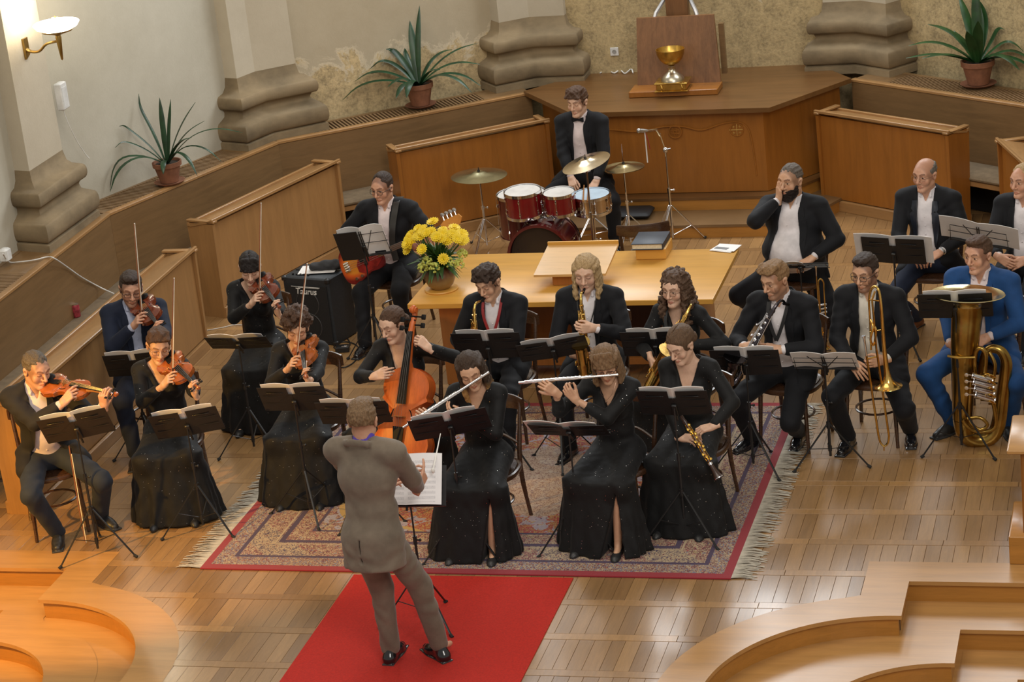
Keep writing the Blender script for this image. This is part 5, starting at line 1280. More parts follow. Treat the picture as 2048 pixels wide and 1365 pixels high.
person(1,label='man with short grey hair in open black jacket plucking violin at the far left',sex='m',px=(72,740),heading=30,hw=58,pitch=16,roll=-4,lean=10,L=V1,R=V1R,hair=('short',HGR),outfit=(BLK2,PINKW,DENIM,SHOEM),head=dict(scalp=(.50,.46,.44),vol=.003,hl=.088,jaw=.95,nose=1.1),skin='ruddy',feet=((118,1085),(205,1050)),foot_dir={1:8,-1:-28},open=(.06,.045,.085,.17),spreadk=1.6)
V2,V2R=vhands(38)
person(2,label='man in dark blue suit and dark glasses playing violin behind the short-haired woman',sex='m',px=(262,578),heading=22,hw=26,pitch=13,roll=-6,lean=5,L=V2,R=V2R,hair=('short',HDK),outfit=(NAVY,PALEB,NAVY),head=dict(scalp=(.32,.28,.27),vol=.006,hl=.084,glasses=GLF,stubble=.5),skin='ruddy',open=(.05,.03,.045,.1))
V3,V3R=vhands(44)
person(3,label='woman with short swept brown hair, thin glasses and sequinned dress playing violin',sex='w',px=(317,692),heading=16,hw=28,pitch=14,roll=-8,lean=4,L=V3,R=V3R,hair=('quiff',HBRN),head=dict(w=1,vol=.008,hl=.078,glasses=GLM,amp=.004,freq=110),slv=.62,trail=-.02,flare=1.0,bulk=1.12,vneck=.17)
V4,V4R=vhands(36)
person(4,label='young woman with straight black fringe and plain black dress playing violin beside the amplifier',sex='w',px=(500,537),heading=8,hw=18,pitch=20,roll=-4,L=V4,R=V4R,hair=('fringe',HBLK),head=dict(vol=.007,hl=.080,fringe=1,jaw=.9),slv=.66,skin='pale',vneck=.15,flare=.8)
V5,V5R=vhands(20)
person(5,label='woman with short curly brown hair playing violin in a sequinned dress',sex='w',px=(594,657),heading=4,hw=16,pitch=18,roll=-6,L=V5,R=V5R,hair=('afro',HCURL),head=dict(vol=.014,hl=.076,amp=.007,freq=120),slv=.66,vneck=.17,flare=1.1)
person(6,label='woman with brown hair tied back holding the cello between her knees',sex='w',px=(786,650),heading=0,hw=-24,pitch=13,roll=6,lean=2,
  R=lambda P:A(P,749,753,.40,(.85,-.15,.20),(.2,.9,-.3),(.9,-.4,-.5),cs=[(20,35,25),(30,45,30),(40,50,30),(45,55,35)],t=.4),
  L=lambda P:A(P,858,697,.26,(-.62,-.1,.62),(-.7,.55,-.3),(-.9,-.2,-.4),cs=[(35,50,35),(45,55,35),(45,60,35),(50,60,35)],t=.3),hair=('updo',HBRN),head=dict(vol=.006,hl=.086),slv=.86,skin='pale',feet={1:(.30,.38,.085),-1:(-.28,.42,.085)},spreadk=3,vneck=.27,flare=1.0,bulk=1.1)
person(7,label='woman with long ombre hair playing flute slanting down to the left',sex='w',px=(942,742),heading=-2,hw=14,pitch=20,roll=10,
  L=lambda P:A(P,930,832,.22,(-.80,-.25,.32),(-.1,.55,.6),(-.8,-.2,-.8),cs=[(25,45,25)]*4,t=.2),R=lambda P:A(P,868,842,.30,(-.45,-.4,.62),(-.1,.8,-.5),(.6,.1,-1),cs=[(35,50,30)]*4,t=.2),
  hair=('long',HOMB),head=dict(vol=.007,hl=.088,len=.25,jaw=.88),slv=.80,vneck=.16,trail=.03,slit=(-1,.05))
person(8,label='woman with half-tied light hair and glasses playing flute held level to the left',sex='w',px=(1212,728),heading=-10,hw=8,pitch=21,roll=4,
  L=lambda P:A(P,1152,800,.24,(-.52,-.15,.75),(-.25,.5,.3),(-.9,-.1,-.9),cs=[(45,60,30)]*4,t=.1),R=lambda P:A(P,1112,786,.32,(-.45,-.35,.60),(-.1,.8,-.5),(.6,.1,-1),cs=[(40,55,30)]*4,t=.15),
  hair=('wavy',HLB),head=dict(vol=.006,hl=.072,fringe=1,glasses=GLF,len=.10,necklace=1),slv=.56,vneck=.17,slit=(-1,.085))
person(9,label='young woman with parted brown hair holding clarinet across her lap in V-neck dress',sex='w',px=(1362,690),heading=-6,hw=-26,pitch=22,roll=2,lean=3,
  L=lambda P:A(P,1428,852,.34,(-.85,-.3,-.15),(-.1,.3,-.9),(-.9,-.3,-.6),cs=[(25,45,25)]*4,t=.4),R=lambda P:A(P,1368,905,.36,(.85,-.4,.10),(.1,.5,-.8),(.9,-.3,-.6),cs=[(25,45,25)]*4,t=.4),
  hair=('updo',hair_mat('mouse_brown_hair',(.12,.068,.036))),head=dict(vol=.012,hl=.082,jaw=.85,amp=.0016),slv=.90,skin='pale',vneck=.25,flare=1.1,bulk=1.05)
S10=saxhands(-.05,.05)
person(10,label='youth with curly-topped dark hair playing saxophone on a red neck strap',sex='m',s=.97,px=(977,565),heading=-4,hw=-16,pitch=18,roll=3,lean=4,L=S10[0],R=S10[1],hair=('mop',HDK),outfit=(BLK,WHITE,BLK),head=dict(scalp=(.35,.29,.27),vol=.010,hl=.072,amp=.006,freq=120,jaw=.95),open=(.058,.05,.07,.12))
S11=saxhands(0,.02)
person(11,label='young man with shoulder-length wavy blond hair playing saxophone',sex='m',px=(1172,547),heading=-2,hw=2,pitch=8,lean=3,L=S11[0],R=S11[1],hair=('wavy',HBLD),outfit=(BLK,WHITE,BLK),head=dict(vol=.012,hl=.084,len=.14,amp=.004,freq=100,brow=(.55,.40,.28)),skin='pale',open=(.06,.035,.05,.12))
person(12,label='woman with long curly hair and glasses resting a saxophone on her lap',sex='w',px=(1350,578),heading=-14,hw=-16,pitch=3,lean=2,
  R=lambda P:A(P,1300,715,.30,(.2,-.4,-.75),(.8,.4,.1),(.9,-.4,-.6),cs=[(30,40,25)]*4,t=.4),L=lambda P:A(P,1385,690,.25,(-.7,-.4,-.1),(.1,.6,-.6),(-.9,-.3,-.6),cs=[(30,40,25)]*4,t=.4),
  hair=('curly_long',HCURL2),head=dict(vol=.010,hl=.082,amp=.006,freq=130,glasses=GLM,eyes='open',lip=(.75,.38,.4)),skin='pale',slv=.9,vneck=.19)
person(13,label='man with swept sandy hair holding a black bass clarinet diagonally',sex='m',px=(1551,560),heading=-14,hw=-34,pitch=13,roll=2,lean=6,
  L=lambda P:A(P,1560,700,.28,(-.85,-.3,.10),(-.2,.7,-.5),(-.9,-.3,-.7),cs=[(30,45,25)]*4,t=.4),R=lambda P:A(P,1490,694,.28,(.6,-.4,.1),(.3,.7,-.4),(.8,-.4,-.7),cs=[(35,45,25)]*4,t=.4),
  hair=('quiff',HSAND),outfit=(BLK,WHITE,BLK),head=dict(scalp=(.62,.50,.42),vol=.006,hl=.094,stubble=.7,eyes='open'),open=(.058,.055,.075,.12),feet=((1505,895),(1600,885)),sw=1.05)
person(14,label='bearded man with glasses and beige shirt holding the trombone upright',sex='m',px=(1731,545),heading=-8,hw=-20,pitch=9,lean=4,
  L=lambda P:A(P,1770,720,.32,(-.75,-.35,-.05),(-.2,.8,-.1),(-.9,-.3,-.7),cs=[(40,55,30)]*4,t=.4),R=lambda P:A(P,1700,722,.32,(.55,-.5,-.45),(.2,.5,-.7),(.8,-.4,-.7),c=(20,22,15),t=.2),
  hair=('short',HDK),outfit=(BLK,CREAM,BLK),head=dict(eyes='open',scalp=(.32,.27,.26),vol=.005,hl=.086,stubble=.95,glasses=GLF,brow=(.2,.14,.1)),open=(.060,.055,.085,.15),feet=((1697,895),(1822,880)),foot_dir={1:4,-1:-14})
person(15,label='man in bright blue suit holding the tuba between his legs',sex='m',px=(1957,510),heading=-14,hw=-30,pitch=3,lean=3,
  R=lambda P:A(P,1902,690,.40,(.35,-.5,.1),(.8,.5,.0),(.9,-.4,-.6),cs=[(40,50,30)]*4,t=.4),L=lambda P:A(P,1975,675,.36,(-.6,-.5,-.2),(-.4,.5,-.6),(-.9,-.3,-.7),c=(30,40,25),t=.4),
  hair=('short',HBRN),outfit=(BLUE,PINKW,BLUE,SHOEM),head=dict(eyes='open',scalp=(.42,.34,.31),vol=.004,hl=.090),skin='ruddy',open=(.060,.045,.06,.12),feet=((1907,865),(2015,868)),sw=1.1,spreadk=3,bulk=1.08)
person(16,label='heavy bearded man in open black jacket rubbing his eye with one hand',sex='m',px=(1581,362),heading=-10,hw=-24,pitch=0,lean=-2,
  R=lambda P:dict(w=P.hc+P.H@np.array([.052,.115,-.13]),f=P.H@np.array([-.12,.0,1.]),n=P.H@np.array([-.45,-.8,0]),pole=(.9,.1,-.7),c=(12,15,12),t=.1,sp=2),
  L=lambda P:A(P,1625,516,.30,(-.75,-.5,-.3),(-.2,.2,-.9),(-.9,-.3,-.6),c=(28,35,25),t=.3),
  hair=('short',hair_mat('cropped_grey_hair',(.13,.105,.085))),outfit=(BLK,WHITE,BLK),head=dict(scalp=(.50,.46,.44),vol=.0015,hl=.098,beard=1,eyes='open',jaw=1.08,neck=1.15),bulk=1.28,belly=.09,open=(.075,.10,.15,.26),sw=1.12,spreadk=2.2,hs=1.04,feet=((1530,645),(1640,640)))
person(17,label='bald man with rimless glasses, black tuxedo jacket and steel wristwatch',sex='m',px=(1850,350),heading=-12,hw=-24,pitch=3,lean=2,
  L=lambda P:A(P,1880,505,.32,(-.7,-.6,-.25),(-.2,.3,-.9),(-.8,-.3,-.8),c=(28,35,25),t=.3),R=lambda P:A(P,1818,508,.34,(.7,-.6,-.25),(.2,.3,-.9),(.8,-.3,-.8),c=(28,35,25),t=.3),
  hair=('rim',HSALT),outfit=(BLK,WHITE,NAVY,SHOEB),head=dict(scalp=(.75,.70,.68),vol=.0035,hl=.09,glasses=GLM,watch=1,eyes='open'),skin='ruddy',satin=1,open=(.062,.06,.075,.11),sw=1.06,feet=((1832,655),(1935,600)))
person(18,label='man with receding blond hair and white shirt clasping his hands at the right edge',sex='m',px=(2046,362),heading=-18,hw=-34,pitch=0,lean=2,
  L=lambda P:A(P,2052,520,.34,(-.75,-.4,-.2),(-.2,.7,-.3),(-.8,-.3,-.8),c=(30,40,25),t=.3),R=lambda P:A(P,1998,515,.34,(.7,-.5,-.3),(.4,.7,-.2),(.8,-.3,-.8),c=(30,40,25),t=.3),
  hair=('balding',HBLD),outfit=(BLK,WHITE,BLK),head=dict(scalp=(.85,.75,.66),vol=.004,hl=.085,eyes='open'),skin='ruddy',open=(.062,.06,.08,.13))
person(19,label='man with dark-rimmed glasses and receding hair playing the red bass guitar',sex='m',px=(765,376),heading=-4,hw=-14,pitch=8,lean=1,
  R=lambda P:A(P,702,492,.30,(.60,-.5,-.45),(.3,.8,-.4),(.9,-.4,-.4),c=(25,40,25),t=.4),L=lambda P:A(P,862,490,.36,(-.1,-.3,.7),(-.2,.8,.3),(-.7,-.1,-.9),c=(45,60,30),t=.3),
  hair=('balding',HDK),outfit=(BLK,PINKW,BLK),head=dict(scalp=(.38,.33,.32),vol=.003,hl=.096,glasses=GLF,eyes='open'),skin='ruddy',open=(.055,.045,.06,.13),sw=1.12,bulk=1.05,feet=((733,705),(815,690)))
person(20,label='young drummer with tousled fringe, black bow tie and white shirt behind the drum kit',sex='m',px=(1155,204),seat=.56,heading=-6,hw=-14,pitch=8,lean=1,
  R=lambda P:A(P,1143,362,.32,(.25,-.6,-.5),(.2,.4,-.8),(.8,-.3,-.6),c=(35,45,25),t=.4),L=lambda P:A(P,1193,362,.32,(-.25,-.6,-.5),(-.2,.4,-.8),(-.8,-.3,-.6),c=(35,45,25),t=.4),
  hair=('mop',HBRN),outfit=(BLK,PINKW,BLK),head=dict(scalp=(.42,.35,.32),vol=.010,hl=.066,amp=.005,freq=120,jaw=.92,eyes='down'),skin='pale',tie='bow',open=(.048,.062,.072,.10),sw=1.02,spreadk=3,feet={1:(.32,.36,.085),-1:(-.34,.34,.085)})
person(21,label='conductor in taupe suit and violet shirt seen from behind on the red runner',sex='m',stand=True,s=1.0,px=(726,842),heading=168,hw=185,pitch=5,lean=7,side=-2,
  R=lambda P:A(P,842,985,-.40,(.30,.55,.62),(-.8,.3,.1),(.9,-.6,-.6),cs=[(10,15,10),(35,55,30),(50,60,30),(55,60,30)],t=.5),
  L=lambda P:dict(w=P.at(-.14,.40,.16),f=(.3,.9,.2),n=(.6,0,-.8),pole=(-1,-.5,-.6),c=(25,30,20),t=.3),
  hair=('short',HBACK),outfit=(GREY,VIOL,GREY),head=dict(scalp=(.55,.45,.40),vol=.006,hl=.08),skin='ruddy',open=(.05,.03,.02,.05),hem=-.17,colh=.115,feet=((885,1318),(785,1322)),foot_dir={1:-60,-1:-8},sw=1.10,shrug=(.022,.022))
# ================================================================ instruments in place
do_violin(BY[1],80,'glossy orange violin held by the grey-haired man at the far left',VARN,.10,20)
do_violin(BY[2],38,'dark red violin held by the man with dark glasses in the blue suit',VARNR)
do_violin(BY[3],44,'amber violin held by the short-haired woman with thin glasses',VARN)
do_violin(BY[4],36,'reddish brown violin held by the woman with black fringe',VARNR)
do_violin(BY[5],20,'orange brown violin held by the curly-haired woman',VARN)
def vbow(k,label,tip,dy=0.0):
    P=BY[k]; ang={2:38,3:44,4:36,5:20}[k]; O,D,Z,T=vio(P,ang,.12,1,28); a=P.wld(O+D*.27+Z*.06+T*.045); b=UY(tip[0],tip[1],a.y+dy); d=(b-a).normalized(); return bow(label,a-d*.05,a+d*.70,'violin bows held upright')
vbow(2,'violin bow pointing up above the man with dark glasses',(268,447),.1)
vbow(3,'violin bow pointing up beside the woman with thin glasses',(347,568),.05)
vbow(4,'violin bow pointing up before the woman with black fringe',(521,420),.1)
vbow(5,'violin bow pointing up before the curly-haired woman',(614,523),.05)
bow('violin bow hanging down from the stand of the man at the far left',UY(138,892,14.55),UY(171,1087,14.55))
# cello
b_=UY(803,924,15.22); t_=UY(836,622,15.70); ax=(t_-b_).normalized(); zz=Vector((-.22,-1,.25)); zz=(zz-ax*zz.dot(ax)).normalized(); yy=zz.cross(ax)
S_=(t_-b_).length/1.60
viol('cello','large orange cello standing between the knees of the seated woman','cello',frame(b_,ax,yy,zz),S_,CELLOV,.15,.22,chin=False,wy=1.14)
flute('silver flute slanting down to the left at the lips of the long-haired woman',UY(978,745,BY[7].wld(BY[7].hc).y-.13),UY(806,856,BY[7].wld(BY[7].hc).y-.42))
y8=BY[8].wld(BY[8].hc).y; flute('silver flute held almost level by the woman with glasses and light hair',UY(1236,750,y8-.12),UY(1037,766,y8-.30))
GRN=wood('grenadilla',(.045,.020,.012),.3,(1,8,8),5,.2,.3); GKEY=mat('gold_keys',(.80,.48,.10),.2,1,.1)
y9=BY[9].wld(BY[9].nb).y; clarinet('clarinet with gold keys and dark wooden bell lying across the lap of the young woman',UY(1352,815,y9-.36),UY(1438,957,y9-.56),GKEY,GRN)
sax('golden saxophone played by the youth with the red neck strap',S10[2](BY[10]),BRASS,BRASS)
sax('golden saxophone played upright by the blond long-haired man',S11[2](BY[11]),BRASS,BRASS,1.02)
def sax_px(label,P,mp,bp,d0,d1,metal,keys,face=(-.3,-1,.2),sc_=1.0,short=False):
    Y=P.wld(P.nb).y; a=UY(*mp,Y-d0); b=UY(*bp,Y-d1); z=(a-b).normalized(); y=Vector(face); y=(y-z*y.dot(z)).normalized(); x=y.cross(z); return sax(label,frame(a-y*.10,x,y,z),metal,keys,sc_,short)
sax_px('golden saxophone resting on the lap of the woman with long curly hair',BY[12],(1380,612),(1288,790),.16,.36,BRASS,BRASS,(.35,-1,.45),1.12)
sax_px('black bass clarinet with silver keys held diagonally by the man with swept sandy hair',BY[13],(1566,606),(1468,792),.18,.40,NICK,SILVER,(-.5,-1,.1),1.1,True)
# trombone: bell section and slide, standing upright in front of the bearded man
Yt=BY[14].wld(BY[14].nb).y-.46
T=thing('trombone','brass trombone standing upright in front of the bearded man with glasses','trombone',UY(1760,720,Yt)); o0=T.location.copy()
U=lambda x,y,d=0:UY(x,y,Yt+d)-o0
q=MB(); P_=spline([U(1742,700,.05),U(1740,640,.05),U(1738,600,.05),U(1744,576,.03),U(1756,578,.01),U(1762,610,0),U(1767,680,0),U(1772,730,0),U(1775,752,0)],4); R_=list(np.interp(range(len(P_)),[0,16,24,29,32],[.0075,.009,.014,.020,.028])); q.tube(P_,R_,14,cap=False); q.build('bell_tube',BRASS,T)
e=P_[-1]; dn=(U(1777,775)-U(1775,752)).normalized(); M3=Matrix.Translation(e)@dn.to_track_quat('Z','Y').to_matrix().to_4x4()
q=MB(); q.lathe([(.027,0),(.036,.03),(.052,.055),(.075,.072),(.10,.080),(.101,.082),(.098,.081),(.07,.068),(.045,.045),(.03,.02)],32,M3,cap=False); q.build('bell_flare',BRASS,T)
q=MB(); q.tube(spline([U(1757,870,-.02),U(1760,884,-.02),U(1768,893,-.02),U(1776,886,-.02),U(1778,872,-.02)],3),.008,8); q.tube([U(1757,872,-.02),U(1733,712,-.03)],.0085,8); q.tube([U(1778,874,-.02),U(1753,700,-.03)],.0085,8); q.tube([U(1768,893,-.02),U(1768,902,-.02)],.005,6); q.tube([U(1736,718,-.03),U(1757,713,-.03)],.006,6); q.build('slide',BRASS,T)
q=MB(); q.tube([U(1733,712,-.03),U(1730,690,-.03),U(1728,678,-.03),U(1727,672,-.03)],[.008,.0085,.010,.015],10); q.build('mouthpiece',SILVER,T)
q=MB(); q.tube([U(1753,702,-.03),U(1748,640,-.02),U(1744,600,-.02),U(1750,583,-.01)],.0075,8); q.tube(spline([U(1741,640,.0),U(1746,655,-.03),U(1741,680,-.02),U(1748,690,0),U(1752,660,-.03),U(1745,650,0)],4),.0085,8,close=False); q.tube([U(1740,665,.04),U(1765,660,0)],.005,6); q.tube([U(1739,600,.04),U(1760,603,0)],.005,6); q.build('tuning_slide',BRASS,T)
# tuba
Yb=BY[15].wld(BY[15].nb).y-.50
T=thing('tuba','large old brass tuba with upright bell held by the man in bright blue suit','tuba',UY(1940,780,Yb)); o0=T.location.copy(); U=lambda x,y,d=0:UY(x,y,Yb+d)-o0
q=MB(); P_=spline([U(1925,838,0),U(1926,780,0),U(1928,720,0),U(1931,670,.0),U(1934,630,.02),U(1934,607,.03)],4); R_=list(np.interp(range(len(P_)),[0,5,10,15,20],[.070,.084,.100,.110,.135])); q.tube(P_,R_,28,cap=False); q.build('bell_tube',TUBAB,T)
e=P_[-1]; M3=Matrix.Translation(e)@Matrix.Rotation(-.10,4,'X')@Matrix.Rotation(.06,4,'Y'); q=MB(); q.lathe([(.130,-.01),(.150,.02),(.185,.045),(.235,.060),(.262,.066),(.268,.070),(.262,.074),(.235,.069),(.18,.052),(.14,.02),(.115,-.04),(.09,-.12),(.07,-.3)],44,M3,cap=False); q.build('bell_flare',mat('polished_bell_brass',(.70,.58,.30),.2,1,.1,9),T)
q=MB(); P_=spline([U(1925,836,0),U(1930,866,.02),U(1950,880,.04),U(1975,878,.05),U(1994,858,.05),U(2004,800,.05),U(2011,750,.05),U(2012,722,.05),U(2001,702,.05),U(1984,698,.05),U(1970,708,.05),U(1962,735,.06),U(1958,780,.06)],4); n_=len(P_); q.tube(P_,[.072-.0011*i for i in range(n_)],18,cap=False); q.build('outer_bow',TUBAB,T)
BR2=BRASS
q=MB(); q.tube(spline([U(1958,780,.0),U(1950,740,-.06),U(1952,705,-.08),U(1962,697,-.09),U(1972,712,-.09),U(1970,760,-.09),U(1985,800,-.08),U(1992,845,-.07),U(1980,862,-.07),U(1950,862,-.08),U(1932,850,-.09),U(1926,840,-.09)],4),.016,10); q.tube(spline([U(1935,838,-.09),U(1960,836,-.1),U(1975,850,-.1),U(1962,860,-.1),U(1945,850,-.1),U(1938,830,-.08),U(1942,760,-.06)],4),.013,10)
q.tube(spline([U(1978,705,-.04),U(1990,730,-.06),U(1985,765,-.06),U(1980,800,-.05)],4),.014,10); q.tube([U(1895,712,-.10),U(1915,716,-.11),U(1950,715,-.09)],.010,8); q.build('branch_tubes',TUBAB,T)
for i in range(4):
    y=752+i*13; q=MB(); q.tube([U(1946+i*2,y,-.14),U(1984+i*1.5,y+10,-.10)],.021,14); q.tube([U(1944+i*2,y-.5,-.14),U(1946+i*2,y,-.14)],.024,14); q.tube([U(1984+i*1.5,y+10,-.10),U(1986+i*1.5,y+10.5,-.10)],.024,14); q.build('rotary_valve',SILVER,T)
    q=MB(); q.tube([U(1946+i*2,y,-.15),U(1934,y-2,-.17)],.005,6); q.lathe([(.014,0),(.014,.006),(.001,.008)],10,Matrix.Translation(U(1933,y-2,-.17))@Matrix.Rotation(PI/2,4,'X')); q.build('valve_key',SILVER,T)
q=MB()
for i in range(5):
    y=748+i*13; q.tube(spline([U(1962,y,-.08),U(1978,y+2,-.13),U(1990,y+8,-.10),U(1978,y+8,-.06)],3),.0085,7)
q.build('valve_tubing',BRASS,T)
# trumpets standing on their bells
def trumpet(label,px,py,zb,s=1.0,pegs=True):
    g=G(px,py,zb); T=thing('trumpet',label,'trumpet',g,.5,group=None)
    q=MB(); q.tube([(0,0,.42*s),(0,0,.2*s),(0,0,.09*s)],[.006,.008,.014],12,cap=False); q.lathe([(.060,0),(.061,.004),(.042,.02),(.026,.045),(.017,.075),(.0135,.10)],26,cap=False); q.build('bell',BRASS,T)
    q=MB(); q.tube(spline([(0,0,.40*s),(0,0,.45*s),(.02,0,.475*s),(.045,0,.45*s),(.045,0,.40*s)],4),.0062,8); q.tube([(.045,0,.42*s),(.045,0,.14*s)],.0058,8); q.tube(spline([(.045,0,.16*s),(.045,.0,.12*s),(.022,.02,.10*s),(.0,.03,.13*s)],4),.0058,8); q.tube([(-.0,.03,.12*s),(-.0,.03,.50*s)],.005,8); q.build('lead_pipe',BRASS,T)
    q=MB(); q.tube([(0,.03,.49*s),(0,.03,.54*s),(0,.03,.56*s)],[.005,.007,.013],10); q.build('mouthpiece',SILVER,T)
    for i in range(3):
        q=MB(); q.tube([(-.025,.012,(.24+.026*i)*s),(.06,.012,(.24+.026*i)*s)],.0098,10); q.tube([(-.025,.012,(.24+.026*i)*s),(-.045,.012,(.24+.026*i)*s)],.004,6); q.build('valve',SILVER,T)
    if pegs:
        q=MB(); q.tube([(0,0,-zb+.01),(0,0,.12)],.007,6)
        for i in range(4): q.tube([(0,0,.03-zb),(.09*math.cos(i*PI/2+.4),.09*math.sin(i*PI/2+.4),.006-zb)],.005,5)
        q.build('peg_stand',BLKM,T)
    return T
trumpet('silver-gold trumpet standing bell down on a peg beside the heavy bearded man',1645,697,.05,1.25)
trumpet('trumpet standing bell down at the right edge below the clasped hands',2040,640,.05,1.2)
trumpet('small brass horn standing on a peg behind the stand of the long-haired flutist',893,985,.06,.9)
# bass guitar
P=BY[19]; Yg=P.wld(P.nb).y-.34; a=UY(688,538,Yg+.02); b=UY(922,440,Yg-.05); x=(b-a).normalized(); z=Vector((0.05,-1,.28)); z=(z-x*z.dot(x)).normalized(); y=z.cross(x)
T=thing('bass_guitar','red sunburst bass guitar on the lap of the man with dark-rimmed glasses','bass guitar',M=frame(a,x,y,z))
ol=[(p.x,p.y) for p in spline([Vector(v+(0,)) for v in ((-.02,0),(0,.11),(.07,.165),(.15,.155),(.23,.125),(.30,.13),(.38,.165),(.455,.15),(.44,.10),(.40,.045),(.40,-.045),(.38,-.105),(.32,-.12),(.25,-.115),(.18,-.14),(.08,-.17),(0,-.12),(-.02,0))],4)][:-1]
gm=NT('sunburst_lacquer'); gc=gm.coord(); gx=gm.xyz(gc); rr=gm.math('SQRT',gm.math('ADD',gm.math('POWER',gm.math('SUBTRACT',gx[0],.12),2),gm.math('POWER',gm.math('MULTIPLY',gx[1],1.2),2)))
gm.b.inputs['Coat Weight'].default_value=.8; SB=gm.out(gm.ramp(rr,[(.09,(.85,.30,.03)),(.12,(.75,.13,.02)),(.17,(.20,.012,.010)),(.28,(.16,.01,.010))]),.25)
q=MB(); q.prism(ol,-.02,.018); q.prism([(x_*.97+.006,y_*.97) for x_,y_ in ol],.018,.022); gbd=q.build('body',SB,T,smooth=40)
q=MB(); q.prism([(.14,-.02),(.20,.07),(.30,.09),(.40,.125),(.42,.05),(.40,-.04),(.33,-.09),(.2,-.11),(.14,-.08)],.022,.025); q.build('pickguard',mat('red_tortoise_guard',(.30,.02,.015),.25,0,.4,12),gbd,smooth=False)
q=MB(); q.box((.70,0,.026),(.66,.05,.022),bev=.008); q.build('neck',PIN,T); q=MB(); q.box((.72,0,.039),(.62,.048,.005)); q.build('fretboard',wood('rosewood',(.09,.04,.02),.4,(1,8,8)),T)
q=MB(); q.prism([(1.03,-.025),(1.03,.025),(1.08,.05),(1.22,.055),(1.24,.02),(1.20,-.03),(1.10,-.04)],.015,.032); hst=q.build('headstock',mat('headstock_orange',(.62,.26,.05),.3),T,smooth=False)
for i in range(4):
    q=MB(); q.tube([(1.075+.04*i,.045,.022),(1.075+.04*i,.085,.022)],.004,6); q.lathe([(.001,-.003),(.019,-.002),(.019,.002),(.001,.003)],12,Matrix.Translation((1.075+.04*i,.098,.022))); q.build('tuning_peg',CHROME,hst)
q=MB(); q.box((.05,0,.032),(.05,.085,.018),bev=.003); 
for i in range(4): q.tube([(.03,-.03+.02*i,.042),(.075,-.03+.02*i,.042)],.006,6)
q.build('bridge',CHROME,gbd)
for xx in (.20,.235): q=MB(); q.box((xx,.02 if xx<.22 else -.02,.03),(.03,.055,.016),bev=.004); q.build('pickup',BLKM,gbd)
q=MB()
for i in range(4): q.tube([(.06,-.027+.018*i,.046),(1.04,-.018+.012*i,.044)],.0013,4)
q.build('strings',STRING,T)
for xx,yy_ in ((.10,-.125),(.16,-.118)): q=MB(); q.tube([(xx,yy_,.022),(xx,yy_,.038)],.013,12); q.build('control_knob',CHROME,gbd)
# strap over the bassist's left shoulder, straps of the saxophonists
def strap(par,P,pts,m_,r=.02,fl=.15,name='neck_strap'):
    q=MB(); q.tube([P.wld(v) if len(v)==3 else v for v in pts],r,8,flat=fl); o=q.build(name,m_,par); o.matrix_parent_inverse=par.matrix_world.inverted(); return o
STR=mat('strap_leather',(.03,.028,.025),.35); STRR=mat('red_strap',(.25,.012,.015),.6); STRB=mat('strap_black',(.01,.01,.011),.6)
def band(par,P,pts,wv,m_,name):
    """flat ribbon through person-space points, width along wv"""
    pts=spline([Vector([float(c) for c in p]) for p in pts],4); q=MB(); w_=Vector([float(c) for c in wv]); vs=[];n=len(pts)
    for i,p in enumerate(pts):
        t=(pts[min(i+1,n-1)]-pts[max(i-1,0)]).normalized(); ww=(w_-t*w_.dot(t)).normalized()*w_.length; nn=t.cross(ww).normalized()*.002
        vs+=[p-ww-nn,p+ww-nn,p+ww+nn,p-ww+nn]
    q.add(vs,[(i*4+k,i*4+(k+1)%4,i*4+4+(k+1)%4,i*4+4+k) for i in range(n-1) for k in range(4)]+[(3,2,1,0),(4*n-4,4*n-3,4*n-2,4*n-1)]); return q.build(name,m_,par)
bodies={k:[o for o in bpy.data.objects if o.name.startswith('person') and (o.matrix_world.translation-BY[k].root).length<1e-3][0] for k in (10,11,12,13,19,15)}
P=BY[19]; A_=P.at; band(bodies[19],P,[A_(-.10,-.08,.57),A_(-.105,.03,.575),A_(-.105,.115,.50),A_(-.085,.155,.38),A_(-.07,.165,.24),A_(-.10,.20,.12)],P.r*.028,STR,'guitar_strap')
for k,m_,w_ in ((10,STRR,.011),(11,STRB,.004),(12,STRB,.012),(13,STRB,.013)):
    P=BY[k]; A_=P.at
    for s in (-1,1): band(bodies[k],P,[A_(s*.062,-.04,.56),A_(s*.070,.04,.55),A_(s*.062,.118,.46),A_(s*.03,.150,.36),A_(0,.17,.29)],P.r*w_,m_,'neck_strap')
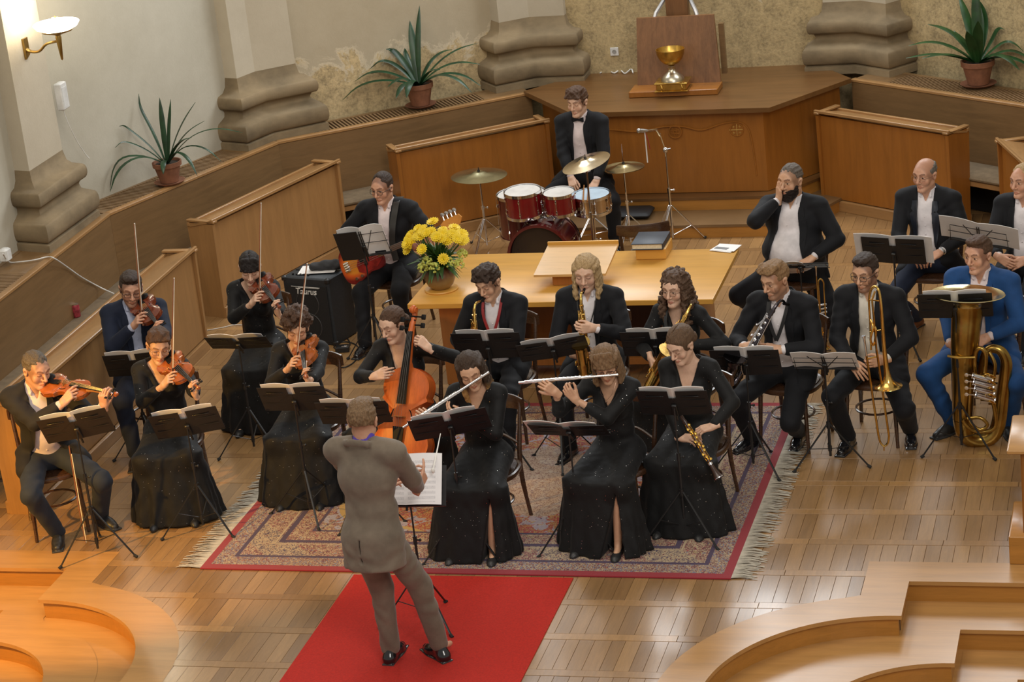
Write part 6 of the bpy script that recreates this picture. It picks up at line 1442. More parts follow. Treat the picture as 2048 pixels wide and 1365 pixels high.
# ================================================================ drum kit
MAR=mat('maroon_lacquer',(.10,.008,.010),.12,0,.15,6,coat=.7); REDL=mat('red_lacquer',(.20,.008,.010),.12,0,.15,6,coat=.7); HEADW=mat('drum_head',(.62,.60,.57),.4,0,.08,8); HEADB=mat('black_drum_head',(.022,.014,.012),.25,0,.1,6); SNB=mat('blue_white_head',(.50,.62,.72),.35,0,.08,8); CYM=mat('cymbal_bronze',(.62,.52,.30),.24,1,.14,9,(1,1,1)); CYM2=mat('bright_cymbal',(.75,.62,.42),.2,1,.12,9)
def drum(T,c,r,h,shell,head,lugs=8,tilt=None,name=None,lug2=True):
    M=Matrix.Translation(c)@(tilt or Matrix.Identity(4))
    q=MB(); q.lathe([(r,0),(r,h)],36,M,cap=False); shl=q.build('shell',shell,T)
    q=MB(); q.lathe([(.001,h+.004),(r*.98,h+.004),(r*1.01,h-.004)],36,M,cap=False); q.build('drum_head',head,T)
    q=MB(); q.lathe([(.001,-.002),(r*1.0,-.002)],36,M,cap=False); q.build('lower_head',HEADW,T)
    for z in (h,0):
        q=MB(); q.lathe([(r*1.005,z-.014),(r*1.05,z-.014),(r*1.05,z+.014),(r*1.02,z+.014),(r*1.02,z+.004)],36,M,cap=False); q.build('rim',CHROME,T)
    for i in range(lugs):
        a=2*PI*(i+.5)/lugs; q=MB(); L=[]
        for z0 in ((.22,.78) if lug2 else (.5,)):
            q.tube([M@Vector((r*1.03*math.cos(a),r*1.03*math.sin(a),h*z0-.018)),M@Vector((r*1.05*math.cos(a),r*1.05*math.sin(a),h*z0)),M@Vector((r*1.03*math.cos(a),r*1.03*math.sin(a),h*z0+.018))],[.006,.010,.006],8)
        q.tube([M@Vector((r*1.055*math.cos(a),r*1.055*math.sin(a),0)),M@Vector((r*1.055*math.cos(a),r*1.055*math.sin(a),h))],.0028,5); q.build('lug',CHROME,shl)
def tripod(T,x,y,h,r=.26,legyaw=20,hub=.30,m_=None):
    m_=m_ or CHROME
    q=MB(); q.tube([(x,y,.04),(x,y,h*.55)],.0125,8); q.build('lower_tube',m_,T); q=MB(); q.tube([(x,y,h*.5),(x,y,h)],.0085,8); q.build('upper_tube',m_,T)
    q=MB(); q.tube([(x,y,h*.54),(x,y,h*.59)],.018,8); q.tube([(x,y,h*.565),(x+.04,y,h*.565)],.006,6); q.ball((x+.045,y,h*.565),.012,8,(1,.5,1)); q.build('wing_clamp',m_,T)
    for i in range(3):
        a=math.radians(legyaw+120*i); c,s=math.cos(a),math.sin(a)
        for d in (-.007,.007):
            q=MB(); q.tube([(x+c*.015-s*d,y+s*.015+c*d,hub),(x+c*r-s*d,y+s*r+c*d,.012)],.0042,5); lg=q.build('leg',m_,T)
        q=MB(); q.tube([(x+c*.012,y+s*.012,.07),(x+c*r*.6,y+s*r*.6,hub*.4)],.0035,5); q.build('strut',m_,T); q=MB(); q.tube([(x+c*(r-.01),y+s*(r-.01),.018),(x+c*(r+.012),y+s*(r+.012),.01)],.012,6); q.build('rubber_foot',RUB,lg)
def cym_profile(r): return [(.012,.018),(.03,.022),(.055,.018),(.075,.006),(r*.6,-.006),(r,-.022),(r,-.0235),(r*.6,-.0075),(.07,.003),(.03,.018),(.012,.014)]
bd=G(1080,512,.30)
T=thing('bass_drum','dark maroon bass drum with black front head behind the table','drum',(bd.x,bd.y,0))
Mb=Matrix.Rotation(PI/2,4,'X')
drum(T,(0,.36,.30),.275,.40,MAR,HEADB,10,Matrix.Rotation(PI/2+0,4,'X'),lug2=False)
for o in [c for c in bpy.data.objects if c.parent==T]: o.location=(0,.06,0)
q=MB(); q.lathe([(.275,-.01),(.30,-.01),(.30,.025),(.275,.025)],40,Matrix.Translation((0,.0,.30))@Mb,cap=False); q.build('hoop',MAR,T)
for s in (-1,1): q=MB(); q.tube([(s*.26,.15,.25),(s*.38,.02,.01)],.008,6); q.build('spur_leg',CHROME,T)
q=MB(); q.tube([(.0,.22,.56),(.0,.22,.74)],.014,8); q.tube([(.08,.22,.56),(.08,.22,.72)],.014,8); q.box((.04,.22,.585),(.16,.08,.04),bev=.008); q.tube([(0,.22,.72),(-.08,.2,.76)],.010,8); q.tube([(.08,.22,.70),(.16,.2,.74)],.010,8); q.ball((0,.22,.735),.024,10); q.ball((.08,.22,.715),.024,10); q.build('tom_mount',CHROME,T)
def on(px,py,z,Y=None):
    return G(px,py,z)
def dthing(name,label,c): return thing(name,label,'drum',(c.x,c.y,0))
t1=UY(1048,405,bd.y+.22); T=dthing('tom_drum','red rack tom drum, the larger left one above the bass drum',t1); drum(T,(0,0,t1.z-.11),.165,.22,REDL,HEADW,6,Matrix.Rotation(.06,4,'X'))
t2=UY(1120,403,bd.y+.25); T=dthing('tom_drum','smaller red rack tom drum beside the snare',t2); drum(T,(0,0,t2.z-.095),.143,.18,REDL,HEADW,6,Matrix.Rotation(.06,4,'X'))
t3=UY(1046,425,bd.y+.55); T=dthing('floor_tom','large dark maroon floor tom behind the red rack toms',t3); drum(T,(0,0,t3.z-.22),.222,.40,MAR,HEADW,8)
for i in range(3): a=i*2.1+.5; q=MB(); q.tube([(.235*math.cos(a),.235*math.sin(a),t3.z-.1),(.235*math.cos(a),.235*math.sin(a),.02)],.007,6); q.build('leg',CHROME,T)
t4=UY(1184,405,bd.y+.42); T=dthing('snare_drum','snare drum with pale blue head and steel shell in front of the drummer',t4); drum(T,(0,0,t4.z-.075),.168,.15,mat('snare_steel',(.60,.50,.40),.15,1,.1,6),SNB,8,Matrix.Rotation(.05,4,'X'))
tripod(T,0,0,t4.z-.12,.22,10,.25)
for i in range(3): a=i*2.1; q=MB(); q.tube([(0,0,t4.z-.14),(.15*math.cos(a),.15*math.sin(a),t4.z-.09)],.006,6); q.build('basket_arm',CHROME,T)
for i,(a,b) in enumerate((((1160,408),(1166,370)),((1172,410),(1178,368)))):
    pass
for k,(x0,x1) in enumerate(((1166,1168),(1175,1177))):
    a=G(x0,403,t4.z+.09); b=G(x1,372,t4.z+.09); T=thing('drumstick',('left' if k==0 else 'right')+' drumstick of the pair lying on the pale blue snare head','drumstick',a,group='pair of drumsticks on the snare'); q=MB(); q.tube([(0,0,0),(b-a)*.8,(b-a),(b-a)*1.03],[.0075,.0065,.004,.006],7); q.build('stick',PIN,T)
def cymbal_stand(label,cpx,bpx,r,tilt,m_,hb,legyaw=20,base=None):
    b=base or G(*bpx); h=HT(b,*cpx); T=thing('cymbal',label,'cymbal',(b.x,b.y,0)); tripod(T,0,0,h-.02,.27,legyaw)
    M=Matrix.Translation((0,0,h))@Matrix.Rotation(tilt[0],4,'X')@Matrix.Rotation(tilt[1],4,'Y'); q=MB(); q.lathe(cym_profile(r),44,M,cap=False); q.build('plate',m_,T)
    q=MB(); q.tube([(0,0,h-.03),(0,0,h+.06)],.004,6); q.tube([(0,0,h+.02),(0,0,h+.035)],.014,8); q.build('wing_nut',BLKM,T); return T
cymbal_stand('large pale crash cymbal on its stand at the left of the drums',(968,346),(975,498),.27,(.0,.03),mat('pale_cymbal',(.58,.56,.36),.25,1,.12,9),0)
b=G(1178,505); b.y=bd.y+.12; b.x=UY(1192,470,b.y).x
cymbal_stand('tilted bright cymbal in front of the drummer\'s shirt',(1178,321),None,.225,(.12,-.22),CYM2,0,base=Vector((b.x-.03,b.y,0)))
b=G(1262,490)
T=cymbal_stand('hi-hat cymbal pair with rod at the right of the drummer',(1246,332),(1262,492),.198,(-.04,-.05),CYM,0)
hh=HT(b,1246,332); q=MB(); q.lathe(cym_profile(.198),40,Matrix.Translation((0,0,hh-.03))@Matrix.Rotation(PI,4,'X'),cap=False); q.build('plate',CYM,T); q=MB(); q.tube([(0,0,hh),(0,0,hh+.22)],.0035,6); q.build('rod',CHROME,T)
# microphone stand
b=G(1347,484); T=thing('microphone_stand','tall chrome microphone stand with boom in front of the carved platform','microphone stand',(b.x,b.y,0)); h1=HT(b,1331,300)
tripod(T,0,0,h1,.30,15,.36)
q=MB(); q.ball((0,0,h1),.028,12); q.tube([(0,0,h1),(.05,0,h1+.01)],.008,6); q.tube([(0,0,h1),(-.03,-.04,h1+.17)],.007,8); q.build('boom_joint',CHROME,T)
mp=Vector((-.12,-.16,h1+.235)); q=MB(); q.tube([(-.03,-.04,h1+.15),(-.055,-.06,h1+.215),tuple(mp)],.010,8); q.build('boom',CHROME,T)
q=MB(); q.tube([mp,mp+Vector((-.03,-.03,.01)),mp+Vector((-.06,-.06,.02))],[.012,.018,.020],12); q.ball(mp+Vector((-.065,-.065,.022)),.022,10); q.build('microphone',mat('mic_grille',(.45,.45,.45),.35,.9),T)
q=MB(); q.tube([mp+Vector((-.02,-.02,-.0)),mp+Vector((-.02,-.02,-.30))],.006,6); q.build('hanging_stick',mat('white_plastic',(.7,.7,.68),.5),T); q=MB(); q.tube([mp+Vector((-.02,-.02,0)),mp+Vector((.0,-.02,-.07)),mp+Vector((.015,-.02,-.17))],.004,5); q.build('red_ribbon',STRR,T)
# ================================================================ table and the things on it
T=thing('communion_table','long honey-coloured table behind the saxophonists','table',(-.095,18.18,0))
q=MB(); q.box((0,0,.738),(2.51,1.25,.045),bev=.004); q.build('tabletop',TABLE,T)
for s in (-1,1):
    q=MB(); q.box((s*.92,0,.36),(.24,.98,.71),bev=.004); q.build('leg',TABLEL,T)
q=MB(); q.box((0,.1,.45),(1.62,.04,.52)); q.build('back_panel',wood('table_recess_shade_wood',(.10,.035,.012),.4,(6,6,.5),2,.15),T)  # shade of the recess under the table put into the wood colour
q=MB(); q.box((0,-.1,.14),(1.62,.5,.06),bev=.004); q.build('foot_board',TABLEL,T)
q=MB(); q.box((0,0,.69),(2.1,.95,.05)); q.build('apron',wood('table_recess_shade_wood',(.1,.035,.012)),T)
c=G(883,580,.76)
T=thing('coaster','round pale wooden coaster under the flower vase','coaster',c); q=MB(); q.lathe([(.001,.0),(.135,.0),(.14,.01),(.135,.018),(.001,.018)],32); q.build('disc',TABLE,T)
VT=NT('vase_glaze'); vz=VT.xyz(VT.coord())[2]; vn=VT.noise(VT.coord(),9,4); VASE=VT.out(VT.ramp(VT.math('ADD',VT.math('MULTIPLY',vz,3.0),VT.math('MULTIPLY',vn,.35)),[(.25,(.30,.19,.07)),(.45,(.24,.15,.06)),(.6,(.17,.065,.03)),(.8,(.20,.075,.04))]),.35)
T=thing('vase','round brown glazed vase holding yellow flowers on the table corner','vase',(c.x,c.y,.779)); q=MB(); q.lathe([(.001,0),(.07,0),(.105,.03),(.128,.085),(.118,.135),(.08,.175),(.050,.20),(.048,.225),(.060,.245),(.052,.243),(.042,.22),(.05,.19),(.001,.18)],36); q.build('body',VASE,T)
YEL=mat('yellow_petal',(.85,.62,.015),.55,0,.1,30); LIME=mat('lime_bloom',(.55,.58,.12),.6,0,.15,30); LEAF=mat('bouquet_leaf',(.045,.12,.02),.5,0,.35,9); RUST=mat('rusty_bud',(.30,.10,.05),.6,0,.3,30)
T=thing('bouquet','bunch of yellow daisies and lime green blooms standing in the brown vase','flowers',(c.x,c.y,.98)); R=random.Random(3)
stm=MB()
def petalflower(q,c,n,r,nrm,m2=None):
    z=Vector(nrm).normalized(); x=z.orthogonal().normalized(); y=z.cross(x)
    for ring,(rr,up,k) in enumerate(((r,.10,n),(r*.72,.35,n-3),(r*.4,.7,n-6))):
        for i in range(max(k,4)):
            a=2*PI*(i+.5*ring)/max(k,4)+ring; d=x*math.cos(a)+y*math.sin(a); t=z.cross(d); e=c+d*rr+z*rr*up*1.2; w_=rr*.24+.002; mid=c+d*rr*.6+z*(rr*up*.5+.004)
            q.add([c+z*.002,mid-t*w_,e,mid+t*w_],[(0,1,2,3)])
heads=[]
for i in range(26):
    a=R.uniform(0,2*PI); b=R.uniform(.0,1.0); rad=.05+.17*math.sqrt(b); p=Vector((rad*math.cos(a)*1.15,rad*math.sin(a),.34-.9*rad*rad*3.2+R.uniform(-.03,.03))); heads.append(p)
for p in [Vector(v) for v in ((-.22,-.08,.16),(-.19,-.10,.22),(-.08,-.12,.29),(0,-.1,.31),(.06,-.13,.27),(.13,-.1,.24),(.17,-.06,.28),(-.12,-.05,.33),(.1,-.16,.10),(.22,-.02,.20))]+heads[:22]:
    q=MB(); petalflower(q,Vector((0,0,0)),15,R.uniform(.044,.058),p+Vector((0,-.25,.15))); q.build('yellow_flower',YEL,T,loc=p,smooth=False); stm.tube([p,p*.45+Vector((0,0,-.02)),(0,0,-.05)],.003,4)
for p in [Vector(v) for v in ((-.04,-.16,.08),(.02,-.18,.03),(-.09,-.15,.02),(.13,-.12,.05),(.20,-.07,.02),(.22,-.02,.09))]:
    q=MB()
    for i in range(40):
        a,b=R.uniform(0,2*PI),R.uniform(-.6,1.4); q.ball((.040*math.cos(a)*math.cos(b),.040*math.sin(a)*math.cos(b),.040*math.sin(b)),.0095,5)
    q.build('lime_bloom',LIME,T,loc=p); stm.tube([p,p*.4,(0,0,-.05)],.003,4)
q=MB(); q.ball((-.13,-.14,.20),.032,10,(1,1,1.1)); q.build('rusty_bud',RUST,T)
for i in range(95):
    a=R.uniform(0,2*PI); el=R.uniform(-.5,1.0); d=Vector((math.cos(a)*math.cos(el),math.sin(a)*math.cos(el),math.sin(el))); L=R.uniform(.15,.27); side=d.cross(Vector((0,0,1))).normalized(); w_=R.uniform(.016,.032); b0=Vector((0,0,.02))
    e=b0+d*L+Vector((0,0,-.04*(1-el))); m_=b0+d*L*.6+Vector((0,0,.01)); m1=b0+d*L*.35
    q=MB(); q.add([b0,m1-side*w_*.7,m_-side*w_,e,m_+side*w_,m1+side*w_*.7,m_+Vector((0,0,.006))],[(0,1,6,5),(1,2,3,6),(5,6,3,4)]); q.build('leaf',LEAF,T,smooth=False)
stm.build('stems',LEAF,T)
# book rest, book on its box, leaflet
f0=G(1066,541,.92);f1=G(1208,541,.92); cx=(f0.x+f1.x)/2
T=thing('book_rest','sloping wooden book rest on the table behind the blond man','book rest',(cx,f0.y+.2,.76)); w_=(f1.x-f0.x)/2
q=MB(); q.add([(-w_,-.2,.10),(w_,-.2,.10),(w_+.02,.25,.20),(-w_+.02,.25,.20),(-w_,-.2,.12),(w_,-.2,.12),(w_+.02,.25,.22),(-w_+.02,.25,.22)],[(3,2,1,0),(4,5,6,7),(0,1,5,4),(1,2,6,5),(2,3,7,6),(3,0,4,7)]); q.build('board',wood('pale_rest_wood',(.62,.37,.14),.3,(.5,6,3),2,.08),T,smooth=False)
q=MB(); q.box((.02,.26,.225),(2*w_,.02,.05),bev=.003); q.build('ledge',TABLE,T); q=MB(); q.box((0,-.02,.055),(w_*1.1,.22,.11),bev=.004); q.build('base_block',TABLEL,T)
a=G(1272,521,.76); b=G(1331,521,.76); L=b.x-a.x
T=thing('wooden_box','small honey wood box under the dark book on the table','box',((a.x+b.x)/2,a.y+.16,.76)); q=MB(); q.box((0,0,.045),(L,.30,.09),bev=.004); q.build('body',TABLE,T)
T=thing('book','thick closed book with dark blue cover lying on the small box','book',((a.x+b.x)/2-.02,a.y+.145,.852)); q=MB(); q.box((0,0,.026),(L*1.0,.30,.044)); q.build('pages',mat('book_pages',(.75,.68,.50),.7,0,.1,60),T); q=MB(); q.box((0,.003,.051),(L*1.06,.33,.006),bev=.002); q.box((0,.003,.003),(L*1.06,.33,.006),bev=.002); q.box((L*.515,.003,.027),(.006,.33,.046)); q.build('cover',mat('navy_book_cover',(.018,.026,.042),.5),T)
c=G(1450,498,.762); T=thing('leaflet','white printed leaflet lying on the right rear table corner','leaflet',(c.x,c.y,.762),-.35); q=MB(); q.box((0,0,.004),(.20,.17,.004)); q.box((.01,.012,.008),(.20,.17,.003),Matrix.Rotation(.12,3,'Z')); q.build('sheets',PAPER,T); q=MB(); q.box((-.02,-.02,.0105),(.12,.05,.001)); q.build('printed_block',mat('print_grey',(.2,.2,.2),.7),T)
# ================================================================ rugs
def rug_mat():
    t=NT('persian_pile'); c=t.coord(); x,y,z=t.xyz(c)[0:3]; hx,hy=1.88,1.52
    ax=t.math('SUBTRACT',hx,t.math('ABSOLUTE',x)); ay=t.math('SUBTRACT',hy,t.math('ABSOLUTE',y)); d=t.math('MINIMUM',ax,ay)
    RED=(.27,.010,.020); CR=(.42,.31,.19); BUR=(.11,.010,.026); PUR=(.05,.025,.065); PINK=(.33,.07,.07); BLU=(.15,.17,.25); GOLDc=(.42,.27,.08)
    v1=t.voro(c,26); v1c=t.n.new('ShaderNodeSeparateColor'); t.link(t.voro(c,26,out='Color'),v1c.inputs[0]); n1=t.noise(c,30,3,.6,1.5); n2=t.noise(c,9,4,.6,1.0); vb=t.voro(c,17,out='Distance'); v3=t.voro(c,60)
    motif=t.ramp(v1,[(0,BUR),(.16,PUR),(.21,CR),(.27,PINK),(.33,BUR),(.37,CR),(.47,PUR),(.52,PINK)],True)
    pal=t.ramp(v1c.outputs[0],[(0,CR),(.35,CR),(.5,PINK),(.62,BLU),(.8,BUR),(.9,GOLDc)],True)
    scroll=t.math('LESS_THAN',t.math('ABSOLUTE',t.math('SUBTRACT',n1,.5)),.045)
    floral=t.mix(t.math('LESS_THAN',v1,.30),t.mix(scroll,CR,BUR),t.mix(t.math('LESS_THAN',v1,.12),t.mix(t.math('LESS_THAN',v1,.2),pal,CR),PUR))
    floral=t.mix(t.math('LESS_THAN',v3,.27),floral,PINK)
    floral=t.mix(t.math('MULTIPLY',t.math('LESS_THAN',t.voro(t.mapping(c,(1,1,1),(3.3,1.7,0)),38),.22),.9),floral,BUR)
    # field: cream ground with a red lobed medallion and violet cartouches
    r=t.math('SQRT',t.math('ADD',t.math('POWER',t.math('MULTIPLY',x,.72),2),t.math('POWER',t.math('MULTIPLY',y,1.0),2)))
    th=t.math('ARCTAN2',y,x); lob=t.math('MULTIPLY',t.math('SINE',t.math('MULTIPLY',th,8.0)),.05); rm=t.math('ADD',r,lob)
    field=t.mix(t.math('LESS_THAN',rm,.98),floral,t.mix(t.math('LESS_THAN',v1,.25),t.mix(scroll,(.30,.012,.022),GOLDc),t.mix(t.math('LESS_THAN',v1,.12),PINK,BUR)))
    field=t.mix(t.math('MULTIPLY',t.math('GREATER_THAN',n2,.56),.75),field,t.mix(t.math('LESS_THAN',v1,.2),(.33,.33,.40),PUR))
    field=t.mix(t.math('LESS_THAN',t.math('ABSOLUTE',t.math('SUBTRACT',rm,.98)),.018),field,GOLDc)
    field=t.mix(t.math('MULTIPLY',t.math('LESS_THAN',rm,.62),.85),field,t.mix(t.math('LESS_THAN',t.math('ABSOLUTE',t.math('SUBTRACT',n1,.5)),.03),(.45,.36,.26),t.mix(t.math('LESS_THAN',v1,.15),BUR,PUR)))
    col=t.mix(t.math('LESS_THAN',d,.62),field,floral)
    # main border with alternating cartouches
    u=t.math('ADD',x,y); cart=t.math('GREATER_THAN',t.math('SINE',t.math('MULTIPLY',t.mix(t.math('LESS_THAN',ax,ay),(0,0,0),(0,0,0)) and u,9.0)),.0)
    vq=t.voro(c,30); flw=t.mix(t.math('LESS_THAN',vq,.42),t.mix(scroll,CR,PUR),t.mix(t.math('LESS_THAN',vq,.22),CR,BUR)); col=t.mix(t.math('LESS_THAN',d,.42),col,t.mix(cart,floral,flw))
    for e,wd in ((.62,.012),(.44,.02),(.19,.016),(.405,.006)):
        col=t.mix(t.math('LESS_THAN',t.math('ABSOLUTE',t.math('SUBTRACT',d,e)),wd),col,PUR)
    col=t.mix(t.math('LESS_THAN',t.math('ABSOLUTE',t.math('SUBTRACT',d,.40)),.008),col,CR)
    col=t.mix(t.math('LESS_THAN',d,.175),col,t.mix(t.math('LESS_THAN',v3,.34),t.mix(t.math('LESS_THAN',t.math('ABSOLUTE',t.math('SUBTRACT',t.noise(c,44,3,.6,1.2),.5)),.05),CR,BUR),t.mix(t.math('LESS_THAN',v1,.3),BLU,PINK)))
    col=t.mix(t.math('LESS_THAN',d,.05),col,RED)
    t.bump(t.noise(c,260,2),.4,.004); t.b.inputs['Sheen Weight'].default_value=.2
    return t.out(col,.92)
RC=G(401,1140,0); RR_=G(1460,1161,0); ang=math.atan2(RR_.y-RC.y,RR_.x-RC.x); wd_r=(RR_-RC).length
ctr=(RC+RR_)/2+Vector((-math.sin(ang),math.cos(ang),0))*1.54
T=thing('persian_rug','large patterned oriental rug with red edge and cream fringes under the orchestra','rug',(ctr.x,ctr.y,0),ang)
q=MB(); q.box((0,0,.006),(3.78,3.08,.012),bev=.003); q.build('pile',rug_mat(),T,smooth=False)
q=MB(); R=random.Random(5)
for s in (-1,1):
    y=-1.53
    while y<1.53:
        w_=R.uniform(.010,.018); L=R.uniform(.13,.20); sk=R.uniform(-.03,.03); q.add([(s*1.885,y,.009),(s*1.885,y+w_,.009),(s*(1.89+L*.5),y+w_+sk*.4,.011),(s*(1.89+L),y+w_*.6+sk,.003),(s*(1.89+L),y+sk,.003),(s*(1.89+L*.5),y+sk*.4,.013)],[(0,1,2,5),(5,2,3,4)] if s>0 else [(5,2,1,0),(4,3,2,5)]); y+=w_*.8
o=q.build('fringe',mat('fringe_wool',(.50,.45,.36),.9,0,.15,20),T,smooth=False); o['kind']='stuff'
ra=G(709,1150,0); rb=G(1146,1160,0)
T=thing('red_runner','plain bright red carpet runner under the conductor','carpet',((ra.x+rb.x)/2,12.1,0))
q=MB(); q.box((0,0,.0035),(rb.x-ra.x,4.1,.007)); q.build('pile',mat('red_carpet',(.46,.016,.007),.95,0,.12,90,(1,1,1),.4,.004),T)
# ================================================================ chairs
ch=make_chair('dark bentwood chair under the man with the violin at the far left',CHW); remember(ch)
def seat(k,label,first=None,sc_=1.05,dy=0):
    P=BY[k]; M=P.M@Matrix.Translation((0,-.0+dy,0))@Matrix.Diagonal((sc_,sc_,1.05,1))
    if first: first.matrix_world=M; return first
    return copy_thing(ch,M=M,label=label)
seat(1,'',ch)
for k,l in ((2,'dark chair under the man in blue suit with violin'),(3,'dark chair under the short-haired woman with thin glasses'),(4,'dark chair under the woman with black fringe'),(5,'dark chair under the curly-haired violinist'),(6,'dark chair under the cellist'),(7,'dark chair behind the long-haired flutist'),(8,'dark chair behind the flutist with glasses'),(9,'dark chair under the woman with the clarinet'),(10,'dark chair under the youth with the red neck strap'),(11,'dark chair under the blond saxophonist'),(12,'dark chair with black back rail behind the curly long-haired woman'),(13,'dark bentwood chair under the man with the black saxophone'),(14,'dark chair under the trombonist'),(15,'dark chair under the man in bright blue suit'),(16,'dark chair under the heavy bearded man'),(17,'dark chair under the bald man'),(18,'dark chair under the man at the right edge'),(19,'brown bentwood chair under the bass guitarist')): seat(k,l)
c=G(1270,462,.84); copy_thing(ch,loc=(c.x,c.y+.28,0),rz=PI+.25-PI-.0,label='empty bentwood chair with brown curved back rail between drums and table')
P=BY[20]; T=thing('drum_stool','round black drum stool under the young drummer','stool',P.root); q=MB(); q.lathe([(.001,.50),(.15,.50),(.165,.53),(.15,.56),(.001,.57)],24); q.build('seat',RUB,T); tripod(T,0,0,.5,.25,0,.25)
c=G(1262,430,.14); T=thing('black_cushion','flat black cushion lying on the platform step right of the drummer','cushion',(c.x,c.y,.135)); q=MB(); q.box((0,0,.03),(.42,.30,.055),bev=.022); q.build('cover',STRB,T)
# ================================================================ music stands
def st(label,dpx,bpx,wd=.47,hd=.25,tilt=24,yaw=0,kind='solid',ly=30,legr=.30,sh=None,slabel=None,hub=.36,roll=0):
    b=G(*bpx); h=HT(b,*dpx); T,M,h2=make_stand(label,b,h,wd,hd,tilt,yaw,kind,ly,legr=legr,hub=hub,roll=roll)
    if sh is not None: sheet(slabel,M,h2,**sh)
    return T
S1=dict(w=.215,h=.275)
st('black music stand in front of the violin man at the far left',(160,852),(198,1110),.50,.27,30,14,'solid',-8,.31,dict(w=.22,h=0.282),'white sheets on the stand of the man at the far left',roll=-6)
st('black music stand in front of the man in the blue suit',(262,731),(300,915),.46,.25,28,12,'solid',200,.28,dict(w=.21,h=0.262),'sheets on the stand of the man in the blue suit')
st('black music stand at the knees of the woman with thin glasses',(382,846),(408,1062),.50,.27,30,12,'solid',-25,.31,dict(w=.22,h=0.282),'sheets on the stand of the woman with thin glasses',roll=-5)
st('black music stand before the woman with black fringe',(478,687),(510,905),.50,.20,45,2,'solid',215,.29,dict(w=.22,h=0.212),'sheets on the stand of the woman with black fringe')
st('black music stand before the curly-haired violinist',(592,798),(622,1032),.50,.27,30,4,'solid',-60,.31,dict(w=.22,h=0.282),'sheets on the stand of the curly-haired violinist')
st('black music stand before the cellist, behind the conductor\'s head',(735,823),(737,1046),.52,.26,32,4,'solid',0,.28,dict(w=.22,h=0.272),'sheets on the stand of the cellist')
st('black music stand in front of the long-haired flutist',(897,851),(932,1112),.54,.25,34,12,'solid',215,.31,dict(w=.22,h=0.262,off=-.02),'sheets on the stand of the long-haired flutist',roll=-6)
st('black music stand before the youth with the red neck strap',(962,694),(1003,930),.52,.28,28,2,'solid',-25,.30,dict(w=.22,h=0.292),'sheets on the stand of the youth with the red neck strap')
st('black music stand with crooked desk before the blond saxophonist',(1118,698),(1130,925),.52,.22,35,8,'solid',40,.28,dict(w=.22,h=0.232),'sheets on the stand of the blond saxophonist',roll=-6)
st('black music stand before the woman with long curly hair',(1296,690),(1330,905),.50,.27,28,2,'solid',190,.28,dict(w=.2,h=0.282),'sheets on the stand of the woman with long curly hair')
st('black music stand with loose white sheet before the flutist with glasses',(1143,862),(1162,1096),.54,.20,48,-2,'solid',215,.31,dict(w=.25,h=0.212,off=-.05,tiltz=2),'protruding white sheets on the stand of the flutist with glasses')
st('black music stand before the woman with the clarinet',(1335,808),(1372,1080),.48,.26,30,0,'solid',205,.31,dict(w=.22,h=0.272),'sheets on the stand of the woman with the clarinet')
st('black music stand before the man with the black saxophone',(1492,726),(1508,940),.50,.27,28,0,'solid',-45,.31,dict(w=.215,h=0.282),'sheets on the stand of the man with the black saxophone')
st('black wire music stand with white sheets left of the trombonist',(1655,727),(1662,925),.44,.20,40,-3,'wire',-20,.31,dict(w=.235,h=0.212,off=.0),'white sheets showing through the wire stand beside the trombonist',hub=.30)
st('black music stand hiding part of the tuba',(1903,613),(1924,903),.52,.26,30,2,'solid',-35,.30,dict(w=.22,h=0.272),'sheets on the stand before the tuba')
st('wide black music stand with an oversized folder in front of the bald man',(1775,503),(1798,706),.50,.30,30,-4,'solid',-48,.28,dict(w=.31,h=.31),'oversized white folder pages on the wide stand',roll=3)
st('wire music stand with large white sheet left of the man at the right edge',(1942,474),(1968,728),.46,.25,38,-10,'wire',30,.28,dict(w=.31,h=.29),'large white sheets on the wire stand above the man in bright blue',roll=9)
st('low wire music stand between the heavy bearded man and the man with the black saxophone',(1597,533),(1612,705),.44,.18,60,0,'wire',60,.26,dict(w=.16,h=.17,spread=1,off=-.05),'grey tablet leaning on the low wire stand')
T=st('wire music stand before the bass guitarist',(745,487),(757,712),.42,.27,20,4,'wire',200,.26,dict(w=.20,h=.30,curl=.03),'curled white sheets on the wire stand before the bass guitarist',roll=-5)
b=G(757,712); h=HT(b,727,490); T=thing('black_folder','black folder standing on the left half of the bass guitarist stand','folder',(b.x-.115,b.y-.035,h)); q=MB(); q.box((0,0,0),(.21,.006,.28),Matrix.Rotation(.30,3,'X')@Matrix.Rotation(-.10,3,'Y')); q.build('cover',BLKP,T)
# the conductor's stand carries an open score seen from the player's side
b=G(852,1248); hC=HT(b,845,968); Ts,Mc,h2=make_stand('black music stand with open score in front of the conductor',b,hC,.50,.27,-32,4,'solid',-40,hub=.38)
M=Mc@Matrix.Rotation(PI,4,'Z'); sheet('open printed score on the conductor stand',Mc@Matrix.Translation((0,-.03,0))@Matrix.Rotation(PI,4,'Z'),h2,w=.235,h=.33,off=0,curl=.02,group=None,notes=True)
a=UY(866,942,b.y-.05); bb=UY(881,868,b.y+.2); T=thing('baton','white conducting baton held upright by the conductor','baton',a); q=MB(); q.tube([(0,0,0),bb-a],[.006,.003],6); q.ball((0,0,0),.012,8,(1,1,1.6)); q.build('stick',mat('baton_white',(.8,.79,.75),.5),T)
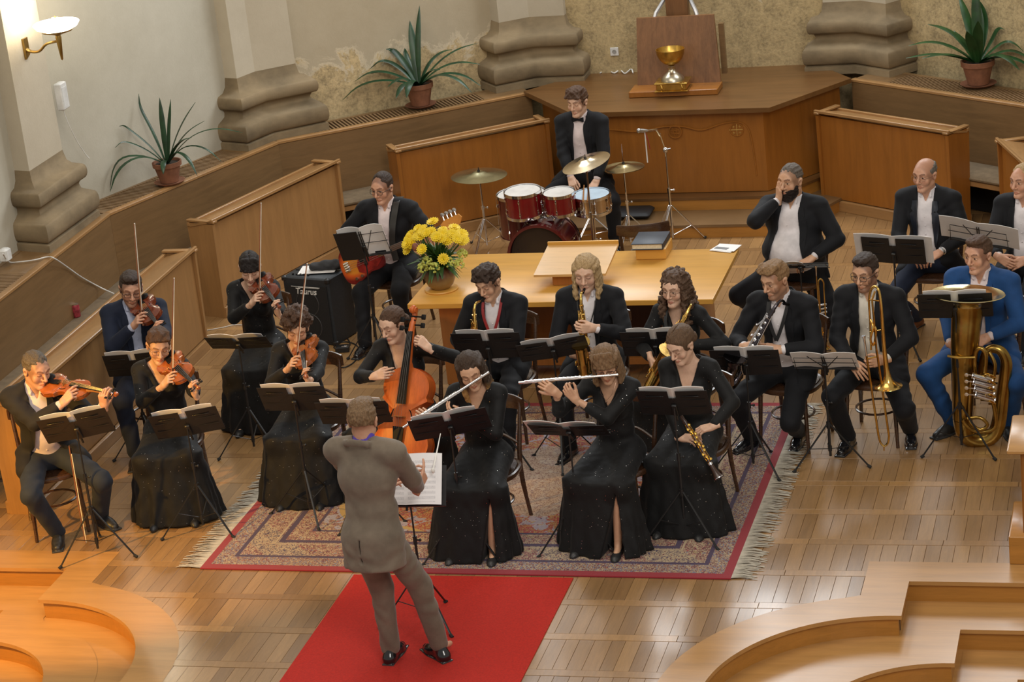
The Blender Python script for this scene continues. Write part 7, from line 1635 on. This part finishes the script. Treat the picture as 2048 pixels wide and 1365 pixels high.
# ================================================================ bass amplifier and its clutter
fl=G(585,684); fr_=G(674,692); fl.z=fr_.z=0; d=(fr_-fl).normalized(); W_=(fr_-fl).length*1.02; hA=HT(fl,562,553); n=Vector((-d.y,d.x,0)); c=(fl+fr_)/2+n*.17
T=thing('bass_amplifier','tall black bass amplifier cabinet beside the woman with black fringe','amplifier',c,math.atan2(d.y,d.x))
q=MB(); q.box((0,0,hA/2),(W_,.36,hA),bev=.012); q.build('cabinet',mat('amp_vinyl',(.018,.022,.027),.55,0,.15,60,(1,1,1),.2),T)
q=MB(); q.box((0,-.182,hA*.47),(W_*.90,.01,hA*.84)); q.build('grille_cloth',mat('amp_grille',(.010,.010,.011),.8,0,.2,200,(1,1,1),.3),T)
for x in (-1,1):
    for z in (.02,hA-.02): q=MB(); q.box((x*(W_/2-.015),-.165,z),(.05,.05,.05),bev=.012); q.build('corner_cap',BLKM,T)
q=MB(); q.box((-.06,.02,hA+.004),(.30,.05,.012),bev=.003)
for i in range(5): q.tube([(-.16+.04*i,-.12,hA),(-.16+.04*i,-.12,hA+.015)],.010,8)
q.build('control_strip',BLKM,T)
q=MB(); 
for i in range(12): a0=PI*i/12; 
q.tube([(.115*math.cos(2*PI*i/28),-.188,hA*.28+.115*math.sin(2*PI*i/28)) for i in range(28)],.004,5,close=True); q.tube([(.115*math.cos(2*PI*i/28),-.188,hA*.62+.115*math.sin(2*PI*i/28)) for i in range(28)],.004,5,close=True); q.build('speaker_ring',mat('grey_ring',(.05,.05,.052),.5),T)
def text(par,s,size,loc,rot,m_,name='lettering',ext=.001,shear=0):
    cu=bpy.data.curves.new('lettering','FONT'); cu.body=s; cu.size=size; cu.extrude=ext; cu.align_x='CENTER'; cu.align_y='CENTER'; cu.shear=shear; cu.offset=size*.012
    o=bpy.data.objects.new('tmp',cu); COL.objects.link(o); bpy.context.view_layer.update(); me=bpy.data.meshes.new_from_object(o.evaluated_get(bpy.context.evaluated_depsgraph_get())); bpy.data.objects.remove(o)
    me.materials.clear(); me.materials.append(m_); o=bpy.data.objects.new(name,me); COL.objects.link(o); o.parent=par; o.location=loc; o.rotation_euler=rot; return o
LW=mat('logo_white',(.80,.80,.78),.4)
text(T,'Taurus',.078,(.0,-.190,hA*.80),(PI/2,0,0),LW,shear=.15)
q=MB(); q.box((.0,-.189,hA*.87),(W_*.62,.003,.004)); q.box((.03,-.189,hA*.858),(W_*.45,.003,.003)); q.build('logo_line',LW,T)
T=thing('paper_sheet','white paper lying on top of the bass amplifier','paper',c+Vector((.02,.02,hA+.012)),.12); q=MB(); q.box((0,0,.001),(.33,.22,.003)); q.build('sheet',PAPER,T)
F=Field((-.2,-.12,-.02),(.2,.12,.12),.007); F.cap((-.10,-.01,.03),(.13,.02,.035),.032,.040,.02,1.5,(0,1,0)); F.cap((.0,.0,.05),(.10,.01,.055),.03,.03,.02); F.full(lambda d_,X,Y,Z:np.maximum(d_+.004*noise3(X,Y,Z,60,1),-Z)); V,Q=F.net()
T=np_obj('gig_bag',np_mesh('gig_bag',V,Q,mat('grey_bag',(.035,.036,.04),.8))); T.location=c+Vector((.08,0,hA+.018)); tag(T,'crumpled dark grey cloth bag on top of the bass amplifier','bag')
CAB=mat('black_cable',(.012,.012,.012),.5); CABW=mat('white_cable',(.72,.71,.68),.5)
def cable(label,pts,r,m_,name='cable'):
    P_=spline(pts,6); q=MB(); o0=P_[0].copy(); q.tube([p-o0 for p in P_],r,6); return tag(q.build(name,m_,None,loc=o0),label,'cable')
g=lambda x,y,z=.006:G(x,y,z)
cable('black cable looping on the floor behind the bass amplifier',[g(672,560,.3),g(690,568,.1),g(697,600),g(684,640),g(690,668),g(700,690),g(680,700),g(668,694),g(690,684),g(716,694),g(712,720),g(690,735),g(672,730),g(660,712)],.006,CAB)
cable('black guitar cable from the bass body to the amplifier',[UY(690,520,19.0),UY(672,540,19.0),UY(664,560,18.95),UY(668,600,18.9),g(690,625,.02),g(686,590,.02)],.005,CAB)
cable('thin white cable on the floor left of the woman with black fringe',[g(398,664),g(420,660),g(447,655),g(470,650),g(500,652)],.004,CABW)
cable('white cord on the floor beside the grey power brick',[g(697,585,.02),g(700,605),g(694,618),g(680,622),g(668,616)],.005,CABW)
c=g(696,600,0); T=thing('power_brick','white power adapter standing on the floor right of the amplifier','adapter',(c.x,c.y,0),.3); q=MB(); q.box((0,0,.06),(.045,.04,.12),bev=.006); q.build('case',mat('white_plastic',(.7,.7,.68),.5),T)
c=g(686,703,0); T=thing('effects_pedal','small black box with cables on the floor by the amplifier','pedal',(c.x,c.y,0),.2); q=MB(); q.box((0,0,.025),(.12,.09,.05),bev=.006); q.build('case',BLKM,T); q=MB(); q.box((.02,-.02,.054),(.05,.03,.008),bev=.002); q.build('switch',CHROME,T)
# ================================================================ potted plants on the ledge
TC=mat('terracotta',(.25,.105,.055),.8,0,.15,14,(1,1,1),.1); SOIL=mat('soil',(.03,.02,.012),.95); LEAFD=mat('strap_leaf',(.012,.050,.018),.38,0,.3,7,spec=.6); LEAFD2=mat('clivia_leaf',(.016,.062,.014),.38,0,.3,7,spec=.6)
def plant(label,base,h,leaves,lm,seed,wl=.028,potr=.11,poth=.19,wall=None):
    wa,wb=[Vector((*WALLP[i],0)) for i in wall]; wd__=(wb-wa).normalized(); wn_=Vector((wd__.y,-wd__.x,0))
    T=thing('potted_plant',label,'plant',base); R=random.Random(seed)
    q=MB(); q.lathe([(.001,.015),(potr*.68,.015),(potr*.98,poth*.80),(potr*1.08,poth*.80),(potr*1.10,poth),(potr*1.0,poth),(potr*.95,poth*.88),(.001,poth*.88)],28); pot=q.build('pot',TC,T)
    q=MB(); q.lathe([(.001,.002),(potr*1.0,.002),(potr*1.18,.022),(potr*1.12,.022),(potr*.95,.010),(.001,.010)],28); q.build('saucer',TC,T)
    q=MB(); q.lathe([(potr*.94,poth*.89),(.001,poth*.93)],18); q.build('soil',SOIL,pot)
    for a,L,lift,droop,w_ in leaves:
        a=math.radians(a); d=Vector((math.cos(a),math.sin(a),0)); P_=[]; n_=12; ang_=math.radians(lift); p=Vector((0,0,poth*.9))+d*.015
        for i in range(n_+1):
            k=i/n_; dd_=(Vector((base[0],base[1],0))+Vector((p.x,p.y,0))-wa).dot(wn_); pc=p.copy()
            if dd_<.05: pc=pc+wn_*(.05-dd_)
            pc.z=max(pc.z,.012); P_.append(pc); an=ang_-math.radians(droop)*(k**1.3); p=p+(d*math.cos(an)+Vector((0,0,1))*math.sin(an))*(L/n_)
        for _ in range(3): P_=[P_[0]]+[(P_[i-1]+P_[i]*2+P_[i+1])/4 for i in range(1,n_)]+[P_[-1]]
        P_[-1]=P_[-2]+(P_[-2]-P_[-3])*.9; side=Vector((-d.y,d.x,0)); vs=[];fs=[]
        for i,p in enumerate(P_):
            k=i/n_; ww=w_*(.55+.45*min(1,k*3))*(1-max(0,(k-.62)/.38)**1.8)+.001; up=Vector((0,0,1)); t=(P_[min(i+1,n_)]-P_[max(i-1,0)]).normalized(); nn=side.cross(t).normalized()
            vs+=[p-side*ww+nn*ww*.35,p-nn*.0,p+side*ww+nn*ww*.35,p-nn*.0025]
        for i in range(n_): a0=i*4; b0=a0+4; fs+=[(a0,a0+1,b0+1,b0),(a0+1,a0+2,b0+2,b0+1),(a0+2,a0+3,b0+3,b0+2),(a0+3,a0,b0,b0+3)]
        q=MB(); q.add(vs,fs); q.build('leaf',lm,T,smooth=60)
    return T
p1=G(340,366,ZL+.005)
plant('sparse spiky plant with long thin drooping leaves in terracotta pot near the wall lamp',p1,.6,[(95,.62,88,12,.026),(150,.78,72,40,.016),(180,.85,60,75,.016),(190,.75,50,80,.015),(205,.85,38,130,.024),(235,.80,42,135,.024),(20,.65,70,30,.022),(0,.60,62,50,.018),(345,.75,50,120,.016),(-5,.95,52,85,.014),(330,.55,58,60,.024),(60,.6,82,15,.026),(285,.35,45,130,.026),(320,.72,48,132,.020)],LEAFD,1,wall=(1,2),potr=.125,poth=.21)
p2=G(842,212,ZL+.005)
plant('bushy dark green plant with broad strap leaves in terracotta pot left of the drummer',p2,.7,[(150,.74,66,85,.042),(165,.80,55,100,.038),(185,.75,40,80,.032),(195,.85,25,75,.030),(175,.6,35,50,.028),(110,.66,80,25,.040),(80,.80,84,25,.030),(60,.62,60,90,.026),(30,.75,50,60,.022),(10,.7,45,80,.030),(0,.72,35,100,.032),(340,.75,38,110,.030),(320,.5,50,60,.026),(250,.45,40,120,.036),(270,.50,45,125,.038),(225,.40,55,120,.034),(130,.5,60,40,.03)],LEAFD,2,wall=(2,3),potr=.135,poth=.24)
p3=G(1957,170,ZL+.005)
plant('lush green plant with broad upright leaves in terracotta pot at the top right corner',p3,.7,[(90,.75,86,8,.045),(120,.70,76,40,.042),(150,.68,62,80,.040),(170,.72,45,80,.034),(190,.68,28,50,.030),(60,.72,74,55,.040),(30,.75,62,90,.036),(10,.75,48,95,.034),(-10,.72,36,90,.034),(-25,.60,30,80,.040),(210,.4,50,40,.04),(255,.45,72,40,.05),(280,.5,78,30,.05),(75,.55,84,10,.05),(-40,.6,42,110,.04),(140,.4,60,40,.04),(200,.55,35,60,.03)],LEAFD2,3,wall=(4,5),potr=.145,poth=.24)
# ================================================================ wall lamp and small wall things
Xf=-4.70-.20+.0
wp=UX(48,97,-4.895); tipp=wp+Vector((.34,.02,.02))
BRZ=mat('bronze_gilt',(.42,.27,.08),.35,1,.2,12)
T=thing('wall_lamp','lit bronze wall lamp with round white glass bowl on the left pilaster','lamp',wp)
q=MB(); q.prism([(-.04,-.09),(.04,-.06),(.04,.09),(-.04,.09)],-.01,.03,Matrix.Rotation(PI/2,4,'Y')@Matrix.Rotation(PI/2,4,'Z')); q.build('wall_plate',BRZ,T)
dd=(UX(117,85,-4.895)-wp); cc=UY(120,90,wp.y+.02)-wp
st_=UY(118,82,wp.y)-wp
q=MB(); q.tube(spline([(.01,0,0),(.06,0,-.03),(.14,0,-.03),(.22,0,.03),(st_.x,0,st_.z)],4),[.026]*4+[.02]*13,10,flat=.6); q.build('arm',BRZ,T)
q=MB(); q.lathe([(.001,-.17),(.010,-.16),(.026,.03),(.022,.05),(.045,.06),(.13,.085),(.14,.10)],24,Matrix.Translation((st_.x,0,st_.z)),cap=False); q.build('cone_holder',BRZ,T)
em=NT('lit_glass'); em.b.inputs['Emission Color'].default_value=(1,.93,.80,1); em.b.inputs['Emission Strength'].default_value=9; EMM=em.out((.9,.88,.8),.4)
q=MB(); q.lathe([(.10,.088),(.175,.12),(.20,.155),(.19,.165),(.13,.175),(.001,.18)],32,Matrix.Translation((st_.x,0,st_.z)),cap=False); q.build('glass_bowl',EMM,T)
q=MB(); q.tube([(st_.x,0,st_.z+.18),(st_.x,0,st_.z+.22)],.004,6); q.tube([(st_.x-.03,0,st_.z+.205),(st_.x+.03,0,st_.z+.205)],.004,6); q.build('finial_cross',BRZ,T)
pl_=bpy.data.lights.new('wall_lamp_light','POINT'); pl_.energy=26; pl_.color=(1,.86,.62); pl_.shadow_soft_size=.12; lo=bpy.data.objects.new('wall_lamp_light',pl_); COL.objects.link(lo); lo.location=wp+Vector((st_.x,0,st_.z+.30))
PLS=mat('white_plastic',(.7,.7,.68),.5)
c=UX(117,192,-4.89); T=thing('wall_speaker','small white loudspeaker box on the left pilaster under the lamp','loudspeaker',c); q=MB(); q.box((.03,0,0),(.07,.13,.24),bev=.008); q.build('case',PLS,T); q=MB(); q.box((.066,0,-.01),(.004,.10,.18)); q.build('grille',mat('light_grey_grille',(.66,.66,.64),.6),T)
cable('white cable hanging from the small loudspeaker down to the pilaster base',[c+Vector((.02,.0,-.12)),c+Vector((.03,.03,-.25)),c+Vector((.03,.14,-.45)),c+Vector((.04,.24,-.60)),c+Vector((.06,.27,-.66))],.005,CABW)
c=UY(1229,103,23.49); T=thing('wall_socket','square white wall socket on the flaked wall left of the lectern board','socket',c); q=MB(); q.box((0,-.006,0),(.085,.014,.085),bev=.003); q.build('plate',PLS,T); q=MB(); q.lathe([(.022,0),(.022,.006),(.001,.004)],16,Matrix.Translation((0,-.012,0))@Matrix.Rotation(PI/2,4,'X')); q.build('outlet',mat('socket_grey',(.3,.29,.27),.5),T)
cable('tangle of white cable at the wall behind the pulpit platform',[G(1200,146,1.13),G(1215,140,1.13),G(1228,146,1.13),G(1240,140,1.14),G(1250,147,1.13),G(1262,138,1.15),G(1266,146,1.13)],.007,CABW)
gl=lambda x,y:G(x,y,ZL+.012)
cable('white cable running from the left edge over the ledge and down the bench back',[UX(6,508,-4.86),gl(18,524),gl(40,524),gl(70,520),gl(96,514),gl(110,518),UX(135,535,-4.60),UX(165,556,-4.60),UX(200,575,-4.60),UX(228,588,-4.45)],.006,CABW)
c=UX(4,510,-4.98); T=thing('plug_adapter','white plug adapter at the left edge above the grille ledge','plug',c); q=MB(); q.box((.03,0,.0),(.08,.10,.11),bev=.012); q.build('case',PLS,T)
c=G(154,634,.47); T=thing('drink_can','small red patterned can standing on the bench seat at left','can',(c.x,c.y,.472)); q=MB(); q.lathe([(.001,0),(.032,0),(.036,.006),(.036,.10),(.030,.112),(.030,.116),(.001,.114)],20); q.build('body',mat('red_can_print',(.42,.06,.08),.3,.3,.5,30),T); q=MB(); q.lathe([(.030,.112),(.031,.118),(.028,.118),(.001,.115)],20); q.build('lid',CHROME,T)
